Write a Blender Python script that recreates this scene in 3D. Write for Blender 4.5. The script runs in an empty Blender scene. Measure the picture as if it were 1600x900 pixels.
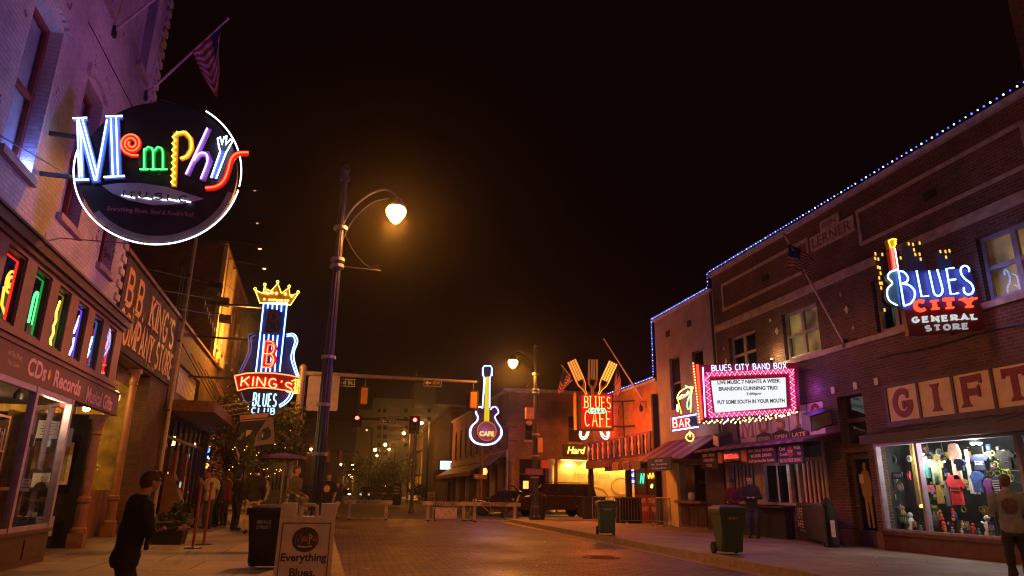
import bpy, math, random
from mathutils import Vector, Matrix
random.seed(7)
S = bpy.context.scene
COL = S.collection
R_ = math.radians

# ------------------------------------------------------------ camera
CF, CP, CR, CY = 1075.8, .28859, .01575, .22192          # focal length in px of a 1600 px frame, pitch, roll, yaw
O = Vector((0, 0, 1.35))
_fw = Vector((math.sin(CY)*math.cos(CP), math.cos(CY)*math.cos(CP), math.sin(CP)))
_r = Vector((math.cos(CY), -math.sin(CY), 0)); _u = _r.cross(_fw)
CX = _r*math.cos(CR) + _u*math.sin(CR); CU = _u*math.cos(CR) - _r*math.sin(CR)
cam = bpy.data.objects.new('camera', bpy.data.cameras.new('camera')); COL.objects.link(cam)
m = Matrix.Identity(4)
for i in range(3):
    m[i][0], m[i][1], m[i][2], m[i][3] = CX[i], CU[i], -_fw[i], O[i]
cam.matrix_world = m
cam.data.sensor_width = 36; cam.data.lens = CF/1600*36
cam.data.clip_start = .05; cam.data.clip_end = 3000
S.camera = cam

# ------------------------------------------------------------ night sky, exposure
W = bpy.data.worlds.new('World'); S.world = W; W.use_nodes = True
bg = W.node_tree.nodes['Background']
bg.inputs[0].default_value = (1, .22, .20, 1); bg.inputs[1].default_value = .0030
S.view_settings.view_transform = 'Standard'; S.view_settings.look = 'None'
S.view_settings.exposure = 0; S.view_settings.gamma = 1
S.cycles.use_denoising = True; S.cycles.filter_width = 1.2
S.cycles.max_bounces = 5; S.cycles.diffuse_bounces = 3; S.cycles.glossy_bounces = 3
S.cycles.transparent_max_bounces = 16; S.cycles.sample_clamp_indirect = 3
S.cycles.caustics_reflective = False; S.cycles.caustics_refractive = False

def light(name, loc, power, color, r=.15, kind='POINT', tgt=None, size=None, spot=60):
    d = bpy.data.lights.new(name, kind); d.energy = power; d.color = color
    if kind == 'AREA':
        d.size = size or .5
    else:
        d.shadow_soft_size = r
    if kind == 'SPOT': d.spot_size = R_(spot); d.spot_blend = .6
    o = bpy.data.objects.new(name, d); COL.objects.link(o); o.location = loc
    if tgt is not None:
        o.rotation_euler = (Vector(tgt)-Vector(loc)).to_track_quat('-Z', 'Y').to_euler()
    return o

# ------------------------------------------------------------ from the photograph's pixels to points of the place
def ray(px, py): return CX*(px-800)/CF - CU*(py-450)/CF + _fw
def hit(px, py, p, n):
    d = ray(px, py); return O + d*((Vector(p)-O).dot(n)/d.dot(n))
def gz(px, py, z=.15): return hit(px, py, (0, 0, z), Vector((0, 0, 1)))
def yz(px, py, y): return hit(px, py, (0, y, 0), Vector((0, 1, 0)))

class Fr:
    """a local frame: a along x, b along y, c along z"""
    def __init__(s, o, x, y, z=(0, 0, 1)):
        s.o, s.x, s.y, s.z = Vector(o), Vector(x).normalized(), Vector(y).normalized(), Vector(z).normalized()
    def p(s, a, b, c): return s.o + s.x*a + s.y*b + s.z*c
    def at(s, px, py, b=0):
        """(a, c) of the point seen at a pixel on the plane b"""
        v = hit(px, py, s.o + s.y*b, s.y) - s.o; return v.dot(s.x), v.dot(s.z)
    def sub(s, a, b, c, flip=False):
        return Fr(s.p(a, b, c), -s.x if flip else s.x, s.y, s.z)
WLD = Fr((0, 0, 0), (1, 0, 0), (0, 1, 0))
AL = -.0452
FR = Fr((13, 0, 0), (0, 1, 0), (-1, 0, 0))                                     # right-hand fronts
FL = Fr((-4.6, 0, 0), (math.sin(AL), math.cos(AL), 0), (math.cos(AL), -math.sin(AL), 0))   # left-hand fronts
def face_me(p, x=(1, 0, 0), z=(0, 0, 1)):
    """frame of an upright sign whose front (b to the viewer) looks down the street towards -Y"""
    x = Vector(x).normalized(); z = Vector(z).normalized(); return Fr(p, x, z.cross(x)*-1, z)

class MB:
    def __init__(s, fr=WLD): s.v, s.f, s.m, s.fr = [], [], [], fr
    def add(s, pts, faces, mi=0, raw=False):
        n = len(s.v); s.v += [Vector(p) if raw else s.fr.p(*p) for p in pts]
        s.f += [tuple(i+n for i in f) for f in faces]; s.m += [mi]*len(faces); return s
    def box(s, a0, a1, b0, b1, c0, c1, mi=0):
        return s.hexa([(a0,b0,c0),(a1,b0,c0),(a1,b1,c0),(a0,b1,c0),(a0,b0,c1),(a1,b0,c1),(a1,b1,c1),(a0,b1,c1)], mi)
    def hexa(s, P, mi=0):
        return s.add(P, [(0,3,2,1),(4,5,6,7),(0,1,5,4),(1,2,6,5),(2,3,7,6),(3,0,4,7)], mi)
    def quad(s, a, b, c, d, mi=0): return s.add([a,b,c,d], [(0,1,2,3)], mi)
    def prism(s, poly, b0, b1, mi=0, back=True):
        """polygon given as (a, c), extruded over b0..b1"""
        n = len(poly)
        P = [(a,b1,c) for a,c in poly] + [(a,b0,c) for a,c in poly]
        F = [tuple(range(n))] + [(i,(i+1)%n,(i+1)%n+n,i+n) for i in range(n)]
        if back: F.append(tuple(range(2*n-1, n-1, -1)))
        return s.add(P, F, mi)
    def loft(s, rings, mi=0, cap=True, raw=False):
        n = len(rings[0]); P = [p for r in rings for p in r]; F = []
        for k in range(len(rings)-1):
            for i in range(n):
                j = (i+1) % n; F.append((k*n+i, k*n+j, (k+1)*n+j, (k+1)*n+i))
        if cap: F += [tuple(range(n-1, -1, -1)), tuple((len(rings)-1)*n+i for i in range(n))]
        return s.add(P, F, mi, raw)
    def tube(s, pts, r, seg=6, closed=False, mi=0, r1=None, raw=False):
        P = [Vector(p) if raw else s.fr.p(*p) for p in pts]
        n = len(P); rings = []
        prev = None
        for i in range(n):
            if closed: t = P[(i+1)%n]-P[i-1]
            else: t = P[min(i+1,n-1)]-P[max(i-1,0)]
            if t.length < 1e-9: t = Vector((0,0,1))
            t.normalize()
            if prev is None:
                prev = t.orthogonal().normalized()
            else:
                prev = (prev - t*prev.dot(t));  prev = prev.normalized() if prev.length > 1e-6 else t.orthogonal().normalized()
            q = t.cross(prev); rr = r if r1 is None else r+(r1-r)*i/max(n-1,1)
            rings.append([P[i]+(prev*math.cos(2*math.pi*k/seg)+q*math.sin(2*math.pi*k/seg))*rr for k in range(seg)])
        if closed: rings.append(rings[0])
        return s.loft(rings, mi, not closed, True)
    def lathe(s, a, b, c, prof, seg=12, mi=0, flute=0):
        """prof: (radius, height) list about the c axis"""
        rings = []
        for r, h in prof:
            rings.append([(a+math.cos(2*math.pi*k/seg)*r*(1-flute*(k%2)), b+math.sin(2*math.pi*k/seg)*r*(1-flute*(k%2)), c+h) for k in range(seg)])
        return s.loft(rings, mi)
    def ball(s, a, b, c, ra, rb=None, rc=None, seg=8, mi=0):
        rb = rb or ra; rc = rc or ra; h = seg//2+1; rings = []
        for j in range(h+1):
            t = math.pi*(j/h)*.999+.0005; rings.append([(a+ra*math.sin(t)*math.cos(2*math.pi*k/seg), b+rb*math.sin(t)*math.sin(2*math.pi*k/seg), c-rc*math.cos(t)) for k in range(seg)])
        return s.loft(rings, mi)
    def ribbon(s, pts, w, b0, b1, mi=0, closed=False):
        """a flat stroke of width w along (a, c) points"""
        n = len(pts); L, Rr = [], []
        for i in range(n):
            p = Vector(pts[i])
            q0 = Vector(pts[i-1]) if (i > 0 or closed) else None
            q1 = Vector(pts[(i+1)%n]) if (i < n-1 or closed) else None
            d0 = (p-q0).normalized() if q0 is not None and (p-q0).length > 1e-9 else None
            d1 = (q1-p).normalized() if q1 is not None and (q1-p).length > 1e-9 else None
            if d0 is None: d0 = d1
            if d1 is None: d1 = d0
            t = d0+d1; t = t.normalized() if t.length > .3 else d1
            nn = Vector((-t.y, t.x)); k = min(1/max(.35, nn.dot(Vector((-d1.y, d1.x)))), 2)
            L.append(p+nn*w/2*k); Rr.append(p-nn*w/2*k)
        for i in range(n if closed else n-1):
            j = (i+1) % n
            s.add([(L[i].x,b1,L[i].y),(Rr[i].x,b1,Rr[i].y),(Rr[j].x,b1,Rr[j].y),(L[j].x,b1,L[j].y),
                   (L[i].x,b0,L[i].y),(Rr[i].x,b0,Rr[i].y),(Rr[j].x,b0,Rr[j].y),(L[j].x,b0,L[j].y)],
                  [(0,1,2,3),(0,3,7,4),(1,5,6,2)] + ([(0,4,5,1)] if i == 0 and not closed else []) + ([(3,2,6,7)] if i == n-2 and not closed else []), mi)
        return s
    def build(s, name, mat, parent=None, smooth=False):
        me = bpy.data.meshes.new(name)
        if parent is not None:
            base = Vector(parent['_base'])
        else:
            xs = [v.x for v in s.v]; ys = [v.y for v in s.v]; zs = [v.z for v in s.v]
            base = Vector(((min(xs)+max(xs))/2, (min(ys)+max(ys))/2, min(zs)))
        me.from_pydata([v-base for v in s.v], [], s.f)
        for mt in (mat if isinstance(mat, (list, tuple)) else [mat]): me.materials.append(mt)
        if any(s.m): me.polygons.foreach_set('material_index', s.m)
        if smooth: me.polygons.foreach_set('use_smooth', [True]*len(s.f))
        me.update()
        o = bpy.data.objects.new(name, me); COL.objects.link(o)
        if parent is None: o.location = base
        else: o.parent = parent
        o['_base'] = tuple(base)
        return o

def E(name, loc, label, cat, group=None):
    o = bpy.data.objects.new(name, None); COL.objects.link(o); o.location = loc; o.empty_display_size = .2
    o['_base'] = tuple(loc); return tag(o, label, cat, group)
def tag(o, label=None, cat=None, group=None, kind=None):
    if label: o['label'] = label
    if cat: o['category'] = cat
    if group: o['group'] = group
    if kind: o['kind'] = kind
    return o
def struct(o): o['kind'] = 'structure'; return o
def kids(o): return [c for c in ALLK.get(o.name, [])]
ALLK = {}
def copy_tree(o, loc=None, rz=None, label=None, parent=None):
    c = o.copy(); COL.objects.link(c)
    if parent is not None: c.parent = parent
    if loc is not None: c.location = loc
    if rz is not None: c.rotation_euler = (0, 0, rz)
    if label: c['label'] = label
    for k in [x for x in COL.objects if x.parent == o]: copy_tree(k, parent=c)
    return c

# ------------------------------------------------------------ materials
def _mat(name):
    mt = bpy.data.materials.new(name); mt.use_nodes = True
    nt = mt.node_tree; return mt, nt, nt.nodes['Principled BSDF']
def _pos(nt, scale=1):
    g = nt.nodes.new('ShaderNodeNewGeometry'); return g.outputs['Position']
def mat(name, c, rough=.6, metal=0, var=.25, scale=6, bump=0, em=None, es=0, spec=None):
    mt, nt, b = _mat(name)
    b.inputs['Roughness'].default_value = rough; b.inputs['Metallic'].default_value = metal
    if em: b.inputs['Emission Color'].default_value = (*em, 1); b.inputs['Emission Strength'].default_value = es
    b.inputs['Base Color'].default_value = (*c, 1)
    if var:
        n = nt.nodes.new('ShaderNodeTexNoise'); n.inputs['Scale'].default_value = scale; n.inputs['Detail'].default_value = 6
        nt.links.new(_pos(nt), n.inputs['Vector'])
        r = nt.nodes.new('ShaderNodeMapRange'); r.inputs[1].default_value = .3; r.inputs[2].default_value = .7
        r.inputs[3].default_value = 1-var; r.inputs[4].default_value = 1+var
        nt.links.new(n.outputs[0], r.inputs[0])
        mx = nt.nodes.new('ShaderNodeVectorMath'); mx.operation = 'SCALE'; mx.inputs[0].default_value = c
        nt.links.new(r.outputs[0], mx.inputs['Scale']); nt.links.new(mx.outputs[0], b.inputs['Base Color'])
        r2 = nt.nodes.new('ShaderNodeMapRange'); r2.inputs[3].default_value = max(rough-.12,.03); r2.inputs[4].default_value = min(rough+.12,1)
        nt.links.new(n.outputs[0], r2.inputs[0]); nt.links.new(r2.outputs[0], b.inputs['Roughness'])
        if bump:
            bp = nt.nodes.new('ShaderNodeBump'); bp.inputs['Strength'].default_value = bump; bp.inputs['Distance'].default_value = .02
            nt.links.new(n.outputs[0], bp.inputs['Height']); nt.links.new(bp.outputs[0], b.inputs['Normal'])
    return mt
def brick(name, c1, c2, mortar, bw=.22, bh=.075, mo=.01, plane='wall', rough=.85, big=None, worn=None, bump=.5, bigscale=.5):
    mt, nt, b = _mat(name); N = nt.nodes.new; Lk = nt.links.new
    sx = N('ShaderNodeSeparateXYZ'); Lk(_pos(nt), sx.inputs[0])
    cb = N('ShaderNodeCombineXYZ')
    if plane == 'wall':
        ad = N('ShaderNodeMath'); ad.operation = 'ADD'; Lk(sx.outputs[0], ad.inputs[0]); Lk(sx.outputs[1], ad.inputs[1])
        Lk(ad.outputs[0], cb.inputs[0]); Lk(sx.outputs[2], cb.inputs[1])
    else:
        Lk(sx.outputs[0], cb.inputs[0]); Lk(sx.outputs[1], cb.inputs[1])
    t = N('ShaderNodeTexBrick'); t.inputs['Scale'].default_value = 1; t.inputs['Brick Width'].default_value = bw
    t.inputs['Row Height'].default_value = bh; t.inputs['Mortar Size'].default_value = mo; t.inputs['Mortar Smooth'].default_value = .3
    t.inputs['Color1'].default_value = (*c1,1); t.inputs['Color2'].default_value = (*c2,1); t.inputs['Mortar'].default_value = (*mortar,1)
    Lk(cb.outputs[0], t.inputs['Vector'])
    n = N('ShaderNodeTexNoise'); n.inputs['Scale'].default_value = bigscale; n.inputs['Detail'].default_value = 8; n.inputs['Roughness'].default_value = .65
    Lk(_pos(nt), n.inputs['Vector'])
    r = N('ShaderNodeMapRange'); r.inputs[1].default_value = .3; r.inputs[2].default_value = .7; r.inputs[3].default_value = .42; r.inputs[4].default_value = 1.35
    Lk(n.outputs[0], r.inputs[0])
    mx = N('ShaderNodeVectorMath'); mx.operation = 'SCALE'; Lk(t.outputs[0], mx.inputs[0]); Lk(r.outputs[0], mx.inputs['Scale'])
    out = mx.outputs[0]
    if worn:                                   # chips through the paint, to the brick below
        n2 = N('ShaderNodeTexNoise'); n2.inputs['Scale'].default_value = 2.2; n2.inputs['Detail'].default_value = 12; n2.inputs['Roughness'].default_value = .75
        Lk(_pos(nt), n2.inputs['Vector'])
        rp = N('ShaderNodeValToRGB'); rp.color_ramp.elements[0].position = worn[1]; rp.color_ramp.elements[1].position = worn[1]+.03
        Lk(n2.outputs[0], rp.inputs[0])
        mm = N('ShaderNodeMix'); mm.data_type = 'RGBA'; Lk(rp.outputs[0], mm.inputs[0]); Lk(out, mm.inputs[6]); mm.inputs[7].default_value = (*worn[0],1)
        out = mm.outputs[2]
    Lk(out, b.inputs['Base Color']); b.inputs['Roughness'].default_value = rough
    if plane != 'wall':
        r3 = N('ShaderNodeMapRange'); r3.inputs[1].default_value=.35; r3.inputs[2].default_value=.65; r3.inputs[3].default_value = rough-.2; r3.inputs[4].default_value = rough+.1
        Lk(n.outputs[0], r3.inputs[0]); Lk(r3.outputs[0], b.inputs['Roughness'])
    bp = N('ShaderNodeBump'); bp.inputs['Strength'].default_value = bump; bp.inputs['Distance'].default_value = .012; bp.invert = True
    n3 = N('ShaderNodeTexNoise'); n3.inputs['Scale'].default_value = 25; Lk(_pos(nt), n3.inputs['Vector'])
    am = N('ShaderNodeMath'); am.operation = 'MULTIPLY_ADD'; am.inputs[1].default_value = -.5; Lk(n3.outputs[0], am.inputs[0]); Lk(t.outputs['Fac'], am.inputs[2])
    Lk(am.outputs[0], bp.inputs['Height']); Lk(bp.outputs[0], b.inputs['Normal'])
    return mt
_emc = {}
def glow(c, s):
    """something that gives off light"""
    k = (c, s)
    if k not in _emc:
        mt = bpy.data.materials.new('glow'); mt.use_nodes = True; nt = mt.node_tree; nt.nodes.clear()
        e = nt.nodes.new('ShaderNodeEmission'); e.inputs[0].default_value = (*c,1); e.inputs[1].default_value = s
        o = nt.nodes.new('ShaderNodeOutputMaterial'); nt.links.new(e.outputs[0], o.inputs[0]); _emc[k] = mt
    return _emc[k]
def glass_mat(name, tint=(.85,.9,.9), mixr=.09):
    mt = bpy.data.materials.new(name); mt.use_nodes = True; nt = mt.node_tree; nt.nodes.clear()
    t = nt.nodes.new('ShaderNodeBsdfTransparent'); t.inputs[0].default_value = (*tint,1)
    g = nt.nodes.new('ShaderNodeBsdfGlossy'); g.inputs['Roughness'].default_value = .02; g.inputs[0].default_value = (.9,.9,.9,1)
    lw = nt.nodes.new('ShaderNodeLayerWeight'); pw = nt.nodes.new('ShaderNodeMath'); pw.operation = 'POWER'; pw.inputs[1].default_value = 4
    f = nt.nodes.new('ShaderNodeMath'); f.operation = 'MULTIPLY_ADD'; f.inputs[1].default_value = .7; f.inputs[2].default_value = .055
    nt.links.new(lw.outputs['Facing'], pw.inputs[0]); nt.links.new(pw.outputs[0], f.inputs[0])
    m = nt.nodes.new('ShaderNodeMixShader'); o = nt.nodes.new('ShaderNodeOutputMaterial')
    nt.links.new(f.outputs[0], m.inputs[0]); nt.links.new(t.outputs[0], m.inputs[1]); nt.links.new(g.outputs[0], m.inputs[2]); nt.links.new(m.outputs[0], o.inputs[0])
    return mt

M = dict(
 whitebrick=brick('painted_brick', (.62,.58,.55),(.54,.50,.48),(.46,.42,.40), worn=((.20,.11,.08),.61), bump=.6),
 brownbrick=brick('brown_brick', (.17,.065,.045),(.09,.038,.03),(.19,.145,.125), bump=.9),
 darkbrick=brick('dark_brick', (.16,.07,.045),(.10,.045,.035),(.10,.08,.07)),
 redbrick=brick('orange_brick', (.42,.16,.08),(.32,.11,.06),(.30,.22,.16)),
 farbrick=brick('far_brick', (.34,.12,.06),(.24,.085,.045),(.2,.15,.12)),
 cream=mat('cream_wall',(.62,.50,.30),.7,var=.12,scale=2),
 stucco=mat('grey_stucco',(.27,.22,.27),.9,var=.22,scale=1.6,bump=.3),
 stone=mat('pale_stone',(.42,.33,.31),.85,var=.3,scale=5,bump=.3),
 road=brick('brick_pavers', (.22,.135,.09),(.10,.065,.05),(.025,.02,.018), bw=.30, bh=.15, mo=.02, plane='floor', rough=.62, bump=1.0, bigscale=.3),
 asphalt=mat('asphalt',(.06,.055,.05),.75,var=.3,scale=9,bump=.25),
 walk=brick('concrete_slabs', (.30,.25,.21),(.26,.22,.185),(.10,.08,.07), bw=1.5, bh=1.5, mo=.02, plane='floor', rough=.75, bump=.3, bigscale=.8),
 kerb=mat('granite_kerb',(.30,.24,.20),.8,var=.3,scale=7,bump=.3),
 black=mat('black_paint',(.018,.017,.018),.42,var=.2), blackm=mat('matt_black',(.02,.018,.018),.8,var=.3),
 darkwood=mat('dark_wood',(.075,.03,.018),.5,var=.35,scale=4), wood=mat('brown_wood',(.22,.10,.045),.55,var=.3,scale=5),
 redpaint=mat('dark_red_paint',(.24,.04,.03),.5,var=.2), fascia=mat('maroon_fascia',(.11,.03,.028),.55,var=.25,scale=3),
 trim=mat('tan_trim',(.24,.13,.07),.6,var=.25,scale=4), col=mat('terracotta_column',(.26,.11,.055),.5,var=.2,scale=8),
 white=mat('white_paint',(.72,.68,.66),.55,var=.15), offwhite=mat('aged_white',(.62,.55,.48),.6,var=.2),
 creamy=mat('cream_panel',(.78,.64,.42),.6,var=.12,scale=3), crimson=mat('crimson_letters',(.22,.008,.012),.5,var=.1),
 goldpaint=mat('gold_letters',(.72,.42,.14),.6,var=.3,scale=14), pinkpaint=mat('salmon_letters',(.75,.42,.36),.6,var=.15,scale=9),
 metal=mat('galvanised_metal',(.35,.34,.34),.45,.8,var=.2), dmetal=mat('dark_metal',(.07,.07,.075),.45,.6,var=.2),
 pole=mat('painted_pole',(.045,.045,.055),.35,.3,var=.2), polepurple=mat('purple_grey_pole',(.34,.28,.36),.5,.2,var=.2),
 rust=mat('rusty_iron',(.22,.10,.05),.8,.3,var=.4,scale=12),
 green=mat('green_plastic',(.04,.095,.055),.45,var=.12), lidgreen=mat('dark_green_lid',(.03,.06,.04),.4,var=.12), blackbin=mat('black_plastic',(.022,.02,.022),.45,var=.15),
 rubber=mat('tyre_rubber',(.02,.02,.02),.8,var=.2), steel=mat('bright_steel',(.6,.6,.6),.25,.9,var=.1),
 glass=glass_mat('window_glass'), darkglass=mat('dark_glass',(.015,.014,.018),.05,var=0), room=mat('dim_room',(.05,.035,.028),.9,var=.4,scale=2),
 skin=mat('skin',(.52,.29,.20),.55,var=.08), skind=mat('dark_skin',(.20,.10,.06),.5,var=.08),
 paper=mat('paper',(.75,.72,.66),.7,var=.08), purple=mat('purple_canvas',(.20,.10,.30),.7,var=.15), stripeA=mat('pale_canvas',(.17,.04,.19),.75,var=.1), stripeB=mat('plum_canvas',(.045,.003,.025),.75,var=.1),
 amber=mat('amber_plastic',(.75,.30,.04),.5,var=.1), leaf=mat('leaves',(.09,.10,.025),.6,var=.5,scale=8), leaf2=mat('dark_leaves',(.04,.06,.02),.6,var=.4), bark=mat('bark',(.10,.07,.05),.9,var=.3,bump=.5),
 sheet=mat('roof_sheet',(.075,.05,.042),.6,.2,var=.25,scale=3), navy=mat('navy_cloth',(.055,.055,.10),.8,var=.15), flagred=mat('flag_red',(.50,.03,.05),.7,var=.12), flagwhite=mat('flag_white',(.70,.64,.66),.7,var=.1), flagblue=mat('flag_blue',(.04,.05,.20),.7,var=.1),
 curtain=mat('curtain',(.45,.42,.50),.8,var=.25,scale=3),
)
def blind_mat(name, c, s, scale=7):
    mt, nt, b = _mat(name); N = nt.nodes.new; Lk = nt.links.new
    wv = N('ShaderNodeTexWave'); wv.bands_direction = 'Y'; wv.inputs['Scale'].default_value = scale; wv.inputs['Distortion'].default_value = 2.5; Lk(_pos(nt), wv.inputs['Vector'])
    n = N('ShaderNodeTexNoise'); n.inputs['Scale'].default_value = 1.6; n.inputs['Detail'].default_value = 5; Lk(_pos(nt), n.inputs['Vector'])
    r = N('ShaderNodeMapRange'); r.inputs[1].default_value = .35; r.inputs[2].default_value = .68; r.inputs[3].default_value = .1; r.inputs[4].default_value = 1.5; Lk(n.outputs[0], r.inputs[0])
    r2 = N('ShaderNodeMapRange'); r2.inputs[3].default_value = .55; r2.inputs[4].default_value = 1.1; Lk(wv.outputs['Fac'], r2.inputs[0])
    m_ = N('ShaderNodeMath'); m_.operation = 'MULTIPLY'; Lk(r.outputs[0], m_.inputs[0]); Lk(r2.outputs[0], m_.inputs[1])
    m2 = N('ShaderNodeMath'); m2.operation = 'MULTIPLY'; m2.inputs[1].default_value = s; Lk(m_.outputs[0], m2.inputs[0]); Lk(m2.outputs[0], b.inputs['Emission Strength'])
    b.inputs['Emission Color'].default_value = (*c,1); b.inputs['Base Color'].default_value = (.35,.30,.22,1); b.inputs['Roughness'].default_value = .9
    return mt
def cloth(name, c): return mat(name, c, .85, var=.18, scale=10, bump=.15)
CL = dict(black=cloth('black_cloth',(.028,.024,.028)), khaki=cloth('khaki_cloth',(.52,.38,.22)), jeans=cloth('denim',(.05,.06,.10)), grey=cloth('grey_cloth',(.22,.26,.36)),
 brown=cloth('brown_cloth',(.10,.06,.04)), olive=cloth('olive_cloth',(.10,.085,.045)), blue=cloth('blue_cloth',(.04,.06,.13)), pale=cloth('pale_cloth',(.5,.46,.46)), maroon=cloth('maroon_cloth',(.14,.02,.03)),
 hair=mat('brown_hair',(.09,.045,.025),.6,var=.3,scale=30), hairb=mat('black_hair',(.015,.012,.01),.5,var=.3,scale=30), shoe=mat('shoe_leather',(.03,.025,.02),.5))

# ------------------------------------------------------------ letters
def arc(cx, cy, rx, ry, a0, a1, n=9):
    return [(cx+rx*math.cos(R_(a0+(a1-a0)*i/n)), cy+ry*math.sin(R_(a0+(a1-a0)*i/n))) for i in range(n+1)]
G_ = {
 'A': (.62, [[(0,0),(.31,1),(.62,0)], [(.11,.34),(.51,.34)]]),
 'B': (.56, [[(0,0),(0,1),(.28,1)]+arc(.28,.76,.24,.24,90,-90)[1:]+[(.02,.52)], [(.28,.52)]+arc(.3,.26,.26,.26,90,-90)[1:]+[(0,0)]]),
 'C': (.58, [arc(.31,.5,.31,.5,48,312,14)]),
 'D': (.58, [[(0,0),(0,1),(.24,1)]+arc(.24,.5,.34,.5,90,-90,12)[1:]+[(0,0)]]),
 'E': (.5, [[(.5,1),(0,1),(0,0),(.5,0)], [(0,.52),(.42,.52)]]),
 'F': (.5, [[(.5,1),(0,1),(0,0)], [(0,.5),(.42,.5)]]),
 'G': (.62, [arc(.31,.5,.31,.5,50,340,14)+[(.6,.44),(.34,.44)]]),
 'H': (.58, [[(0,0),(0,1)], [(.58,0),(.58,1)], [(0,.5),(.58,.5)]]),
 'I': (.0, [[(0,0),(0,1)]]),
 'K': (.56, [[(0,0),(0,1)], [(.54,1),(.02,.45)], [(.16,.6),(.56,0)]]),
 'L': (.48, [[(0,1),(0,0),(.48,0)]]),
 'M': (.78, [[(0,0),(0,1),(.39,.2),(.78,1),(.78,0)]]),
 'N': (.6, [[(0,0),(0,1),(.6,0),(.6,1)]]),
 'O': (.64, [arc(.32,.5,.32,.5,90,450,18)]),
 'P': (.54, [[(0,0),(0,1),(.28,1)]+arc(.28,.74,.26,.26,90,-90)[1:]+[(.02,.48)]]),
 'R': (.56, [[(0,0),(0,1),(.28,1)]+arc(.28,.75,.25,.25,90,-90)[1:]+[(.02,.5)], [(.26,.5),(.56,0)]]),
 'S': (.54, [arc(.27,.75,.25,.25,35,270,10)+arc(.27,.25,.27,.25,90,-145,10)[1:]]),
 'T': (.6, [[(0,1),(.6,1)], [(.3,1),(.3,0)]]),
 'U': (.58, [[(0,1),(0,.28)]+arc(.29,.28,.29,.28,180,360,10)[1:]+[(.58,1)]]),
 'V': (.6, [[(0,1),(.3,0),(.6,1)]]),
 'W': (.86, [[(0,1),(.2,0),(.43,.8),(.66,0),(.86,1)]]),
 'X': (.58, [[(0,0),(.58,1)], [(0,1),(.58,0)]]),
 'Y': (.58, [[(0,1),(.29,.5),(.58,1)], [(.29,.5),(.29,0)]]),
 "'": (.05, [[(.05,1),(0,.8)]]), '.': (.04, [[(0,0),(.04,0),(.04,.05)]]), ' ': (.3, []),
}
def strokes(s, width=None, h=1, gap=.26, arcf=None):
    out, x = [], 0
    for ch in s:
        w, st = G_[ch]
        for p in st: out.append([(x+a, c) for a, c in p])
        x += w+gap
    x -= gap; k = (width/x) if width else h
    res = [[(a*k, c*h) for a, c in p] for p in out]
    if arcf: res = [[arcf(a, c) for a, c in dens(p)] for p in res]
    return res
def dens(p, d=.08):
    o = []
    for i in range(len(p)-1):
        n = max(1, int(math.dist(p[i], p[i+1])/d))
        for k in range(n): o.append((p[i][0]+(p[i+1][0]-p[i][0])*k/n, p[i][1]+(p[i+1][1]-p[i][1])*k/n))
    return o+[p[-1]]
def neon(mb, paths, r=.012, b=.04, mi=0, seg=5):
    for p in paths: mb.tube([(a, b, c) for a, c in p], r, seg, mi=mi)
    return mb
def slab(mb, paths, w, b0, b1, serif=.0, mi=0, h=1):
    """heavy letters with slab serifs"""
    k = 0
    for p in paths:
        k += 1; mb.ribbon(p, w, b0, b1+.0015*(k % 6), mi)
        if serif:
            for e, f in ((p[0], p[1]), (p[-1], p[-2])):
                if (abs(e[1]) < .02*h or abs(e[1]-h) < .02*h) and abs(e[1]-f[1]) > abs(e[0]-f[0])*.3:
                    s = 1 if e[1] < h/2 else -1
                    mb.box(e[0]-w/2-serif, e[0]+w/2+serif, b0, b1+.012+.0015*(k%6), min(e[1], e[1]+s*w*.5), max(e[1], e[1]+s*w*.5), mi)
                    k += 1
    return mb
_tc = {}
def text(mb, s, fr, w=None, h=None, b=.004, mi=0, bold=0, center=False, arcf=None, shear=0):
    """flat filled lettering on frame fr (a to the right, c up), fitted to w by h"""
    key = (s, bold, shear)
    if key not in _tc:
        c = bpy.data.curves.new('lettering', 'FONT'); c.body = s; c.offset = bold; c.resolution_u = 3; c.shear = shear
        o = bpy.data.objects.new('lettering', c)
        me = o.to_mesh(); _tc[key] = ([tuple(v.co) for v in me.vertices], [tuple(p.vertices) for p in me.polygons])
        o.to_mesh_clear(); bpy.data.objects.remove(o); bpy.data.curves.remove(c)
    V, F = _tc[key]
    if not V: return mb
    x0, x1 = min(v[0] for v in V), max(v[0] for v in V); y0, y1 = min(v[1] for v in V), max(v[1] for v in V)
    kx = w/(x1-x0) if w else h/(y1-y0); ky = h/(y1-y0) if h else kx
    if not w: kx = ky
    ox = -(x0+x1)/2*kx if center else -x0*kx
    P = []
    for v in V:
        a, c = v[0]*kx+ox, (v[1]-y0)*ky
        if arcf: a, c = arcf(a, c)
        P.append(fr.p(a, b, c))
    return mb.add(P, F, mi, True)
def Q(fr, pts, b=0): return [fr.at(px, py, b) for px, py in pts]
def smooth(pts, n=5, closed=False):
    out = []; N = len(pts)
    rng = range(N if closed else N-1)
    for i in rng:
        g = (lambda k: pts[k % N]) if closed else (lambda k: pts[max(0, min(N-1, k))])
        p0, p1, p2, p3 = g(i-1), g(i), g(i+1), g(i+2)
        for k in range(n):
            t = k/n
            out.append(tuple(.5*((2*p1[j])+(-p0[j]+p2[j])*t+(2*p0[j]-5*p1[j]+4*p2[j]-p3[j])*t*t+(-p0[j]+3*p1[j]-3*p2[j]+p3[j])*t**3) for j in range(len(p1))))
    if not closed: out.append(tuple(pts[-1]))
    return out
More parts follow.
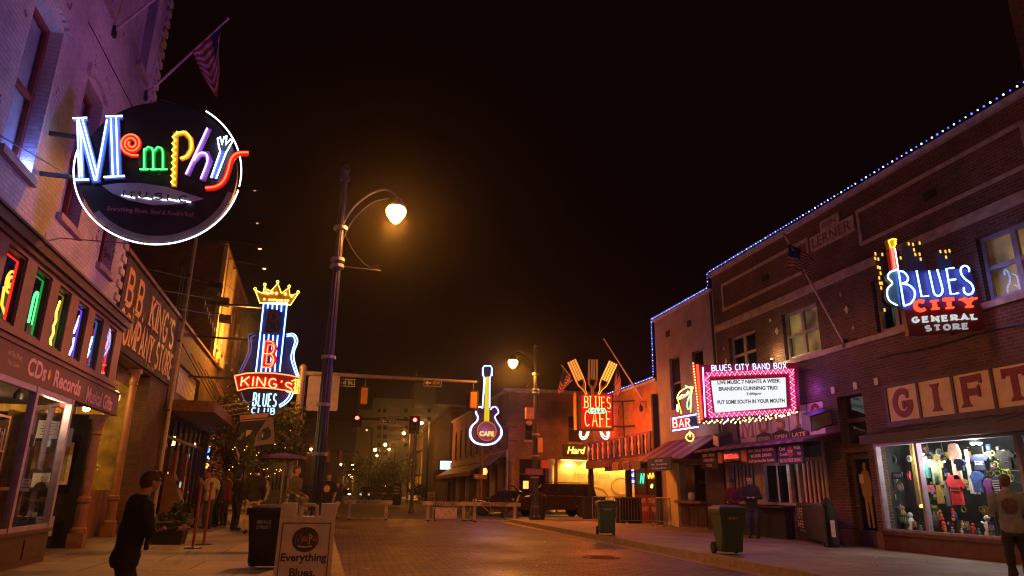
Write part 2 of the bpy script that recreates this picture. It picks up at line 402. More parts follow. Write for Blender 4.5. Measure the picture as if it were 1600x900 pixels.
def holed(mb, a0, a1, c0, c1, holes, b=0, deep=.3, mi=0):
    """a wall face with real openings and their reveals"""
    A = sorted({a0, a1, *[h[0] for h in holes], *[h[1] for h in holes]}); C = sorted({c0, c1, *[h[2] for h in holes], *[h[3] for h in holes]})
    A = [x for x in A if a0 <= x <= a1]; C = [x for x in C if c0 <= x <= c1]
    for i in range(len(A)-1):
        for j in range(len(C)-1):
            x, y = (A[i]+A[i+1])/2, (C[j]+C[j+1])/2
            if any(h[0] < x < h[1] and h[2] < y < h[3] for h in holes): continue
            mb.quad((A[i],b,C[j]),(A[i+1],b,C[j]),(A[i+1],b,C[j+1]),(A[i],b,C[j+1]), mi)
    for h0, h1, k0, k1 in holes:
        mb.quad((h0,b,k0),(h0,b,k1),(h0,b-deep,k1),(h0,b-deep,k0), mi); mb.quad((h1,b,k0),(h1,b,k1),(h1,b-deep,k1),(h1,b-deep,k0), mi)
        mb.quad((h0,b,k0),(h1,b,k0),(h1,b-deep,k0),(h0,b-deep,k0), mi); mb.quad((h0,b,k1),(h1,b,k1),(h1,b-deep,k1),(h0,b-deep,k1), mi)
    return mb
def window(fr, parent, h, b=-.14, frame='darkwood', cols=1, rows=2, pane='glass', behind=None, sill=None, fw=.06, back=.5):
    a0, a1, c0, c1 = h
    f = MB(fr); d = .07
    f.box(a0+.002,a0+fw,b-d,b,c0+.002,c1-.002).box(a1-fw,a1-.002,b-d,b,c0+.002,c1-.002).box(a0+fw,a1-fw,b-d,b,c0+.002,c0+fw).box(a0+fw,a1-fw,b-d,b,c1-fw,c1-.002)
    for i in range(1, cols):
        x = a0+(a1-a0)*i/cols; f.box(x-fw/1.6,x+fw/1.6,b-d,b+.003,c0+fw,c1-fw)
    for i in range(1, rows):
        z = c0+(c1-c0)*i/rows; f.box(a0+fw,a1-fw,b-d,b-.005,z-fw/2.2,z+fw/2.2)
    w = f.build('window', M[frame], parent)
    MB(fr).quad((a0+fw,b-.04,c0+fw),(a1-fw,b-.04,c0+fw),(a1-fw,b-.04,c1-fw),(a0+fw,b-.04,c1-fw)).build('pane', M[pane], w)
    if behind is not None:
        MB(fr).quad((a0+.01,b-back,c0),(a1-.01,b-back,c0),(a1-.01,b-back,c1),(a0+.01,b-back,c1)).build('blind', behind, w)
    if sill:
        MB(fr).box(a0-.08,a1+.08,-.05,.09,c0-.12,c0-.002).build('sill', M[sill], w)
    return w

# ============================================================ ground
NB, NW, NR, NY, NG, NP, NPK = glow((.10,.26,1),11), glow((.72,.82,1),7), glow((1,.045,.015),8), glow((1,.62,.05),6), glow((.06,1,.16),5), glow((.5,.22,1),7), glow((1,.10,.40),7)
NWB = glow((.35,.55,1),9); NDR = glow((1,.05,.03),3)
g = MB(); g.quad((-900,-60,-.03),(900,-60,-.03),(900,1500,-.03),(-900,1500,-.03)); struct(g.build('ground', M['asphalt']))
def kl(y): return .05-.036*(y-12)
g = MB(); g.quad((kl(-12),-12,0),(7.55,-12,0),(7.55,36.5,0),(kl(36.5),36.5,0)); struct(g.build('street', M['road']))
g = MB(); g.quad((-60,36.5,-.004),(60,36.5,-.004),(60,45.5,-.004),(-60,45.5,-.004)); struct(g.build('cross_street', M['asphalt']))
g = MB(); g.quad((-1.2,45.5,-.002),(7.6,45.5,-.002),(9.2,260,-.002),(-4.5,260,-.002)); struct(g.build('far_street', M['asphalt']))
def walk(name, poly, z=.15):
    mb = MB(); n = len(poly); mb.add([(x,y,z) for x,y in poly]+[(x,y,-.02) for x,y in poly], [tuple(range(n))]+[(i,i+n,(i+1)%n+n,(i+1)%n) for i in range(n)])
    return struct(mb.build(name, M['walk']))
walk('sidewalk', [(kl(-12)-.15,-12),(kl(34)-.15,34),(kl(34)-1.2,36.2),(-14,36.2),(-14,-12)])
walk('sidewalk', [(7.72,-12),(24,-12),(24,36.2),(8.6,36.2),(7.72,34)])
walk('sidewalk', [(7.8,48),(8.8,46),(40,46),(40,160),(9.2,160)]); walk('sidewalk', [(-1.5,48),(-3,46),(-40,46),(-40,160),(-4,160)])
k = MB(); k.hexa([(kl(-12)-.15,-12,-.02),(kl(-12),-12,-.02),(kl(34),34,-.02),(kl(34)-.15,34,-.02),(kl(-12)-.15,-12,.156),(kl(-12)-.01,-12,.15),(kl(34)-.01,34,.15),(kl(34)-.15,34,.156)])
struct(k.build('kerb', M['kerb']))
k = MB(); y = -12
while y < 34: k.hexa([(7.55,y,-.02),(7.72,y,-.02),(7.72,y+1.79,-.02),(7.55,y+1.79,-.02),(7.565,y,.15),(7.72,y,.157),(7.72,y+1.79,.157),(7.565,y+1.79,.15)]); y += 1.8
struct(k.build('kerb', M['kerb']))
# gutter and crosswalk
g = MB(); g.quad((7.2,-12,.004),(7.55,-12,.004),(7.55,36,.004),(7.2,36,.004)); struct(g.build('gutter', M['kerb']))
p = gz(940,871,0); t = E('manhole_cover', (p.x,p.y,0), 'round iron manhole cover set in the brick street', 'manhole cover')
g = MB(); g.lathe(p.x,p.y,0,[(.42,.001),(.42,.012),(.36,.014),(.36,.009)],28); g.build('rim', M['rust'], t)
g = MB(); g.lathe(p.x,p.y,0,[(.355,.004),(.355,.011)],28)
for i in range(-3,4): g.box(p.x-.25,p.x+.25,p.y+i*.085-.02,p.y+i*.085+.02,.010,.018)
g.build('plate', M['rust'], t)
for x, y in ((3.6,33.6),(5.3,33.9)): pass

# ============================================================ left: tall white painted brick building with the record shop
t = E('white_brick_building', FL.p(6,-4,0), 'tall white painted brick building above the record shop, neon transoms', 'building')
def holes(*L): return [tuple(h) for h in L]
H1 = [(9.98-3.0,11.08-3.0,5.86,8.45),(9.98,11.08,5.86,8.45),(12.38,13.38,5.80,8.45),(14.76,15.68,5.68,8.1),(8.9,9.8,10.1,12.5),(11.9,12.8,10.2,12.6),(14.8,15.5,10.4,12.6)]
w = MB(FL); holed(w, -4, 16.48, 4.72, 17, H1, 0, .34)
w.quad((16.48,0,4.72),(16.48,-9,4.72),(16.48,-9,17),(16.48,0,17)); w.quad((-4,0,17),(16.48,0,17),(16.48,-9,17),(-4,-9,17))
for i in range(40): w.box(16.2,16.52,.005,.05,5.0+i*.3,5.0+i*.3+.15)
w.build('wall', M['whitebrick'], t)
for i, h in enumerate(H1):
    # the lit sash windows show pale blinds behind the glass
    wd = window(FL, t, h, -.2, 'redpaint' if i < 4 else 'offwhite', 1, 2, 'glass', M['curtain'] if i in (0,1,2) else M['room'], 'stone', .09, .09 if i in (0,1,2) else .3)
    a = MB(FL); n = 9                                        # segmental brick arch over the opening
    for q in range(n):
        x0, x1 = h[0]-.12+(h[1]-h[0]+.24)*q/n, h[0]-.12+(h[1]-h[0]+.24)*(q+1)/n
        z = h[3]+.02+.16*(1-((q+.5)/n*2-1)**2)
        a.box(x0+.006, x1-.006, .002, .07, z-.02, z+.2)
    a.build('arch', M['whitebrick'], wd)
# storefront cornice, transom band and fascia
s = MB(FL); s.box(-4,16.3,.0,.42,4.66,4.80).box(-4,16.26,.0,.36,4.58,4.658).box(-4,16.34,.0,.46,4.802,4.84)
s.build('cornice', M['darkwood'], t)
s = MB(FL); s.box(-4,16.3,.0,.38,3.36,3.44).box(-4,16.28,.0,.34,3.29,3.358); s.build('cornice', M['trim'], t)
TR = [(7.1,7.9,NG),(8.12,8.85,NY),(9.15,9.88,NB),(10.2,10.88,NR),(11.25,11.9,NG),(12.26,12.85,NY),(13.26,13.86,NP),(14.24,14.84,NB),(15.22,15.80,NR)]
band = holed(MB(FL), -4, 16.28, 3.44, 4.58, [(a,b,3.5,4.52) for a,b,_ in TR], .30, .12); band.build('transom_frame', M['trim'], t)
COLS = {id(NG):(.05,.25,.08)}
for i,(a,b,c) in enumerate(TR):
    wd = MB(FL).box(a-.001,a+.04,.2,.27,3.5,4.52).box(b-.04,b+.001,.2,.27,3.5,4.52).box(a+.04,b-.04,.2,.27,4.48,4.519).box(a+.04,b-.04,.2,.27,3.501,3.54).build('window', M['black'], t)
    MB(FL).quad((a+.04,.26,3.54),(b-.04,.26,3.54),(b-.04,.26,4.48),(a+.04,.26,4.48)).build('pane', M['glass'], wd)
    if i == 8: MB(FL).box(a+.05,b-.06,-.04,-.03,3.55,4.45).build('lit_red_panel', glow((1,.01,.02),.55), wd)
    pc = {id(NR):(.30,.01,.02), id(NG):(.01,.06,.02), id(NY):(.05,.03,.05), id(NP):(.06,.02,.12), id(NB):(.02,.04,.10)}[id(c)]
    MB(FL).box(a+.03,b-.03,-.10,-.06,3.51,4.51).build('back_panel', mat('transom_back', pc, .5, var=.2), wd)
    nb = MB(FL); nb.tube([(b-.055,.19,3.56),(b-.055,.19,4.44),(a+.06,.19,4.44)], .017, 5)
    em = {id(NR):glow((1,.02,.01),2.2), id(NG):glow((.03,.5,.08),.8), id(NY):glow((.5,.25,.05),.6), id(NP):glow((.16,.06,.8),1.6), id(NB):glow((.04,.16,.6),1.0)}[id(c)]
    nb.build('neon_border', em, wd)
# glowing tubes standing in for the round sign's reflection in the transom panes
def zz(*P): return [(a, c) for a, c in P]
def spiral(cx, cy, r, turns, tail=None, n=34):
    P = [(cx+r*(1-.8*i/n)*math.cos(R_(20+360*turns*i/n)), cy+r*(1-.8*i/n)*math.sin(R_(20+360*turns*i/n))) for i in range(n+1)]
    return P
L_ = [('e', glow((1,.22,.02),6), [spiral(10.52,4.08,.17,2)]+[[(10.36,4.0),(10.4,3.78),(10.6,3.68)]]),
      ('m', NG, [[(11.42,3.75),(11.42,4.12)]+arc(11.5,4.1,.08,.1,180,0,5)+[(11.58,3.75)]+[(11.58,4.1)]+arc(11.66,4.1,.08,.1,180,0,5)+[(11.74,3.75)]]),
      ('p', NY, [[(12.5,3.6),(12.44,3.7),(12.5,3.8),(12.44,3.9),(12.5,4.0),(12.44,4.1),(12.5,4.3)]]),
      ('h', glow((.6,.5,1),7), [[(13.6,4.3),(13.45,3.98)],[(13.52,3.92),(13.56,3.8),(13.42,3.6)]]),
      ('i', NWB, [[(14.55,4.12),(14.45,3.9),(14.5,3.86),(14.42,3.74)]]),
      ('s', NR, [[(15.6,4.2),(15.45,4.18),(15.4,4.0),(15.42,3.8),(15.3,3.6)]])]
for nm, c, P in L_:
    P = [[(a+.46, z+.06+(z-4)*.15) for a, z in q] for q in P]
    p0 = P[0][0]; o = MB(FL); neon(o, P, .018, .1); o = o.build('reflected_letter', c)
    tag(o, {'e':'small orange spiral imitating a sign reflection in the red-edged transom window','m':'small green m imitating a sign reflection in the green-edged transom window','p':'small yellow zigzag imitating a sign reflection in the fourth transom pane','h':'small lilac stroke imitating a sign reflection in the violet-edged transom window','i':'short white-blue squiggle imitating a sign reflection in the teal-edged transom window','s':'small red s imitating a sign reflection in the solid red end transom window'}[nm], 'sign reflection', 'sign reflections built as tubes in the shop transoms')
f = MB(FL); f.box(-4,16.45,.30,.40,2.82,3.24).box(-4,16.47,.30,.425,3.242,3.27).box(-4,16.47,.30,.425,2.79,2.818)
fa = f.build('fascia', M['fascia'], t)
x = MB(FL); tf = lambda a, z: FL.sub(a, .402, z)
text(x, 'CDs', tf(11.38,2.90), w=.75, h=.27, bold=.03, b=.003); text(x, 'Records', tf(12.5,2.885), w=1.38, h=.27, bold=.03, b=.003); text(x, 'Musical Gifts', tf(14.25,2.84), w=1.75, h=.29, bold=.03, b=.003)
x.build('lettering', M['pinkpaint'], fa)
x = MB(FL); x.add([(12.26+.055*math.cos(i*.524), .405, 3.03+.09*math.sin(i*.524)) for i in range(12)], [tuple(range(12))]); text(x, 'All The Music', tf(10.62,3.06), w=.5, h=.07, b=.003); text(x, 'You Love', tf(10.66,2.94), w=.42, h=.07, b=.003)
x.build('lettering', M['goldpaint'], fa)
# display window bay: street face, then the side that turns in to the door
bulk = MB(FL); bulk.box(-4,13.6,.0,.42,.15,.62).box(-4,13.62,.0,.47,.622,.67)
for i in range(10):
    a = 3.3+i*1.02; bulk.box(a+.1,a+.92,.42,.438,.25,.54)
bulk.hexa([(13.6,.42,.15),(13.6,.0,.15),(15.5,-1.1,.15),(15.5,-.75,.15),(13.6,.42,.62),(13.6,.0,.62),(15.5,-1.1,.62),(15.5,-.75,.62)])
bulk.build('stall_riser', M['darkwood'], t)
SW = Fr(FL.p(13.6,.42,0), FL.p(15.5,-.75,0)-FL.p(13.6,.42,0), (FL.y*1.9+FL.x*1.17))
fr_ = MB(FL)
for a in (3.5,5.8,8.1,10.4,11.9,13.55): fr_.box(a-.05,a+.05,.33,.43,.672,2.79)
fr_.box(-4,13.5,.34,.42,.672,.74).box(-4,13.5,.34,.42,2.7,2.789)
fr_.fr = SW; fr_.box(.06,.14,-.1,-.02,.63,2.79).box(1.05,1.11,-.1,-.02,.63,2.79).box(2.12,2.22,-.1,-.02,.63,2.79).box(.14,2.12,-.09,-.03,.63,.70).box(.14,2.12,-.09,-.03,2.72,2.79)
dw = fr_.build('display_window', M['polepurple'], t)
gm = MB(FL); gm.quad((-4,.38,.74),(13.5,.38,.74),(13.5,.38,2.7),(-4,.38,2.7)); gm.fr = SW; gm.quad((.14,-.06,.70),(2.12,-.06,.70),(2.12,-.06,2.72),(.14,-.06,2.72)); gm.build('pane', M['glass'], dw)
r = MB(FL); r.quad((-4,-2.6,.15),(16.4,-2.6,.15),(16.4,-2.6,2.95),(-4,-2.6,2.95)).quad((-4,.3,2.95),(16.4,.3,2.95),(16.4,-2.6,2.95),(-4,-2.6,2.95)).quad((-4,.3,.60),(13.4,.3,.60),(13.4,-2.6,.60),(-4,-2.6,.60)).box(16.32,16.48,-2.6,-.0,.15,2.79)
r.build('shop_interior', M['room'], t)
# corner column, terracotta coloured cast iron
def column(fr, a, b, z0, z1, r=.16, parent=None, m='col'):
    c = MB(fr); c.box(a-r*1.3,a+r*1.3,b-r*1.3,b+r*1.3,z0,z0+.28).lathe(a,b,z0,[(r*1.4,.28),(r*1.4,.36),(r*1.05,.40),(r,.5),(r,.85),(r*1.25,.88),(r*1.25,.96),(r*.92,1.0),(r*.8,z1-z0-.42),(r*1.05,z1-z0-.4),(r*.9,z1-z0-.34),(r*1.2,z1-z0-.1)],14).box(a-r*1.3,a+r*1.3,b-r*1.3,b+r*1.3,z1-.1,z1-.002)
    return c.build('column', M[m], parent)
column(FL, 16.32, .12, .15, 2.79, .11, t)
dr = MB(FL); dr.box(14.6,14.68,-2.2,-1.3,.15,2.5).box(15.9,16.3,-1.4,-1.3,.15,2.79); dr.build('door', M['wood'], t)

# shelves of goods behind the glass
def pt(fr, a, b, c): return fr.p(a, b, c)
def inwin(px, py, b): a, c = FL.at(px, py, b); return Fr(FL.p(a, b, c), (.94,.34,0), (.34,-.94,0))
def portrait(label, px, py, b, w, h, fm, bgc, sk, coat):
    fr = inwin(px, py, b); fr.z = Vector((-.05,.13,1)).normalized(); t = E('framed_portrait', fr.o, label, 'framed picture', 'framed portraits in the record shop window')
    f = MB(fr); k = w*.1
    f.box(-w/2,w/2,-.03,.02,0,k).box(-w/2,w/2,-.03,.02,h-k,h).box(-w/2,-w/2+k,-.03,.02,k,h-k).box(w/2-k,w/2,-.03,.02,k,h-k); f.build('frame', fm, t)
    pi = MB(fr); pi.quad((-w/2+k,.0,k),(w/2-k,.0,k),(w/2-k,.0,h-k),(-w/2+k,.0,h-k),0)
    pi.add([(w*.30*math.cos(x*.314),.004,k+max(0,h*.30*math.sin(x*.314))) for x in range(11)], [tuple(range(11))], 2)
    pi.add([(w*.13*math.cos(x*.42),.008,h*.56+h*.16*math.sin(x*.42)) for x in range(15)], [tuple(range(15))], 1)
    pi.add([(w*.125*math.cos(x*.45),.010,h*.64+h*.10*math.sin(x*.45)) for x in range(8)], [tuple(range(8))], 3)
    pi.build('picture', [bgc, sk, coat, CL['pale']], t); return t
portrait('small black-framed portrait of a grey-haired man in a dark suit', 66, 766, .0, .46, .36, M['black'], mat('pic_cream',(.85,.75,.55),.5,var=.1), M['skin'], CL['black'])
portrait('larger gilt-framed painted portrait behind the small black-framed one', 74, 757, -.45, .66, .84, mat('gilt',(.45,.30,.10),.4,.4,var=.3,scale=20), mat('pic_olive',(.34,.30,.12),.6,var=.3), M['skin'], CL['maroon'])
def poster(label, px, py, b, w, h, m1, lines=5, cat='poster'):
    fr = inwin(px, py, b); t = E('poster', fr.o, label, cat, 'papers and prints in the record shop window'); MB(fr).box(-w/2,w/2,-.012,0,0,h).build('sheet', m1, t); l = MB(fr)
    for i in range(lines): q = random.uniform(.5,.85); l.box(-w/2*q,w/2*q,0,.003,h*(.88-.8*i/max(lines,1))-.012,h*(.88-.8*i/max(lines,1)))
    if lines: l.build('print', M['blackm'], t)
    return t
poster('white handbill with black print above the gilt-framed portrait', 72,685,-.2,.33,.32,M['paper'])
poster('dark landscape photograph beside the white handbill in the shop', 95,698,-.2,.32,.36,mat('photo_grey',(.13,.13,.16),.4),1)
poster('narrow cream price list under the gilt-framed portrait', 79,785,-.1,.15,.34,M['paper'])
poster('small cream note taped beside the window post', 38,768,.1,.12,.2,M['paper'],3)
poster('white square album leaning at the sill corner', 63,838,.1,.32,.33,M['offwhite'],2,'album')
poster('dark album sleeve with an orange and blue picture', 36,836,.1,.28,.28,mat('sleeve',(.06,.10,.18),.4),1,'album')
poster('thin white album standing on edge beside the dark sleeve', 48,836,.12,.07,.36,M['offwhite'],0,'album')
poster('tall white sheet leaning at the shop window edge', 12,800,.1,.08,.5,M['offwhite'],0)
bkm = [mat('book_%d'%i, c, .6, var=.1) for i, c in enumerate(((.35,.30,.25),(.12,.10,.10),(.28,.06,.05),(.10,.12,.16),(.45,.36,.20)))]
sh = E('bookcase', FL.p(12.6,-.5,.6), 'wooden bookcase of spines behind the shop window post', 'bookcase')
FL_ = FL; FL = FL.sub(1.5,0,0)
q = MB(FL); q.box(10.3,11.7,-.7,-.35,.6,.65).box(10.3,11.7,-.7,-.35,1.25,1.29).box(10.3,11.7,-.7,-.35,1.85,1.89).box(10.3,11.7,-.7,-.35,2.4,2.44).box(10.26,10.3,-.7,-.35,.6,2.44).box(11.7,11.74,-.7,-.35,.6,2.44); q.build('shelf', M['wood'], sh)
for zz_ in (.65,1.29,1.89):
    a = 10.32; i = 0
    while a < 11.64:
        wv = random.uniform(.03,.06); MB(FL).box(a,a+wv-.003,-.62,-.37,zz_+.001,zz_+random.uniform(.28,.4)).build('book', bkm[random.randrange(5)], sh); a += wv*1.7
FL = FL_
tb = E('display_table', FL.p(12.9,-.5,.6), 'brown wooden display table behind the portraits', 'table')
MB(FL).box(11.95,13.6,-.7,-.05,1.26,1.31).build('table_top', M['wood'], tb)
for a in (12.0,13.5):
    for b in (-.65,-.12): MB(FL).box(a,a+.06,b,b+.06,.6,1.258).build('leg', M['wood'], tb)
ez = E('easel', FL.p(12.2,.0,.6), 'small wooden easel holding the notes beside the post', 'easel')
for a0,a1 in ((11.95,12.15),(12.45,12.2)): MB(FL).tube([(a0,.0,.61),(a1,-.1,1.25)],.02,4).build('leg', M['wood'], ez)
MB(FL).box(11.98,12.42,-.02,.03,.86,.90).build('ledge', M['wood'], ez)
toyc = [mat('toy%d'%i,c,.5,var=.1) for i,c in enumerate(((.5,.35,.15),(.12,.1,.1),(.5,.1,.06),(.6,.55,.5)))]
for i in range(4):
    p = SW.p(.35+i*.22,-.28-.05*(i%2),.64); f = MB(Fr(p,(1,0,0),(0,1,0)))
    f.ball(0,0,.06,.05,.05,.06); f.ball(0,0,.16,.045); f.ball(-.05,-.02,.08,.02,.02,.04); f.ball(.05,-.02,.08,.02,.02,.04)
    tag(f.build('figurine', toyc[i], smooth=True), 'small painted figurine on the sill of the shop\'s side window', 'figurine', 'figurines in the side window')
# lamps inside and outside
def schoolhouse(fr, a, b, c, label, top, power=6, col=(1,.55,.12), r=.13, group='hanging globe lamps of the left-hand shops'):
    t = E('pendant_lamp', fr.p(a,b,c), label, 'lamp', group)
    MB(fr).lathe(a,b,c,[(.01,-.24),(r*.6,-.2),(r,-.06),(r*.95,.06),(r*.5,.13)],12).build('globe', glow((1,.62,.16),2.6), t, True)
    MB(fr).lathe(a,b,c,[(r*.52,.132),(r*.4,.2),(.012,.22),(.012,top-c)],10).build('fitting', M['dmetal'], t)
    light('lamp_light', fr.p(a,b,c-.32), power, col, .08); return t
schoolhouse(FL, 12.3, -.6, 2.45, 'dim yellow globe lamp inside the record shop window', 2.94, 9, (1,.6,.2), .12)
schoolhouse(FL, 18.3, -.2, 3.42, 'glowing yellow schoolhouse lamp beside the shop fascia end', 4.28, 16, (1,.55,.12), .16)
schoolhouse(FL, 18.1, -1.3, 2.75, 'bright small globe lamp deep in the columned entrance', 4.28, 14, (1,.62,.2), .13)
light('shop_spot', FL.p(13.1,.2,2.6), 42, (1,.62,.32), .05); light('shop_spot', FL.p(14.6,-1.3,2.6), 22, (1,.5,.2), .05)
tk = E('track_spotlight', FL.p(13.2,-.3,2.8), 'black spotlight clamped under the record shop ceiling', 'spotlight')
MB(FL).lathe(13.2,-.3,2.72,[(.07,0),(.075,.1),(.03,.16),(.012,.22)],10).build('housing', M['black'], tk)
sg = E('lit_notice', FL.p(15.2,-.6,2.1), 'small lit white notice in the record shop side window', 'lit sign')
MB(SW).box(1.2,1.52,-.22,-.19,2.02,2.24).build('housing', M['black'], sg); MB(SW).box(1.215,1.505,-.19,-.184,2.035,2.225).build('face', glow((.75,.9,.8),1.0), sg)
x = MB(SW)
for i,s_ in enumerate(('OPEN','7 DAYS')): text(x, s_, SW.sub(1.36,-.182,2.14-.085*i), h=.055, w=.2, center=True)
x.build('lettering', M['black'], sg)

# ------------------------------------------------------------ round neon sign on brackets
ms = Fr(FL.p(11.3,0,0), FL.y, -FL.x)
t = E('neon_sign', ms.p(1.4,0,4.9), 'big round black neon sign with multicoloured letters, hung off white wall', 'neon sign')
def A(*P, b=0): return [ms.at(x, y, b) for x, y in P]
c0 = ms.at(251,266); rx = (ms.at(382,266)[0]-ms.at(120,266)[0])/2; rz = (ms.at(251,151)[1]-ms.at(251,380)[1])/2
dk = [(c0[0]+(rx-.06)*math.cos(R_(i*7.5)), c0[1]+(rz-.05)*math.sin(R_(i*7.5))) for i in range(48)]
MB(ms).prism(dk, -.12, .0).build('disc', mat('sign_black',(.012,.010,.012),.45,var=.3), t)
def sgmt(pts, w, body, tubec, bd=.06, r=.011, cl=False, tw=None, name='letter', tube=None):
    o = MB(ms).ribbon(pts, w, .03, bd, closed=cl).build(name, body, t)
    n = MB(ms)
    for q in (tube or [pts]): n.tube([(a, bd+.03, c) for a, c in q], tw or r, 6, closed=cl)
    n.build('neon_tube', tubec, o); return o
blueb = mat('blue_channel',(.10,.16,.45),.4,var=.1); redb = mat('red_channel',(.6,.02,.015),.4,var=.1); yelb = mat('yellow_channel',(.75,.38,.02),.4,var=.1); grnb = mat('green_channel',(.01,.35,.06),.4,var=.1); purb = mat('purple_channel',(.38,.20,.55),.4,var=.1)
# M: stems, diagonals and slab serifs in one channel, several tubes
mo = MB(ms); k = 0
for pts, w in ((A((126,192),(129,282)),.09),(A((128,191),(153,288)),.13),(A((153,288),(171,190)),.08),(A((180,188),(183,279)),.17),(A((117,191),(139,190)),.06),(A((168,187),(194,187)),.06),(A((120,284),(142,284)),.06),(A((165,281),(197,279)),.06)):
    mo.ribbon(pts, w, .02, .07+.003*k); k += 1
mo = mo.build('letter', blueb, t); n = MB(ms)
for P in (((124,193),(127,281)),((129,205),(131,281)),((126,192),(151,286)),((132,192),(155,279)),((153,286),(170,192)),((176,190),(179,278)),((184,189),(187,277)),((117,190),(139,189)),((168,187),(194,186)),((120,285),(142,285)),((165,281),(197,279))):
    n.tube([(a, .11, c) for a, c in A(*P)], .012, 6)
n.build('neon_tube', glow((.36,.52,1),8), mo)
sp = [( 207+ (15-11.5*i/40)*math.cos(R_(-60-760*i/40)), 229+(15-11.5*i/40)*math.sin(R_(60+760*i/40)*1)) for i in range(41)]
sp = [(207+(16-12.5*i/40)*math.cos(R_(150+800*i/40)), 228-(16-12.5*i/40)*math.sin(R_(150+800*i/40)*1)*-1) for i in range(41)]
tail = [(218,246),(207,246),(197,241)]
sgmt(A(*(tail+sp)), .062, redb, NR, .06, .013)
m_ = [(224,216),(226,262)]
gm = MB(ms); k = 0
for P, w in ((((227,236),(227,267)),.06),(((227,239),(233,233),(239,235),(241,241),(241,267)),.06),(((242,240),(248,233),(254,235),(256,241),(256,267)),.06),(((221,268),(233,268)),.045),(((236,268),(247,268)),.045),(((250,268),(263,267)),.045)):
    gm.ribbon(A(*P), w, .03, .06+.002*k); k += 1
gm = gm.build('letter', grnb, t); n = MB(ms)
for P in (((227,236),(227,267)),((227,239),(233,233),(239,235),(241,241),(241,267)),((242,240),(248,233),(254,235),(256,241),(256,267)),((220,268),(234,268)),((236,268),(263,268))): n.tube([(a,.09,c) for a,c in A(*P)], .01, 5)
n.build('neon_tube', NG, gm)
cg = [ (ms.at(243,252)[0]+.26*math.cos(R_(i*15)), ms.at(243,252)[1]+.26*math.sin(R_(i*15))) for i in range(24)]
MB(ms).prism(cg, .002, .012).build('green_roundel', mat('dim_green',(.05,.08,.05),.6), t)
zg = [(278,209)]+[((271 if i%2 else 277)-i*.15, 213+i*5) for i in range(17)]
pb = MB(ms); pb.ribbon(A((276,209),(273,294)), .085, .03, .06); pb.ribbon(A((279,212),(290,210),(299,220),(300,235),(293,247),(283,251)), .085, .03, .064); pb = pb.build('letter', yelb, t)
n = MB(ms); n.tube([(a,.09,c) for a,c in A(*zg)], .011, 5); n.tube([(a,.09,c) for a,c in A(*smooth([(279,212),(290,210),(299,220),(300,235),(293,247),(283,251)],4))], .012, 5); n.build('neon_tube', NY, pb)
hb = MB(ms); hb.ribbon(A((327,203),(293,276)), .09, .03, .06); hb.ribbon(A((304,254),(313,243),(324,243),(328,254),(317,284)), .095, .03, .064); hb = hb.build('letter', purb, t)
n = MB(ms); n.tube([(a,.09,c) for a,c in A((325,204),(292,275))], .011, 5); n.tube([(a,.09,c) for a,c in A(*smooth([(304,254),(313,243),(323,244),(325,256),(315,282)],4))], .011, 5); n.build('neon_tube', glow((.62,.35,1),7), hb)
ib = MB(ms).ribbon(A((350,238),(334,281)), .10, .03, .06).build('letter', blueb, t)
n = MB(ms)
for P in (((345,240),(331,281)),((355,240),(339,282)),((345,240),(343,232),(341,220),(345,218),(348,230),(351,218),(355,216),(354,230),(361,221),(364,225),(358,235),(355,241))): n.tube([(a,.09,c) for a,c in A(*P)], .011, 5)
n.build('neon_tube', glow((.5,.65,1),9), ib)
sc = smooth([(389,242),(372,243),(362,252),(357,270),(350,286),(338,295),(322,297)],4)
sgmt(A(*sc), .10, redb, NR, .07, .014)
lens = A((160,291),(185,287),(220,287),(260,293),(318,311),(285,319),(240,321),(200,313),(175,302)); MB(ms).prism(lens[::-1], .002, .03).build('lens_panel', mat('lens_grey',(.42,.38,.44),.5,var=.1), t)
x = MB(ms); mu = [('M',193,305,12),('U',218,306,10),('S',242,309,11),('I',262,311,3),('C',280,313,12)]
for ch,px,py,wv in mu:
    a0,z0_ = ms.at(px,py,.05); P = strokes(ch, wv*.0098 if ch!='I' else None, .10)
    for q in P: x.tube([(a0+a,.06,z0_+c-.02) for a,c in q], .013, 5)
x.build('lettering', M['blackm'], t)
x = MB(ms); 
for px in (200,226,250,270,288): a0,z0_ = ms.at(px,306+(px-200)*.08,.04); x.tube([(a0-.09,.036,z0_),(a0+.10,.036,z0_-.02)], .010, 5)
x.build('neon_tube', glow((.8,.85,1),5), t)
x = MB(ms); bl = ms.at(167,331); br = ms.at(302,341); d = Vector((br[0]-bl[0], br[1]-bl[1])); tfm = Fr(ms.p(bl[0],.004,bl[1]), ms.x*d.x+Vector((0,0,1))*d.y, ms.y, (0,0,1))
text(x, "Everything Blues, Soul & Rock'n'Roll", tfm, w=d.length, h=.10, bold=.015); x.build('lettering', mat('dusty_red',(.45,.16,.16),.6), t)
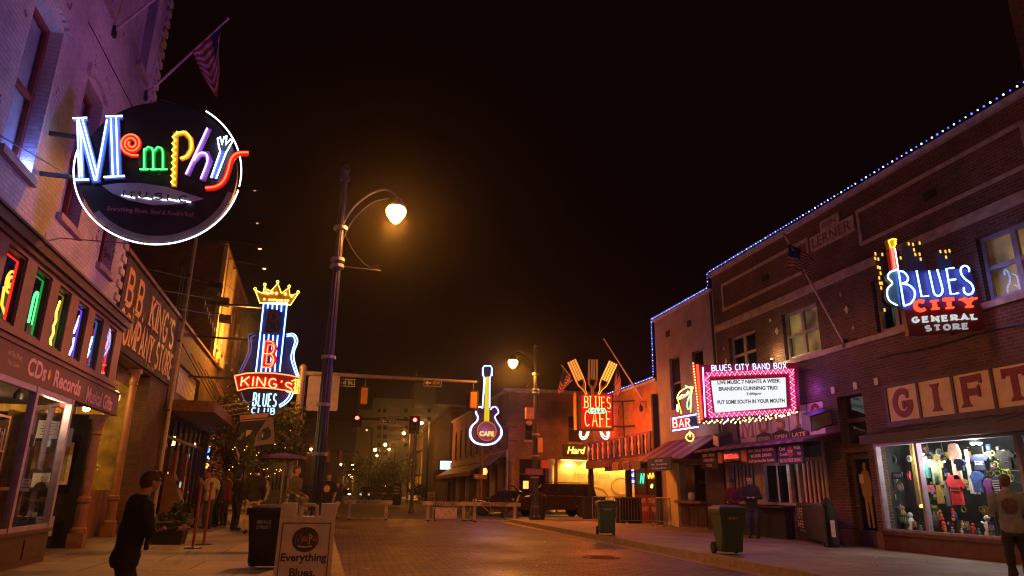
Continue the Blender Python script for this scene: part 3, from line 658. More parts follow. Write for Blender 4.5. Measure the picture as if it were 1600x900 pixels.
# edge return on the lower right, and the white ring tube in three runs
def el(a0, a1, ex=0, n=40): return [(c0[0]+(rx+ex)*math.cos(R_(a0+(a1-a0)*i/n)), c0[1]+(rz+ex)*math.sin(R_(a0+(a1-a0)*i/n))) for i in range(n+1)]
o = MB(ms).ribbon(el(-135,-12,-.10), .10, -.13, .012, closed=False).build('rim', M['metal'], t)
n = MB(ms)
for a0,a1 in ((172,268),(270,352),(356,425)): n.tube([(a,.04,c) for a,c in el(a0-2,a1-1,.005)], .0115, 6)
n.build('neon_tube', glow((.70,.80,1),5), t)
n = MB(ms)
for i in range(-12,1): 
    aa = R_(-135+i*-9.6-120*0+ (i+12)*0); 
for aa in range(-130,-12,12): n.tube([(c0[0]+(rx-.12)*math.cos(R_(aa)),-.02,c0[1]+(rz-.12)*math.sin(R_(aa))),(c0[0]+rx*math.cos(R_(aa)),.03,c0[1]+rz*math.sin(R_(aa)))], .008, 4)
n.build('tube_support', M['metal'], t)
for py in (212,276): a1,z1 = ms.at(128,py); MB(ms).box(-.32,a1+.25,-.1,-.04,z1-.03,z1+.03).build('bracket', M['dmetal'], t)
def wire(p, q, r=.008, label=None, sag=0, group='guy wires and cables of the left-hand fronts', name='wire', m='dmetal'):
    P = [Vector(p).lerp(Vector(q), i/8)-Vector((0,0,sag*4*(i/8)*(1-i/8))) for i in range(9)]
    o = MB().tube(P, r, 4, raw=True).build(name, M[m]); return tag(o, label, 'wire', group)
FLp = lambda px, py, b=0: FL.p(FL.at(px,py,b)[0], b, FL.at(px,py,b)[1])
wire(FLp(138,34), ms.p(c0[0]-.6,-.1,c0[1]+1.1), .012, 'long black guy wire from white wall down to the round sign')
wire(FLp(0,212), ms.p(c0[0]-1.2,-.1,c0[1]-.3), .010, 'guy wire crossing under the big blue-lit sash window')
wire(FLp(95,372), ms.p(c0[0]-.3,-.1,c0[1]-1.28), .010, 'short turnbuckle wire from white wall to bottom of sign')
wire(FLp(232,150), ms.p(c0[0]+.2,-.1,c0[1]+1.27), .006, 'thin wire from the roof corner to top of the round sign')

# ------------------------------------------------------------ flags
def flag(name, pts, label, group, fr, stripes=13, mats=None, canton=True, thick=.006):
    """pts: four sides as two hoist-to-fly curves (top, bottom) on frame fr with (a, b, c)"""
    top, bot = pts; n, mrow = 26, stripes; v, f, mi = [], [], []
    tp = smooth(top, 9); bp = smooth(bot, 9); n = min(len(tp), len(bp))
    for i in range(n):
        T, B = Vector(tp[i]), Vector(bp[i])
        for j in range(mrow+1):
            p = T.lerp(B, j/mrow); w = .035*math.sin(i*.8+j*.25)*min(1,i/6)
            v.append((p.x, p.y+w, p.z))
    for i in range(n-1):
        for j in range(mrow):
            f.append((i*(mrow+1)+j, i*(mrow+1)+j+1, (i+1)*(mrow+1)+j+1, (i+1)*(mrow+1)+j))
            mi.append(2 if canton and i < n*.4 and j < 7 else (0 if j % 2 == 0 else 1))
    mb = MB(fr); k = len(v)
    mb.add(v, f); mb.m = mi
    mb.add([(a,b-thick,c) for a,b,c in v], [q[::-1] for q in f]); mb.m = mi+mi
    if canton:                      # stars
        for i in range(1, int(n*.4)-1, 2):
            for j in range(1, 7, 2):
                p = Vector(v[i*(mrow+1)+j]); s = (Vector(tp[1])-Vector(tp[0])).length*.45
                for sg_ in (.004,-thick-.004):
                    mb.add([(p.x+s*(1 if q%2==0 else .4)*math.cos(q*math.pi/5), p.y+sg_, p.z+s*(1 if q%2==0 else .4)*math.sin(q*math.pi/5)) for q in range(10)], [tuple(range(10))], 1)
    return mb
FG = 'striped flags on slanting poles'
def flagpole(p, q, label, fmb=None, r=.03, flabel=None, fgroup=FG):
    t = E('flagpole', p, label, 'flagpole', 'slanting flagpoles on the fronts')
    MB().tube([p, q], r, 8, raw=True, r1=r*.7).build('pole', M['offwhite'], t)
    MB(Fr(q,(1,0,0),(0,1,0))).ball(0,0,.02,r*1.5,seg=8).build('finial', M['steel'], t, True)
    MB(Fr(p,(1,0,0),(0,1,0))).box(-.06,.06,-.06,.06,-.1,.12).build('socket', M['dmetal'], t)
    if fmb: tag(fmb.build('flag', [M['flagred'], M['flagwhite'], M['flagblue']], smooth=True), flabel, 'flag', fgroup)
# pole with limp flag: plane square to the wall at about 15 m
fa = FL.at(226,150)[0]; ff = Fr(FL.p(fa,0,0), FL.y, -FL.x)
def FP(px,py,b=0): a,c = ff.at(px,py,b); return (a,b,c)
b0 = FP(226,150); b1 = FP(356,30)
flagpole(ff.p(0,0,b0[2]), ff.p(*b1), 'white slanting flagpole with limp flag above the round sign',
  flag('flag', ([FP(349,38),FP(335,52),FP(319,66),FP(301,82)], [FP(340,62,.06),FP(343,105,.1),FP(338,150,.0),FP(318,120,-.08)]), '', '', ff), .03, 'limp striped flag hanging folded from pole above the round sign')
fa = FL.at(176,50)[0]; ff = Fr(FL.p(fa,0,0), FL.y, -FL.x); b0 = FP(176,50); b1 = FP(262,-18)
flagpole(ff.p(0,0,b0[2]), ff.p(*b1), 'bare slanting pole cut by the top of the photo', None, .035)

# ============================================================ the company store: painted sign band over columned entrance
t = E('sign_band_building', FL.p(20,-4,0), 'low dark brick shop with old gold painted sign band over columns', 'building')
w = MB(FL); w.box(16.49,23.3,-.4,-.02,4.3,6.5); w.quad((23.3,-.4,.15),(23.3,-9,.15),(23.3,-9,6.5),(23.3,-.4,6.5)); w.quad((16.49,-.4,6.49),(23.3,-.4,6.49),(23.3,-9,6.49),(16.49,-9,6.49)); w.box(20.9,23.3,-2.6,-.02,.15,4.29)
w.build('wall', M['darkbrick'], t)
MB(FL).box(16.49,23.32,-.42,.08,6.502,6.6).build('coping', M['trim'], t)
b_ = MB(FL).box(16.6,23.22,-.019,.05,4.36,6.44).build('sign_band', brick('painted_sign',(.085,.06,.07),(.06,.045,.055),(.05,.035,.04),worn=((.16,.08,.05),.58),bump=.5), t)
x = MB(FL)
def painted(s, a0, a1, z, h, sw, ser): slab(x, [[(a0+a, z+c) for a, c in p] for p in strokes(s, a1-a0, h, .2)], sw, .051, .056)
def painted(s, a0, a1, z0, h, sw, ser):
    P = strokes(s, a1-a0, h, .26); y = MB(FL.sub(a0, 0, z0)); slab(y, P, sw, .051, .056, ser, 0, h); x.v += y.v; n0 = len(x.v)-len(y.v); x.f += [tuple(i+n0 for i in f) for f in y.f]; x.m += y.m
painted("B.B. KING'S", 16.95, 22.6, 5.42, .78, .13, .07); painted('COMPANY STORE', 16.75, 23.0, 4.55, .68, .11, .05)
text(x, 'Est. 1967', FL.sub(20.0,.052,4.40), w=.8, h=.11, b=.004)
x.build('lettering', M['goldpaint'], b_)
column(FL, 19.7, -.14, .15, 4.29, .11, t)
g_ = MB(FL); g_.box(16.6,20.88,-.5,-.42,.15,1.25).box(16.6,20.88,-.5,-.42,3.95,4.29)
for a in (16.6,18.6,20.8): g_.box(a,a+.07,-.5,-.42,1.25,3.95)
dw = g_.build('shopfront', M['wood'], t); MB(FL).quad((16.6,-.46,1.25),(20.8,-.46,1.25),(20.8,-.46,3.95),(16.6,-.46,3.95)).build('pane', M['glass'], dw)
MB(FL).quad((16.5,-2.4,.15),(20.9,-2.4,.15),(20.9,-2.4,4.29),(16.5,-2.4,4.29)).quad((16.5,-.4,4.28),(20.9,-.4,4.28),(20.9,-2.4,4.28),(16.5,-2.4,4.28)).quad((20.89,-.5,.15),(20.89,-2.4,.15),(20.89,-2.4,4.28),(20.89,-.5,4.28)).build('shop_interior', mat('ochre_wall',(.45,.30,.07),.8,var=.5,scale=3), t)
light('shop_light', FL.p(18.8,-1.0,3.7), 90, (1,.58,.14), .15)
gt = E('neon_guitar', FL.p(19.2,-1.6,1.4), 'small red neon guitar standing inside yellow-lit columned shop', 'neon sign')
MB(FL).box(18.7,19.7,-1.7,-1.66,1.2,3.2).build('back_board', M['goldpaint'], gt)
n = MB(FL); n.tube([(19.2+.28*a,-1.6,1.5+1.5*c) for a,c in smooth([(0,0),(.9,.12),(.5,.38),(.75,.55),(.18,.62),(.15,1),(-.15,1),(-.18,.62),(-.75,.55),(-.5,.38),(-.9,.12)],4,True)], .02, 5, True); n.build('neon_tube', NDR, gt)
hl = E('crescent_lamp', FL.p(16.9,-1.3,1.0), 'thin yellow crescent lamp low beside the terracotta column', 'lamp')
MB(FL).tube([(17.35+.10*math.cos(R_(q)),-1.2,.95+.30*math.sin(R_(q))) for q in range(-70,80,15)], .018, 5).build('crescent_tube', glow((1,.4,.05),1.5), hl)
# downpipe between the fronts
t = E('drainpipe', FL.p(23.45,.1,.15), 'tall pale drainpipe between sign band shop and canopy building', 'drainpipe')
MB(FL).tube([(23.45,.1,.16),(23.45,.1,11.5)],.06,8).build('pipe', M['offwhite'], t)
for z in (1.5,3.6,5.8,8.0,10.2): MB(FL).box(23.36,23.54,-.02,.12,z,z+.06).build('clamp', M['dmetal'], t)

# ============================================================ dark brick club front with hung canopy
t = E('canopy_building', FL.p(28,-4,0), 'dark low brick club with rod-hung canopy over the pavement', 'building')
w = MB(FL); holed(w, 23.3, 33.6, 3.6, 6.5, [(24.6,28.9,4.35,5.3)], 0, .25); w.box(23.3,23.62,-.3,.0,.15,3.6).box(33.3,33.6,-.3,.0,.15,3.6); w.quad((33.6,0,.15),(33.6,-9,.15),(33.6,-9,6.5),(33.6,0,6.5)); w.quad((23.3,0,6.49),(33.6,0,6.49),(33.6,-9,6.49),(23.3,-9,6.49))
w.build('wall', M['darkbrick'], t); MB(FL).box(23.3,33.6,-.3,.1,6.502,6.6).build('coping', M['rust'], t)
sl = MB(FL)
for i in range(16): sl.box(24.65+i*.265,24.85+i*.265,-.2,-.12,4.36,5.29)
sl.build('shutter_row', M['offwhite'], t)
c = MB(FL); c.box(23.55,33.6,.02,1.32,3.66,3.74).box(23.55,33.6,1.322,1.39,3.64,3.96).box(23.5,23.548,.02,1.39,3.64,3.98); c.build('canopy', M['rust'], t)
for i in range(6): MB(FL).tube([(24.2+i*1.8,1.3,3.94),(24.2+i*1.8,.02,5.9)],.018,5).build('hanger_rod', M['trim'], t); MB(FL).tube([(24.2+i*1.5,1.38,3.9),(24.2+i*1.5,2.5,4.12)],.018,5).build('flag_rod', M['offwhite'], t)
s = MB(FL)
for i in range(9): s.box(23.65+i*1.15,23.75+i*1.15,-.25,-.15,.16,3.58)
s.box(23.62,33.3,-.25,-.15,.15,.5).box(23.62,33.3,-.25,-.15,2.9,3.0); sf = s.build('shopfront', M['darkwood'], t)
MB(FL).quad((23.62,-.2,.5),(33.3,-.2,.5),(33.3,-.2,3.6),(23.62,-.2,3.6)).build('pane', M['glass'], sf)
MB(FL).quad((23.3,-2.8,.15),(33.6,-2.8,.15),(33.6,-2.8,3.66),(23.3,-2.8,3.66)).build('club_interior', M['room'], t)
for i,(a,z,bb) in enumerate(((27.0,2.9,-1.2),(27.6,2.6,-1.2),(30.5,2.9,-1.5),(32.2,1.9,-1.3),(32.8,1.9,-1.2),(31.4,2.4,-2.0),(26.6,1.75,-1.0))):
    l = E('pendant_lamp', FL.p(a,bb,z), ['warm bulb high behind the club glass near the red door','second warm bulb, lower, beside the red door','bright orange bulb deeper in the club','yellow bulb low at far end of the club glass','yellow bulb at the last bay of the club glass','amber bulb mid-way down the club','low yellow bulb beside the red door'][i], 'lamp', 'bulbs hanging inside the canopy club')
    MB(FL).ball(a,bb,z,.07).build('bulb', glow((1,.5,.12),5), l, True); MB(FL).tube([(a,bb,z+.07),(a,bb,3.6)],.008,4).build('flex', M['black'], l)
light('club_light', FL.p(29,-1.5,3.0), 12, (1,.4,.1), .2); light('club_light', FL.p(32.4,-1.0,2.4), 10, (.25,.35,1), .2)
bn = E('beer_neon', FL.p(33.0,.3,2.2), 'blue and orange neon beer sign at the far end of canopy', 'neon sign')
MB(FL).box(32.5,33.2,.05,.12,2.0,3.1).build('board', M['black'], bn)
n = MB(FL); n.tube([(32.6+.5*a,.16,2.5+.5*c) for a,c in smooth([(0,.2),(.3,.9),(.7,.6),(1,1),(.9,.2),(.5,.1)],4,True)],.02,5,True); n.build('neon_tube', NB, bn)
n = MB(FL)
for i in range(3): n.box(32.6+i*.19,32.75+i*.19,.13,.17,2.15,2.35)
n.build('lit_letters', glow((1,.3,.06),4), bn)
rd = E('red_door', FL.p(27.2,.0,.15), 'open dark red door posts with pale panels under canopy', 'door')
for a in (26.2,28.3):
    MB(FL).box(a,a+.34,-.1,.02,.16,2.55).build('post', M['redpaint'], rd); MB(FL).box(a+.04,a+.30,.021,.03,1.25,1.75).build('pale_panel', M['pinkpaint'], rd)
at_ = E('cash_machine', FL.p(24.9,.3,.15), 'beige free-standing cash machine against the brick pier', 'cash machine')
MB(FL).hexa([(24.5,.05,.15),(25.15,.05,.15),(25.15,.6,.15),(24.5,.6,.15),(24.5,.05,1.1),(25.15,.05,1.1),(25.15,.6,1.0),(24.5,.6,1.0)]).hexa([(24.5,.05,1.102),(25.15,.05,1.102),(25.15,.59,1.002),(24.5,.59,1.002),(24.55,.05,1.75),(25.1,.05,1.75),(25.1,.3,1.75),(24.55,.3,1.75)]).build('cabinet', M['trim'], at_)
fq = Fr(FL.p(24.8,.5,1.3), FL.x, FL.y+Vector((0,0,.4)), Vector((0,0,1))-FL.y*.38)
MB(FL).box(24.62,25.02,.40,.49,1.3,1.55).build('screen_hood', M['black'], at_)
MB(FL).box(24.68,24.98,.491,.496,1.34,1.51).build('screen', glow((.5,.65,.6),.8), at_)
MB(FL).box(24.7,24.96,.60,.66,.85,.95).build('keypad', M['dmetal'], at_)

for i in range(3): MB(FL).box(30.35+i*.42,30.65+i*.42,.02,.10,6.75,10.9).build('orange_pilaster', M['cream'], t) if 0 else None
# pennants and a string of floodlights along the eaves
# ------------------------------------------------------------ taller brick building behind, with orange-lit windows
t = E('corner_brick_building', FL.p(37,-4,0), 'taller dark brick building whose tall windows glow orange', 'building')
H4 = [(30.6+i*2.3,31.9+i*2.3,7.2,9.9) for i in range(4)]+[(31+i*2.4,32.6+i*2.4,4.0,5.8) for i in range(1,3)]
w = MB(FL); 
w2 = holed(MB(FL), 33.62, 40.3, .15, 11.4, [h for h in H4 if h[0] > 33.7], 0, .25); w = holed(MB(FL), 30.0, 33.62, 6.5, 11.4, [(30.6,31.9,7.2,9.9),(32.3,33.3,7.2,9.9)], 0.0, .25)
w.v += []; 
w.quad((30,0,6.5),(30,-9,6.5),(30,-9,11.4),(30,0,11.4)); w.quad((30,0,11.39),(40.3,0,11.39),(40.3,-9,11.39),(30,-9,11.39)); w.quad((40.3,0,.15),(40.3,-9,.15),(40.3,-9,11.4),(40.3,0,11.4))
n0 = len(w.v); w.v += w2.v; w.f += [tuple(i+n0 for i in f) for f in w2.f]; w.m += w2.m
w.build('wall', M['farbrick'], t); MB(FL).box(29.95,40.35,-.2,.12,11.402,11.55).build('coping', M['trim'], t)
for a0,a1 in ((30.05,30.5),(31.95,32.25),(33.4,33.9)): MB(FL).box(a0,a1,.005,.16,6.6,11.35).build('pale_pilaster', M['creamy'], t)
light('box_flood_light', FL.p(30.6,1.3,7.4), 800, (1,.36,.04), .1)
for h in ((30.6,31.9,7.2,9.9),(32.3,33.3,7.2,9.9))+tuple(h for h in H4 if h[0] > 33.7):
    window(FL, t, h, -.1, 'trim', 1, 3, 'glass', glow((1,.34,.05),.22), 'stone', .09, .3)
for i,(px,py) in enumerate(((398,298),(401,348),(405,388),(412,418))):
    pass
hf = Fr(FL.p(34,0,0), FL.y, -FL.x)
fl_lab = ['top small floodlight of the row hanging in the dark sky','second floodlight from the top of the sky row','bright third floodlight of the row beside the crown','lowest and brightest floodlight just above the neon crown']
arm = E('cable_rig', hf.p(.1,0,9.2), 'thin cable rig carrying small floodlights off the brick corner', 'cable rig')
pts = []
for i,(px,py) in enumerate(((398,298),(402,349),(406,389),(413,420))):
    f = Fr(FL.p(28+i*1.5,0,0), FL.y, -FL.x); a,c = f.at(px,py); P = f.p(a,0,c); pts.append((f,a,c))
    MB().tube([f.p(0,0,c+.25), P+Vector((0,0,.14))], .012, 4, raw=True).build('cable', M['dmetal'], arm)
    t = E('floodlight', P, fl_lab[i], 'floodlight', 'small floodlights hung off the brick corner')
    MB(f).hexa([(a-.14,-.07,c+.03),(a+.14,-.07,c+.03),(a+.14,.07,c+.01),(a-.14,.07,c+.01),(a-.08,-.05,c+.14),(a+.08,-.05,c+.14),(a+.08,.05,c+.14),(a-.08,.05,c+.14)]).build('housing', M['dmetal'], t)
    MB(f).ball(a,.0,c+.005,.07 if i>1 else .05,.05,.035).build('lamp', glow((1,.40,.12),[.6,1.2,7,9][i]), t, True)
# box floodlights clamped to the club eaves
for i,(px,py) in enumerate(((337,447),(348,470),(352,497))):
    f = Fr(FL.p(26+i*1.2,0,0), FL.y, -FL.x); a,c = f.at(px,py); t = E('box_floodlight', f.p(a,0,c), ['dark box floodlight nearest the drainpipe wires','tan box floodlight in the middle of three at orange window','tan box floodlight lowest of three at orange window'][i], 'floodlight', 'box floodlights above the canopy')
    MB(f).hexa([(a-.25,-.2,c-.15),(a+.22,-.2,c-.19),(a+.25,.15,c-.12),(a-.22,.15,c-.08),(a-.22,-.2,c+.13),(a+.22,-.2,c+.13),(a+.22,.1,c+.12),(a-.22,.1,c+.12)]).build('housing', M['black' if i==0 else 'trim'], t)
    MB(f).tube([(a,-.05,c+.13),(a*.5,-.1,c+.2),(0,-.1,c+.1)],.02,5).build('arm', M['dmetal'], t)
cols_ = 0
pn = E('pennant_string', FL.p(27,.3,6.6), 'string of little dark triangular pennants along club roof edge', 'pennants')
mb = MB(FL)
for i in range(14):
    a = 25+i*.55; z = 7.6-i*.06; mb.add([(a,.4,z),(a+.22,.4,z-.01),(a+.11,.41,z-.3)], [(0,1,2)]); mb.add([(a,.39,z),(a+.22,.39,z-.01),(a+.11,.40,z-.3)], [(2,1,0)])
mb.tube([(24.5,.4,7.66),(33,.4,6.75)],.01,4); mb.build('pennants', M['navy'], pn)
for i in range(5):
    z = 6.6; tag(MB(FL).tube([(24.6+i*.5,-.4,6.6),(24.6+i*.5,-.4,8.7-i*.12)],.012,4).build('steel_rod', M['metal']), 'thin vertical steel rod rising from the club roof edge', 'rod', 'thin rods on the club roof')
for i,(p,q) in enumerate((((230,420),(337,445)),((215,447),(346,470)),((235,475),(352,495)),((349,440),(420,500)),((372,467),(440,560)))):
    wire(FLp(*p), Fr(FL.p(27,0,0),FL.y,-FL.x).p(*[ (v[0],0,v[1]) for v in [Fr(FL.p(27,0,0),FL.y,-FL.x).at(*q)]][0]), .01, ['upper cable running from drainpipe to dark box floodlight','middle cable from drainpipe to tan box floodlight','lower cable from sign band to lowest box floodlight','diagonal cable from orange window to crown sign','diagonal cable ending at the guitar club sign'][i])

# ============================================================ crown-topped guitar club sign, hung square to the wall
bs = Fr(FL.p(27,0,0), FL.y, -FL.x)
def B(*P, b=0): return [bs.at(x, y, b) for x, y in P]
def poly(mb, P, b0, b1, mi=0, fr=bs):
    q = [fr.at(x, y, 0) for x, y in P]
    ar = sum(q[i-1][0]*q[i][1]-q[i][0]*q[i-1][1] for i in range(len(q)))
    return mb.prism(q if ar > 0 else q[::-1], b0, b1, mi)
def tubes(P, r, b, fr=bs, closed=False, seg=5, mb=None):
    mb = mb or MB(fr)
    for q in P: mb.tube([(a, b, c) for a, c in [fr.at(x, y) for x, y in q]], r, seg, closed)
    return mb
t = E('guitar_club_sign', bs.p(1.2,0,3.9), 'tall blue neon guitar sign with gold crown and red letter B', 'neon sign')
nk = poly(MB(bs), [(411,474),(450,474),(438,582),(399,582)], -.12, .0).build('neck_board', mat('deep_blue',(.02,.04,.16),.4,var=.1), t)
n = tubes([((412,474),(400,581)),((448.5,474),(437,581)),((412,474),(449,474)),((419,474),(418,482)),((426,474),(425.5,483)),((433,475),(432.5,484)),((440,475),(439.5,487)),((413,523),(408,581)),((420,523),(415,581)),((427,524),(422,581)),((434,524),(429,581))], .022, .035)
n.build('neon_tube', glow((.16,.36,1),10), nk)
cr = poly(MB(bs), [(397,453),(406,473),(454,475),(466,458),(453,461),(452,447),(440,457),(434,441),(424,455),(413,445),(411,458)], -.1, .02).build('crown', mat('crown_gold',(.55,.25,.04),.4,.2,var=.2), t)
n = tubes([((399,454),(406,474),(454,477),(466,459),(453,462),(452,450),(440,459),(434,443),(424,455),(415,453),(414,446),(411,459),(399,454))], .02, .06)
n.build('neon_tube', glow((.9,.75,.10),4), cr)
for i,(x,y) in enumerate(((415,458),(419,459),(425,458),(432,459),(446,460),(456,463),(413,468),(421,469),(425,469),(429,469),(433,470),(437,470),(441,470),(446,470),(450,470))):
    a,c = bs.at(x,y); MB(bs).ball(a,.06,c,.055 if i<6 else .04,seg=6).build('bulb', glow((1,.48,.08),7), cr)
for x,y in ((399,452),(414,445),(434,441),(452,448),(466,457)):
    a,c = bs.at(x,y); MB(bs).tube([(a+.05*math.cos(q),.06,c+.05*math.sin(q)) for q in [k*.785 for k in range(8)]],.012,4,True).build('crown_ring', glow((.9,.75,.10),4), cr)
def letterB(cx, y0, y1, body, tb, nm='letter'):
    a0,c0_ = bs.at(cx-13, y1); a1,c1_ = bs.at(cx+13, y0); o = MB(bs); S_ = strokes('B', a1-a0-.16, c1_-c0_-.14)
    slab(o, [[(a0+.10+a, c0_+.07+c) for a,c in p] for p in S_], .19, .0, .07)
    o = o.build(nm, body, t)
    n = MB(bs)
    for p in S_: n.tube([(a0+.03+a*1.2, .10, c0_+.0+c*1.13) for a,c in p], .018, 5); 
    for p in S_: n.tube([(a0+.16+a*.72, .10, c0_+.12+c*.85) for a,c in p], .014, 5)
    n.build('neon_tube', tb, o)
letterB(426, 486, 520, mat('brown_letter',(.13,.04,.02),.5), M['rust'])
letterB(421, 534, 574, mat('red_letter',(.85,.03,.01),.4,em=(1,.03,.01),es=.25,var=.1), glow((1,.10,.04),9))
rb = mat('ribbon_red',(.30,.015,.01),.5,var=.1)
rbp = [(367,588),(385,584),(405,583),(430,584),(452,587),(469,591),(467,616),(450,611),(430,608),(405,606),(388,607),(372,611)]
ro = poly(MB(bs), rbp, -.1, .09).build('ribbon_board', rb, t)
n = tubes([rbp+[rbp[0]]], .02, .115); n.build('neon_tube', glow((1,.16,.05),5), ro)
n = MB(bs)
a0,c0_ = bs.at(377,604); a1,_ = bs.at(457,604); bw = a1-a0
for p in strokes("KING'S", bw, .34, .3): n.tube([(a0+a,.13,c0_+c+.10*math.sin(a/bw*math.pi)-.16*(a/bw)+.0) for a,c in dens(p)], .026, 5)
n.build('neon_lettering', glow((1,.10,.04),11), ro)
n = tubes([((456,596),(464,594),(468,597),(460,600),(468,603),(459,607),(466,610),(458,613)),((462,593),(461,616)),((466,593),(464,616))], .016, .13); n.build('neon_scroll', NY, ro)
bd = poly(MB(bs), [(392,612),(434,612),(432,648),(391,648)], -.1, .03).build('name_board', mat('deep_navy',(.01,.015,.05),.5), t)
x = MB(bs)
a0,c0_ = bs.at(395,634); slab(x, [[(a0+a,c0_+c) for a,c in p] for p in strokes('BLUES', bs.at(431,632)[0]-a0, .46, .42)], .05, .031, .06)
a0,c0_ = bs.at(393,646); slab(x, [[(a0+a,c0_+c) for a,c in p] for p in strokes('CLUB', bs.at(429,643)[0]-a0, .21, .42)], .04, .031, .06)
x.build('lettering', glow((.40,.68,1),2.2), bd)
# guitar body outline, double tubes, lit right half, dim left half
rt = [(448,526),(457,525),(461,533),(457,548),(455,560),(460,578),(464,588)]
n = tubes([smooth(rt,4), smooth([(448,523),(459,522),(465,533),(460,548),(459,560),(463,576),(467,588)],4), smooth([(454,612),(451,620),(444,628),(436,633)],4), smooth([(458,614),(454,623),(446,631),(437,636)],4)], .022, .03); n.build('neon_outline', glow((.18,.38,1),9), t)
n = tubes([smooth([(396,521),(388,524),(389,537),(388,552),(378,572),(373,584)],4), smooth([(400,524),(392,528),(393,540),(391,553),(381,574),(377,583)],4), smooth([(377,613),(381,624),(390,633)],4)], .02, .03); n.build('neon_outline', glow((.25,.15,.45),.55), t)
bb_ = poly(MB(bs), smooth([(402,520),(388,523),(389,540),(386,556),(375,580),(375,612),(384,630),(400,640),(430,640),(448,628),(461,605),(464,585),(456,565),(459,540),(464,528),(458,520),(446,518)],4,True), -.14, -.125).build('body_board', mat('blue_black',(.012,.016,.06),.5), t)
for a_,z_ in ((400,5.2),(405,8.0),(395,6.7)): MB(bs).box(-.2,bs.at(a_,550)[0],-.13,-.05,z_,z_+.07).build('bracket', M['dmetal'], t)

# ============================================================ street lamps
SO = (1,.30,.035)
def street_lamp(name, base, H, arm, label, group='street lamps on fluted poles', lit=True, side=1, detail=True, power=0, r0=.155, gs=1):
    t = E(name, base, label, 'street lamp', group); x, y, z = base
    lx = 0; f = WLD; mb = MB()
    mb.lathe(x,y,z,[(.30,0),(.30,.12),(.26,.2),(.24,.55),(.20,.62),(r0,.8),(r0*.98,1.2),(r0*.55,H)],24 if detail else 12,flute=.10 if detail else 0)
    mb.build('pole', M['pole'], t)
    h = MB(); h.lathe(x,y,z+H,[(r0*.5,0),(r0*.85,.03),(r0*.85,.12),(r0*.4,.16),(r0*.75,.25),(r0*.55,.36),(.01,.42)],12); h.build('finial', M['pole'], t)
    A_ = MB()
    zt = z+H-.1
    def q(d, c): return (x+side*d, y, z+c)
    A_.tube([q(*p) for p in smooth([(0,H-1.15),(.22,H-.65),(.55,H-.28),(arm*.72,H-.1),(arm-.12,H-.14),(arm,H-.32)],4)], .03, 6)
    A_.tube([q(*p) for p in smooth([(0,H-1.9),(.12,H-1.25),(.38,H-.75),(arm*.58,H-.42),(arm*.85,H-.30)],4)], .018, 5)
    A_.build('bracket', M['pole'], t)
    if detail:
        Bn = MB(); zb = H-2.05
        Bn.tube([q(0,zb),q(.95,zb-.03)],.022,6); Bn.tube([q(*p) for p in smooth([(.05,zb+1.1),(.12,zb+.75),(.35,zb+.35),(.62,zb+.08),(.8,zb+.02)],4)],.012,5)
        Bn.tube([q(.13+.07*math.cos(k*.6),zb+1.1+.07*math.sin(k*.6)) for k in range(11)],.01,4); Bn.tube([q(.86+.05*math.cos(k*.6),zb+.05+.05*math.sin(k*.6)) for k in range(11)],.01,4)
        Bn.build('banner_arm', M['pole'], t)
        for c in (zb,H-1.15,H-1.9,3.9,2.9,1.9): MB().lathe(x,y,z+c-.04,[(r0*1.0+.02,0),(r0*1.0+.02,.07)],14).build('collar', M['metal'], t)
    lxp = x+side*arm; zl = z+H-.62
    MB().lathe(lxp,y,zl,[(.15*gs,.10),(.17*gs,.16),(.10*gs,.30),(.04,.36)],12).build('lamp_hood', M['pole'], t)
    MB().lathe(lxp,y,zl-.15,[(.01,-.12*gs),(.08*gs,-.07*gs),(.165*gs,.08),(.18*gs,.18),(.15*gs,.25)],14).build('globe', glow((1,.42,.06),45 if power else 14), t, True)
    if power: light('street_lamp_light', (lxp,y,zl-.32), power, SO, .15, 'SPOT', (lxp,y,0), spot=177).data.spot_blend = .12
    return t
LH = yz(541,262,15).z-.15-.35
street_lamp('street_lamp', (yz(488,835,15).x,15,.15), LH, yz(629,314,15).x-yz(541,300,15).x-.08, 'tall fluted street lamp glowing orange beside folding sign, nearest of all', power=1300, r0=.135, gs=1.3)
P2 = gz(836,812)
hz2 = hit(839,543,(0,P2.y,0),Vector((0,1,0))).z-.15
street_lamp('street_lamp', (P2.x,P2.y,.15), hz2-.2, P2.x-yz(801,560,P2.y).x-.02, 'fluted street lamp with pink signal boxes beside round dark bin', side=-1, power=1700, r0=.17, gs=1.35)
street_lamp('street_lamp', (-9.2,47.2,.15), 7.6, 1.35, 'unseen street lamp added round the left corner of the junction', side=1, power=1500, group='street lamps hidden round the corners')  # out of view, added to brighten the cross street
street_lamp('street_lamp', (21.5,38.6,.15), 7.6, 1.35, 'street lamp round the right corner of the junction', side=-1, power=2200, group='street lamps hidden round the corners')
# lamps of the same row behind and beside the photographer
for x,y,s_ in ((-1,-12,1),(8.6,3,-1),(8.6,-18,-1)): street_lamp('street_lamp', (x,y,.15), 7.6, 1.35, 'fluted street lamp of the row behind the camera', side=s_, power=380, group='street lamps behind the camera')
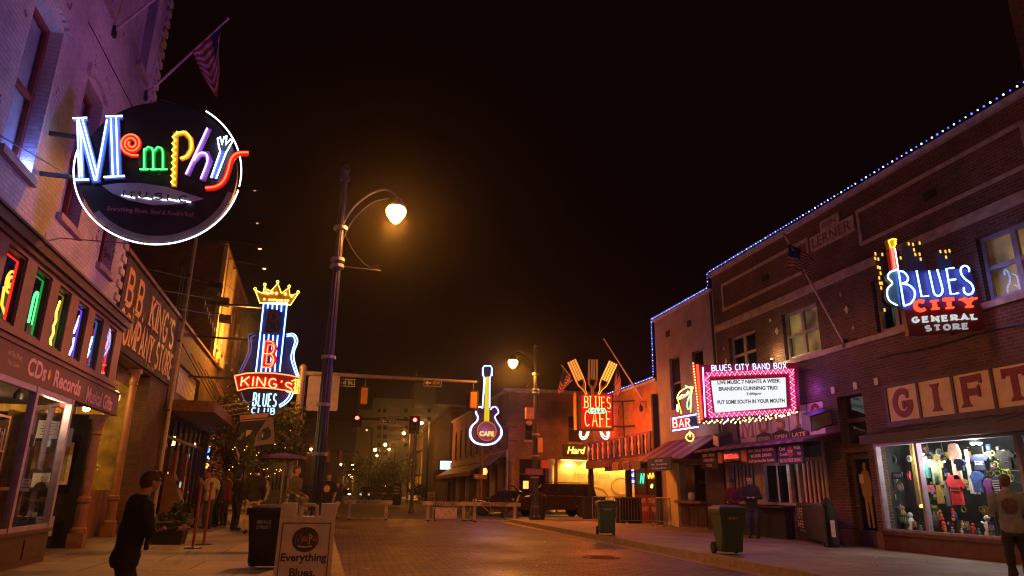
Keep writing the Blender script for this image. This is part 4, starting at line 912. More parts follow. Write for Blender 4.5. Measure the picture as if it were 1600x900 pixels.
# traffic bits on the second lamp pole
pf = Fr((P2.x,P2.y-.2,0),(1,0,0),(0,-1,0))
def pxbox(fr, P, b0, b1, mb=None, mi=0):
    (a0,c0_),(a1,c1_) = fr.at(*P[0]), fr.at(*P[1]); return (mb or MB(fr)).box(min(a0,a1),max(a0,a1),b0,b1,min(c0_,c1_),max(c0_,c1_),mi)
t = E('pedestrian_signal', pf.p(*[pf.at(830,655)[0],0,pf.at(830,655)[1]]), 'pink-lit signal boxes high on the second lamp pole', 'signal box')
pinkm = mat('pink_metal',(.60,.30,.36),.5,var=.15)
pxbox(pf,((821,637),(833,655)),-.1,.18).build('housing', pinkm, t); a,c = pf.at(826,661); MB(pf).ball(a,.1,c,.16,.12,.13).build('housing', pinkm, t)
t = E('traffic_signal', pf.p(pf.at(843,690)[0],0,pf.at(843,690)[1]), 'amber-backed signal on the second lamp pole, seen from its side', 'traffic signal', 'traffic signals seen from behind')
pxbox(pf,((840,684),(847,707)),-.2,.1).build('housing', M['amber'], t)
t = E('pedestrian_signal', pf.p(pf.at(850,725)[0],0,pf.at(850,725)[1]), 'boxy orange signal head low on the second lamp pole', 'signal box')
pxbox(pf,((845,719),(858,732)),-.2,.12).build('housing', mat('orange_red',(.55,.12,.03),.5,var=.1), t)
t = E('street_sign', pf.p(pf.at(835,738)[0],0,pf.at(835,738)[1]), 'small purple one-way sign on the second lamp pole', 'street sign', 'one-way arrow signs')
pxbox(pf,((821,732),(848,742)),.02,.05).build('plate', M['purple'], t)
x = MB(pf); a,c = pf.at(829,740); text(x, 'ONE WAY', Fr(pf.p(a,.052,c),pf.x,pf.y), w=.5, h=.13, b=0); a,c = pf.at(822,737); x.add([(a,.052,c),(a+.16,.052,c+.1),(a+.16,.052,c-.1)],[(0,1,2)]); x.build('lettering', M['flagred'], t)

# ============================================================ signals on mast arms across the cross street
def mast(Y, polepx, armpx, r, label, m='polepurple', base=None):
    f = Fr((0,Y,0),(1,0,0),(0,-1,0)); t = E('signal_mast', base or (f.at(*polepx[0])[0],Y,0.0), label, 'signal mast')
    a0,z0 = f.at(*polepx[0]); a1,z1 = f.at(*polepx[1])
    MB(f).lathe(a1,0,0,[(r*2,0),(r*2,.1),(r*1.3,.2),(r,z1)],12).build('pole', M[m], t)
    MB(f).ball(a1,0,z1,r*1.2).build('finial', M[m], t)
    p,q = [f.at(*k) for k in armpx]; MB(f).tube([(p[0],0,p[1]),(q[0],0,q[1])], r*.75, 8, r1=r*.4).build('mast_arm', M[m], t)
    return f, t
F1, t = mast(33.5, ((458,800),(474,575)), ((472,583),(745,597)), .16, 'purple-grey pole whose long mast arm crosses above the street')
MB(F1).tube([(F1.at(*k)[0],0,F1.at(*k)[1]) for k in ((650,588),(650,582))],.03,6).tube([(F1.at(*k)[0],0,F1.at(*k)[1]) for k in smooth([(651,579),(653,585),(657,586),(661,584),(661,579)],3)],.02,5).build('camera_mount', M['dmetal'], t)
def sig(f, px, y0, y1, label, lit=None, hang=None, w=.15, back='amber'):
    a,c1_ = f.at(px,y0); _,c0_ = f.at(px,y1); t = E('traffic_signal', f.p(a,0,c0_), label, 'traffic signal', 'traffic signals over the junction')
    MB(f).box(a-w*1.9,a+w*1.9,-.02,.0,c0_-.12,c1_+.12).build('backplate', M['blackm'], t)
    MB(f).box(a-w,a+w,.002,.28,c0_,c1_).build('housing', M[back], t)
    if hang: MB(f).tube([(a,.1,c1_),(a,.0,f.at(px,hang)[1])],.03,6).build('hanger', M['dmetal'], t)
    if lit:
        h = c1_-c0_
        for k in range(3): 
            n = MB(f).lathe(0,0,0,[(.001,0),(.1,0)],8) if 0 else None
            cc = c1_-h*(.17+.33*k); d = MB(f); d.add([(a+.12*math.cos(i*.524),.285,cc+.12*math.sin(i*.524)) for i in range(12)],[tuple(range(12))]); d.build('lens', glow((1,.03,.02),30) if k==0 else M['darkglass'], t)
            v = MB(f); v.ribbon([(a+.135*math.cos(R_(q)),cc+.135*math.sin(R_(q))) for q in range(-20,201,20)],.012,.282,.45); v.build('visor', M['black'], t)
    return t
sig(F1,570,607,632,'amber-backed traffic signal on the long mast arm, near the street name', hang=592)
sig(F1,739,614,638,'amber-backed traffic signal at the tip of the long mast arm', hang=597)
def plate(f, x0, y0, x1, y1, s, bgm, fm, label, group=None, arrow=0, name='street_sign', b=.05, txt=None, cat='street sign', framed=True, slope=0):
    (a0,c1_),(a1,c0_) = f.at(x0,y0), f.at(x1,y1); t = E(name, f.p((a0+a1)/2,b,c0_), label, cat, group); h = c1_-c0_; w = a1-a0
    MB(f).box(a0,a1,b,b+.02,c0_,c1_).build('plate', bgm, t)
    if framed: k=.025; MB(f).box(a0,a1,b+.021,b+.024,c0_,c0_+k).box(a0,a1,b+.021,b+.024,c1_-k,c1_).box(a0,a0+k,b+.021,b+.024,c0_+k,c1_-k).box(a1-k,a1,b+.021,b+.024,c0_+k,c1_-k).build('border', fm, t)
    x = MB(f); u = w*.12; off = w*.38 if arrow else 0
    if arrow: m_ = (c0_+c1_)/2; x.add([(a0+u*.5,b+.026,m_),(a0+u*2,b+.026,m_+h*.36),(a0+u*2,b+.026,m_+h*.12),(a0+w*.42,b+.026,m_+h*.12),(a0+w*.42,b+.026,m_-h*.12),(a0+u*2,b+.026,m_-h*.12),(a0+u*2,b+.026,m_-h*.36)],[tuple(range(7))]); off = w*.44
    if s: text(x, s, Fr(f.p(a0+off+u*.5,b+.026,c0_+h*.28),f.x,f.y), w=w-off-u*1.1, h=h*.5, b=0, bold=.01)
    x.build('lettering', fm, t); return t
plate(F1,527,592,554,605,'3rd St.',mat('sign_green',(.01,.05,.06),.5,var=.1),M['white'],'dark green street name sign hung on the mast arm beside lamp pole',b=.1)
plate(F1,662,593,689,605,'ONE WAY',M['black'],M['white'],'black and white one-way arrow sign on the near mast arm','one-way arrow signs',1,b=.1)
for i,(x0,x1) in enumerate(((483,502),(512,527))):
    f = F1; (a0,c1_),(a1,c0_) = f.at(x0,588), f.at(x1,643); o = MB(f); 
    pl = [(a0+.06,c0_),(a1-.06,c0_),(a1,c0_+.06),(a1,c1_-.06),(a1-.06,c1_),(a0+.06,c1_),(a0,c1_-.06),(a0,c0_+.06)]; o.prism(pl,.2,.23)
    tag(o.build('blank_sign', mat('sign_back',(.42,.33,.36),.35,.3,var=.15)), ['blank rounded metal sign back peeking out the left of the lamp pole','blank rounded metal sign back peeking out the right of the lamp pole'][i], 'sign', 'blank sign backs behind the lamp pole')
    f = F1; (a0,c1_),(a1,c0_) = f.at(x0+2,645), f.at(x0+6,690); MB(f).box(a0,a1,.1,.2,c0_,c1_)
F2, t = mast(47, ((400,800),(404,652)), ((404,652),(652,656)), .14, 'far dark mast arm carrying the red lights', 'dmetal', (yz(402,790,47).x,47,0))
a,z = F2.at(343+300,656); MB(F2).lathe(F2.at(643,790)[0],0,0,[(.2,0),(.12,.3),(.09,F2.at(643,656)[1])],10).build('pole', M['dmetal'], t)
sig(F2,558,652,664,'small red traffic light nearest the lamp pole', lit=1, w=.16, back='black', hang=654)
sig(F2,648,653,675,'red traffic light at the right end of the far mast arm', lit=1, w=.18, back='black', hang=656)
plate(F2,594,655,619,663,'ONE WAY',M['black'],M['white'],'far one-way arrow sign between the two red lights','one-way arrow signs',1,b=.1)

# ============================================================ things on the left pavement
# folding sign
p = gz(475,925); ax = yz(475,860,7.9).x
t = E('folding_sign', (ax,7.9,.15), 'pale pink folding pavement sign with round logo and black lettering', 'folding sign')
af = Fr((ax,7.9,.15), (1,.0,0), (0,-1,.17), (0,.17,1)); H_ = 1.07; w2 = .285
def apanel(fr, front):
    o = MB(fr); o.box(-w2,w2,-.04,.0,.0,.93).box(-w2,-w2+.155,-.04,.0,.931,H_).box(w2-.155,w2,-.04,.0,.931,H_)
    o = o.build('panel', M['white'], t)
    h = MB(fr); h.tube([(-.085,-.02,.93),(-.08,-.02,1.04),(-.05,-.02,1.055),(.05,-.02,1.055),(.08,-.02,1.04),(.085,-.02,.93)],.02,6); h.build('handle', M['offwhite'], o)
    e = MB(fr); e.box(-.25,.25,.001,.006,.86,.87).box(-.25,-.24,.001,.006,.05,.86).box(.24,.25,.001,.006,.05,.86); e.build('groove', M['trim'], o)
    return o
po = apanel(af, 1); apanel(Fr((ax,8.5,.15), (1,0,0), (0,1,.17), (0,-.17,1)), 0)
x = MB(af); x.prism([(.135*math.cos(R_(i*10)), .70+.125*math.sin(R_(i*10))) for i in range(36)], .002, .006); x.build('logo_disc', M['black'], po)
for P, mt in ((((-.10,.66),(-.10,.75),(-.07,.68),(-.045,.76),(-.04,.66)),blueb),(((-.0,.69),(-.03,.68),(-.035,.71),(-.01,.73),(.0,.71),(-.03,.70)),redb),(((.005,.68),(.005,.72),(.02,.72),(.02,.68)),grnb),(((.04,.65),(.04,.75),(.065,.73),(.042,.70)),yelb),(((.075,.69),(.09,.75),(.085,.70),(.10,.69)),purb),(((.11,.68),(.115,.72),(.13,.73)),redb)):
    MB(af).ribbon(list(P), .012, .007, .010).build('logo_letter', mt, po)
MB(af).ribbon([(-.07,.635),(0,.625),(.07,.635)], .015, .007, .010).build('logo_letter', M['offwhite'], po)
x = MB(af); text(x,'Everything',af.sub(0,.002,.46),w=.46,h=.105,b=0,bold=.03,center=True); text(x,'Blues,',af.sub(0,.002,.32),w=.26,h=.10,b=0,bold=.03,center=True); text(x,"Soul & Rock'n'Roll",af.sub(0,.002,.19),w=.46,h=.08,b=0,bold=.02,center=True)
x.build('lettering', M['black'], po)

def wheelie_bin(loc, rz, label, body, lid, words, wcol, s=1, red=False):
    """rolling bin: local +x is its front"""
    t = E('wheelie_bin', loc, label, 'rolling bin', 'wheeled rubbish bins'); c, s_ = math.cos(rz), math.sin(rz)
    f = Fr(loc, (c,s_,0), (-s_,c,0)); q = lambda v: v*s
    def hx(m, z0, z1, x0,x1,y, X0,X1,Y): m.hexa([(q(x0),q(-y),q(z0)),(q(x1),q(-y),q(z0)),(q(x1),q(y),q(z0)),(q(x0),q(y),q(z0)),(q(X0),q(-Y),q(z1)),(q(X1),q(-Y),q(z1)),(q(X1),q(Y),q(z1)),(q(X0),q(Y),q(z1))])
    m = MB(f); hx(m,.06,.92,-.22,.24,.22,-.30,.34,.29); hx(m,.922,1.0,-.33,.38,.32,-.33,.38,.32); hx(m,.10,.80,.22,.262,.13,.30,.345,.16)
    for yy in (-.2,0,.2): hx(m,.5,.51,0,.01,.01,0,.01,.01)
    for sgn in (-1,1): m.box(q(-.2),q(.2),q(sgn*.235-.02),q(sgn*.235+.02),q(.1),q(.5))
    bo = m.build('body', body, t)
    l = MB(f); hx(l,1.002,1.05,-.36,.40,.33,-.34,.37,.31); hx(l,1.052,1.09,-.30,.30,.27,-.24,.22,.22); lo = l.build('lid', lid, t)
    MB(f).tube([(q(-.37),q(-.26),q(1.02)),(q(-.42),q(-.26),q(.98)),(q(-.42),q(.26),q(.98)),(q(-.37),q(.26),q(1.02))],q(.02),6).build('handle', body, t)
    for sgn in (-1,1):
        ca = []
        w = MB(Fr(f.p(q(-.27),q(sgn*.27),q(.13)), f.x, Vector((0,0,1)), f.y)); w.lathe(0,0,-q(.035),[(.04,0),(q(.125),0),(q(.135),q(.02)),(q(.135),q(.05)),(q(.125),q(.07)),(.04,q(.07))],16); w.build('wheel', M['rubber'], t)
    x = MB(f); tfr = Fr(f.p(q(.352),q(0),q(0)), f.y, f.x, (0,0,1))
    for i,wd in enumerate(words): text(x, wd, Fr(f.p(q(.36),0,q(.78-.09*i)), f.y, f.x, (0,0,1)), h=q(.055), w=q(.26), b=0, center=True, shear=.3)
    x.build('lettering', wcol, bo); return t
p = gz(413,888); wheelie_bin((p.x,p.y,.15), -math.pi/2-.15, 'black rolling bin with white street lettering behind the folding sign', M['blackbin'], M['blackbin'], ('BEALE','STREET'), M['white'], .87)
p = gz(1140,866); wheelie_bin((p.x,p.y,.15), math.pi*1.5-.14, 'green rolling bin on the right kerb in front of the bar', M['green'], M['lidgreen'], ('MEMPHIS',), M['goldpaint'], .92)
p = gz(948,836); wheelie_bin((p.x,p.y,.15), math.pi*1.5-.22, 'grey-green rolling bin with red-lit lid farther up right kerb', M['green'], M['lidgreen'], ('MEMPHIS',), M['goldpaint'], .93)
p = gz(838,811); t = E('litter_bin', (p.x,p.y-.35,.15), 'round dark slatted litter bin at the foot of second lamp', 'litter bin')
MB().lathe(p.x,p.y-.35,.15,[(.30,0),(.32,.05),(.36,.85),(.38,.9),(.38,.98)],20,flute=.06).build('body', M['black'], t)
MB().lathe(p.x,p.y-.35,.15,[(.385,.982),(.40,1.0),(.40,1.06),(.34,1.14),(.20,1.2),(.19,1.16),(.01,1.15)],20).build('lid', M['black'], t)
def stanchion(p, label, h=1.0):
    t = E('stanchion', (p.x,p.y,.15), label, 'stanchion', 'queue posts before the club'); MB().lathe(p.x,p.y,.15,[(.17,0),(.17,.02),(.05,.04)],16).build('foot_plate', M['dmetal'], t); MB().lathe(p.x,p.y,.15,[(.03,.03),(.03,h),(.045,h+.01),(.045,h+.06),(.01,h+.09)],10).build('post', M['redpaint'], t)
stanchion(gz(301,857), 'near dark red queue post on the left pavement', 1.25); stanchion(gz(318,851), 'second dark red queue post just beyond the first', 1.25)
p = gz(262,850); t = E('planter', (p.x,p.y,.15), 'dark planter box beside the cash machine with leafy clump', 'planter')
MB().hexa([(p.x-.3,p.y-.25,.15),(p.x+.3,p.y-.25,.15),(p.x+.3,p.y+.25,.15),(p.x-.3,p.y+.25,.15),(p.x-.36,p.y-.3,.6),(p.x+.36,p.y-.3,.6),(p.x+.36,p.y+.3,.6),(p.x-.36,p.y+.3,.6)]).build('box', M['blackm'], t)
def leafmass(mb, cx, cy, cz, rx, ry, rz, n, size, clumps=24, seed=1):
    rd = random.Random(seed); C_ = []
    for _ in range(clumps):
        while True:
            v = Vector((rd.uniform(-1,1),rd.uniform(-1,1),rd.uniform(-1,1)))
            if v.length < 1: break
        C_.append((v, rd.uniform(.18,.42)))
    for _ in range(n):
        c, r = C_[rd.randrange(len(C_))]; v = Vector((rd.gauss(0,1),rd.gauss(0,1),rd.gauss(0,1))).normalized()*r*rd.uniform(.5,1)
        p = Vector((cx+(c.x+v.x)*rx, cy+(c.y+v.y)*ry, cz+(c.z+v.z)*rz)); s = size*rd.uniform(.6,1.3)
        a = Vector((rd.uniform(-1,1),rd.uniform(-1,1),rd.uniform(-.6,.6))).normalized(); b = a.orthogonal().normalized(); b = (b*math.cos(rd.random()*3)+a.cross(b)*math.sin(rd.random()*3))
        mb.add([p-a*s, p-b*s*.5, p+a*s, p+b*s*.5], [(0,1,2,3)], 0, True)
    return mb
leafmass(MB(), p.x,p.y,.8,.35,.3,.3,350,.06,10,3).build('leaves', M['leaf2'], t)

def tree(name, base, h, cr, n, size, label, group, seed, leafm='leaf', trunk_h=None, lights=0, r=.12):
    t = E(name, base, label, 'tree', group); x,y,z = base; th = trunk_h or h*.45; rd = random.Random(seed)
    tr = MB(); tr.tube([(x,y,z),(x+.05,y,z+th*.5),(x-.03,y+.05,z+th),(x+.05,y,z+h*.75)], r, 8, r1=r*.35)
    for i in range(6):
        a = i*1.05+rd.random(); e = (x+math.cos(a)*cr*.7, y+math.sin(a)*cr*.7, z+h*rd.uniform(.55,.85)); tr.tube([(x,y,z+th*rd.uniform(.75,1.1)),((x+e[0])/2,(y+e[1])/2,e[2]-.3),e], r*.4, 5, r1=r*.12)
    tr.build('trunk', M['bark'], t)
    leafmass(MB(), x,y,z+h*.68,cr,cr,h*.38,n,size,int(18+cr*6),seed).build('crown', M[leafm], t)
    if lights:
        lb = MB()
        for _ in range(lights):
            v = Vector((rd.gauss(0,1),rd.gauss(0,1),rd.gauss(0,1))).normalized(); lb.ball(x+v.x*cr*.85,y+v.y*cr*.85,z+h*.68+v.z*h*.33,.018,seg=4)
        lb = lb.build('fairy_lights', glow((1,.55,.10),5), t)
    return t
tb_ = yz(405,830,31); tree('street_tree', (-3.6,32.0,.15), 4.7, 1.55, 5200, .085, 'small street tree strung with yellow fairy lights behind club queue', 'trees at the left kerb', 5, lights=50)
tree('street_tree', (-4.6,29.0,.15), 4.9, .9, 1800, .08, 'narrow dark-leaved tree between canopy and guitar club sign', 'trees at the left kerb', 8, lights=14)
light('tree_uplight', (-2.6,31.2,1.0), 26, (1,.55,.10), .1)
# purple patio umbrella
p = gz(440,835); px_ = yz(444,720,24).x
t = E('patio_umbrella', (px_,24,.15), 'flat purple patio umbrella over the pavement tables', 'umbrella')
cz = yz(444,713,24).z
MB().tube([(px_,24,.15),(px_,24,cz+.1)],.03,8).build('pole', M['metal'], t); MB().lathe(px_,24,.15,[(.3,0),(.3,.06),(.05,.1)],14).build('base', M['dmetal'], t)
cn = MB(); R0 = .72
for sgn in (0,1):
    rr = [[(px_+math.cos(k*math.pi/4+.2)*R0*q,24+math.sin(k*math.pi/4+.2)*R0*q,cz+(.12*(1-q))-.0-sgn*.012) for k in range(8)] for q in (1,.5,.03)]
    cn.loft(rr, cap=False)
rr = [[(px_+math.cos(k*math.pi/4+.2)*R0,24+math.sin(k*math.pi/4+.2)*R0,cz-dz) for k in range(8)] for dz in (0,.09)]; cn.loft(rr, cap=False)
cn.build('canopy', M['purple'], t)
# patio fence of dark iron chairs and a table
def patio_chair(x, y, rz, label):
    t = E('patio_chair', (x,y,.15), label, 'chair', 'iron patio chairs and tables'); c,s = math.cos(rz),math.sin(rz); f = Fr((x,y,.15),(c,s,0),(-s,c,0))
    MB(f).box(-.2,.2,-.2,.2,.43,.46).build('seat', M['dmetal'], t)
    for a,b in ((-.18,-.18),(.18,-.18),(-.18,.18),(.18,.18)): MB(f).tube([(a,b,0),(a*.95,b*.95,.43)],.014,5).build('leg', M['dmetal'], t)
    b = MB(f).tube([(-.19,-.19,.46),(-.21,-.24,.9),(0,-.25,.96),(.21,-.24,.9),(.19,-.19,.46)],.013,5)
    for i in range(3): b.tube([(-.2,-.22,.6+i*.1),(.2,-.22,.6+i*.1)],.009,4)
    b.build('backrest', M['dmetal'], t)
for i,(x,y,rz) in enumerate(((-1.9,23.0,.4),(-2.0,25.0,2.8),(-1.2,24.6,-1.4))): patio_chair(x,y,rz,['iron patio chair on the camera side of the umbrella pole','iron patio chair beyond the umbrella pole','iron patio chair by the kerb under the umbrella'][i])
t = E('patio_table', (-1.6,23.9,.15), 'round dark iron table under the purple umbrella', 'table', 'iron patio chairs and tables')
MB().lathe(-1.6,23.9,.15,[(.38,.72),(.4,.73),(.4,.75),(.01,.755)],20).build('table_top', M['dmetal'], t); MB().lathe(-1.6,23.9,.15,[(.22,0),(.22,.02),(.03,.05),(.03,.72)],12).build('pedestal', M['dmetal'], t)
# two team banners hung from canopy corner poles
bf = Fr(FL.p(25.5,0,0), FL.y, -FL.x)
t = E('banner', bf.p(bf.at(385,665)[0],0,bf.at(385,665)[1]), 'big dark banner with pale stripes hanging off the canopy corner', 'banner', 'banners hanging off the canopy')
def cloth_poly(P, m, b=.0, name='cloth'):
    mb = MB(bf); poly(mb, P, b-.006, b+.006, 0, bf); return mb.build(name, m, t)
cloth_poly([(375,648),(422,643),(410,660),(402,672),(388,688),(380,705),(373,717),(367,700),(374,690)], M['navy'])
cloth_poly([(375,649),(421,645),(417,652),(375,656)], M['pinkpaint'], .012, 'stripe'); cloth_poly([(375,657),(415,654),(413,656),(375,659)], M['goldpaint'], .014, 'stripe'); cloth_poly([(385,672),(394,672),(392,677),(384,683)], M['creamy'], .014, 'patch')
cloth_poly([(367,697),(369,698),(375,712),(373,719),(372,719),(371,712)], M['pinkpaint'], .014, 'stripe')
x = MB(bf); a,c = bf.at(376,688); text(x,'GRIZZ',Fr(bf.p(a,.014,c),bf.x*.42+Vector((0,0,.9)),bf.y,-bf.x*.9+Vector((0,0,.4))),w=.28,h=.09,b=0); x.build('lettering', M['creamy'], t)
t = E('banner', bf.p(bf.at(415,680)[0],0,bf.at(415,680)[1]), 'paler purple-grey banner with a dark animal head beside the dark one', 'banner', 'banners hanging off the canopy')
cloth_poly([(418,652),(427,655),(429,692),(396,697),(400,680),(408,668)], mat('mauve_cloth',(.36,.26,.30),.8,var=.15), -.05)
cloth_poly([(404,676),(412,670),(419,667),(423,672),(423,681),(418,686),(411,688),(403,684)], M['navy'], -.036, 'emblem'); cloth_poly([(402,679),(408,673),(413,676),(411,684),(405,685)], mat('mauve_grey',(.25,.20,.24),.8), -.028, 'emblem'); cloth_poly([(408,680),(411,678),(411,684)], M['white'], -.02, 'emblem')
wire(FLp(345,655), bf.p(bf.at(428,646)[0],0,bf.at(428,646)[1]), .014, 'pale banner rod reaching out from the canopy corner', group='wires and rods', name='rod', m='trim')

# ============================================================ right: long dark brick building (gift shop and music bar)
TR_ = lambda a, z, b=.0: Fr(FR.p(a, b, z), (0,-1,0), (-1,0,0))     # lettering frame, reads from far to near
B3 = E('long_brick_building', FR.p(12,-4,0), 'long dark brick building with pale stone bands, gift shop and music bar', 'building')
W3 = [(17.02,18.74,5.40,6.88),(20.3,22.0,5.40,6.80),(13.6,14.78,5.40,6.80),(10.0,11.55,5.40,6.84),(7.6,9.2,5.40,6.84)]
SF = (11.0,15.42,.58,2.66); DR = (15.68,16.56,.17,2.5); DT = (15.62,16.62,2.62,4.0); GP = (6.6,14.80,3.10,4.06); BAR = (17.35,22.85,.9,2.95)
H_ = W3+[(7.0,15.42,.58,2.66),DR,DT,GP,BAR,(17.2,21.9,3.0,4.0)]
w = MB(FR); holed(w, -8, 22.88, .15, 9.35, H_, 0, .3); w.quad((22.88,0,.15),(22.88,-10,.15),(22.88,-10,9.35),(22.88,0,9.35))
w.quad((-8,0,9.34),(22.88,0,9.34),(22.88,-10,9.34),(-8,-10,9.34)); w.build('wall', M['brownbrick'], B3)
MB(FR).box(-8,22.92,-.3,.10,9.352,9.50).build('coping', M['stone'], B3)
MB(FR).box(-8,22.86,.001,.06,7.18,7.42).build('stone_band', M['stone'], B3)
MB(FR).box(-8,22.86,.001,.09,5.24,5.38).build('sill_band', M['stone'], B3)
for a0,a1 in ((17.05,22.2),(9.95,14.95),(3,8.3)):
    z0,z1,k = 7.85,8.88,.10; MB(FR).box(a0,a1,.001,.03,z0,z0+k).box(a0,a1,.001,.03,z1-k,z1).box(a0,a0+k,.001,.03,z0+k,z1-k).box(a1-k,a1,.001,.03,z0+k,z1-k).build('stone_panel', M['stone'], B3)
n_ = MB(FR).box(15.03,16.92,.001,.06,8.36,8.80).build('name_stone', M['stone'], B3)
x = MB(FR); text(x,'LERNER',TR_(16.82,8.43,.062),w=1.68,h=.30,b=0,bold=.02); x.build('lettering', mat('worn_stone_letter',(.17,.10,.09),.9), n_)
n_ = MB(FR).box(15.57,16.40,.001,.06,8.803,9.10).build('name_stone', M['stone'], B3)
x = MB(FR); text(x,'BEN',TR_(16.28,8.86,.062),w=.58,h=.17,b=0,bold=.02); x.build('lettering', mat('worn_stone_letter',(.17,.10,.09),.9), n_)
for a,z,s in ((19.05,6.42,.13),(19.35,6.85,.07),(22.25,6.0,.12),(22.35,6.5,.06),(15.95,6.78,.07),(15.78,6.3,.13),(15.62,5.75,.07)):
    MB(FR).prism([(a-s*.7,z),(a,z-s),(a+s*.7,z),(a,z+s)],.001,.02).build('diamond_inlay', M['offwhite'], B3)
for a in (12.5,19.4): 
    v = MB(FR).box(a-.18,a+.18,.001,.02,8.2,8.4)
    for i in range(4): v.box(a-.15,a+.15,.021,.03,8.22+i*.045,8.245+i*.045)
    v.build('air_vent', M['blackm'], B3)
wf = mat('window_grey',(.16,.15,.20),.5,var=.15)
litA = blind_mat('lit_blind',(.80,.46,.14),.30); 
for i,h in enumerate(W3):
    wd = window(FR, B3, h, -.12, 'polepurple', 2, 2, 'glass', [litA,M['room'],M['curtain'],litA,litA][i], None, .10, .16 if i in (0,3,4) else .4)
    
light('room_light', FR.p(14.2,-.45,6.6), 3, (.5,.5,.8), .1)
tag(MB(FR).ball(14.62,-.2,6.1,.045).build('green_lamp', glow((.05,1,.3),9)), 'tiny green lamp in the window behind the city sign', 'lamp')
# gift lettering panels
for i,(a0,a1,ch) in enumerate(((13.78,14.72,'G'),(12.78,13.70,'I'),(11.78,12.70,'F'),(10.78,11.70,'T'),(9.78,10.70,'S'))):
    c = MB(FR).box(a0,a1,-.06,.02,3.17,3.99).build('letter_panel', M['creamy'], B3)
    wd = {'G':.50,'F':.42,'T':.46,'S':.46,'I':0}[ch]; y = MB(TR_((a0+a1)/2+wd/2,3.30,.021)); h = .56
    P = strokes(ch, wd if ch!='I' else None, h); k = 0
    for p in P:
        k += 1; y.ribbon(p, .15, 0, .012+.002*k)
        for e, f in ((p[0],p[1]),(p[-1],p[-2])):
            if ch in 'IFT' and abs(e[0]-f[0]) < .02:
                s = 1 if e[1] < .2 else -1; y.prism([(e[0]-.15,e[1]-.03*s),(e[0]+.15,e[1]-.03*s),(e[0]+.08,e[1]+.06*s),(e[0]-.08,e[1]+.06*s)] if s>0 else [(e[0]-.15,e[1]+.03),(e[0]-.08,e[1]-.06),(e[0]+.08,e[1]-.06),(e[0]+.15,e[1]+.03)], 0, .018+.002*k)
            if ch in 'FTGS' and abs(e[1]-f[1]) < .1 or ch in 'S': y.prism([(e[0]-.035,e[1]-.12),(e[0]+.035,e[1]-.12),(e[0]+.035,e[1]+.08),(e[0]-.035,e[1]+.08)],0,.021+.002*k)
    if ch == 'F': y.prism([(.33,h*.5-.1),(.38,h*.5-.13),(.38,h*.5+.13),(.33,h*.5+.1)],0,.03)
    y.build('lettering', M['crimson'], c)
f_ = MB(FR).box(6.6,14.80,-.1,.05,3.03,3.165).box(6.6,14.80,-.1,.05,3.995,4.06).box(14.73,14.80,-.1,.05,3.166,3.994)
for a in (13.74,12.74,11.74,10.74,9.74): f_.box(a-.035,a+.035,-.1,.05,3.166,3.994)
f_.build('panel_frame', M['darkwood'], B3)
MB(FR).quad((6.6,-.1,3.1),(14.8,-.1,3.1),(14.8,-.1,4.06),(6.6,-.1,4.06)).build('backing', M['darkwood'], B3)
aw = MB(FR).hexa([(6.6,.05,2.98),(14.78,.05,2.98),(14.4,1.25,2.70),(6.6,1.25,2.70),(6.6,.05,3.03),(14.78,.05,3.03),(14.45,1.25,2.75),(6.6,1.25,2.75)]).hexa([(6.6,1.20,2.56),(14.4,1.20,2.56),(14.4,1.26,2.56),(6.6,1.26,2.56),(6.6,1.20,2.70),(14.4,1.20,2.70),(14.4,1.26,2.70),(6.6,1.26,2.70)])
for i in range(14): aw.hexa([(7+i*.54,.08,3.035),(7.04+i*.54,.08,3.035),(7.04+i*.53,1.24,2.758),(7+i*.53,1.24,2.758),(7+i*.54,.08,3.05),(7.04+i*.54,.08,3.05),(7.04+i*.53,1.24,2.77),(7+i*.53,1.24,2.77)])
aw = aw.build('awning', M['sheet'], B3)
x = MB(FR); text(x,'144',TR_(12.45,2.58,1.262),w=.3,h=.09,b=0); x.build('lettering', M['blackm'], aw)
# shop window
f_ = MB(FR); f_.box(15.34,15.42,-.1,.04,.60,2.66).box(14.02,14.09,-.1,.04,.64,2.60).box(11.42,11.5,-.1,.04,.64,2.60).box(7.0,15.34,-.1,.04,.585,.64).box(7.0,15.34,-.1,.04,2.60,2.659).box(9.2,9.28,-.1,.04,.64,2.6)
dwn = f_.build('display_window', M['polepurple'], B3); MB(FR).quad((7,-.03,.64),(15.34,-.03,.64),(15.34,-.03,2.6),(7,-.03,2.6)).build('pane', M['glass'], dwn)
MB(FR).box(7.0,15.45,.002,.05,.15,.50).box(7.0,15.45,.002,.11,.50,.578).build('stall_riser', mat('red_tile',(.13,.045,.03),.4,var=.3,scale=5), B3)
MB(FR).quad((7,-2.2,.3),(15.42,-2.2,.3),(15.42,-2.2,2.9),(7,-2.2,2.9)).quad((7,-.3,.585),(15.42,-.3,.585),(15.42,-2.2,.585),(7,-2.2,.585)).quad((7,-.3,2.8),(15.42,-.3,2.8),(15.42,-2.2,2.8),(7,-2.2,2.8)).quad((15.43,-.3,.3),(15.43,-2.2,.3),(15.43,-2.2,2.9),(15.43,-.3,2.9)).build('shop_interior', mat('dark_teal_room',(.03,.035,.035),.8,var=.4), B3)
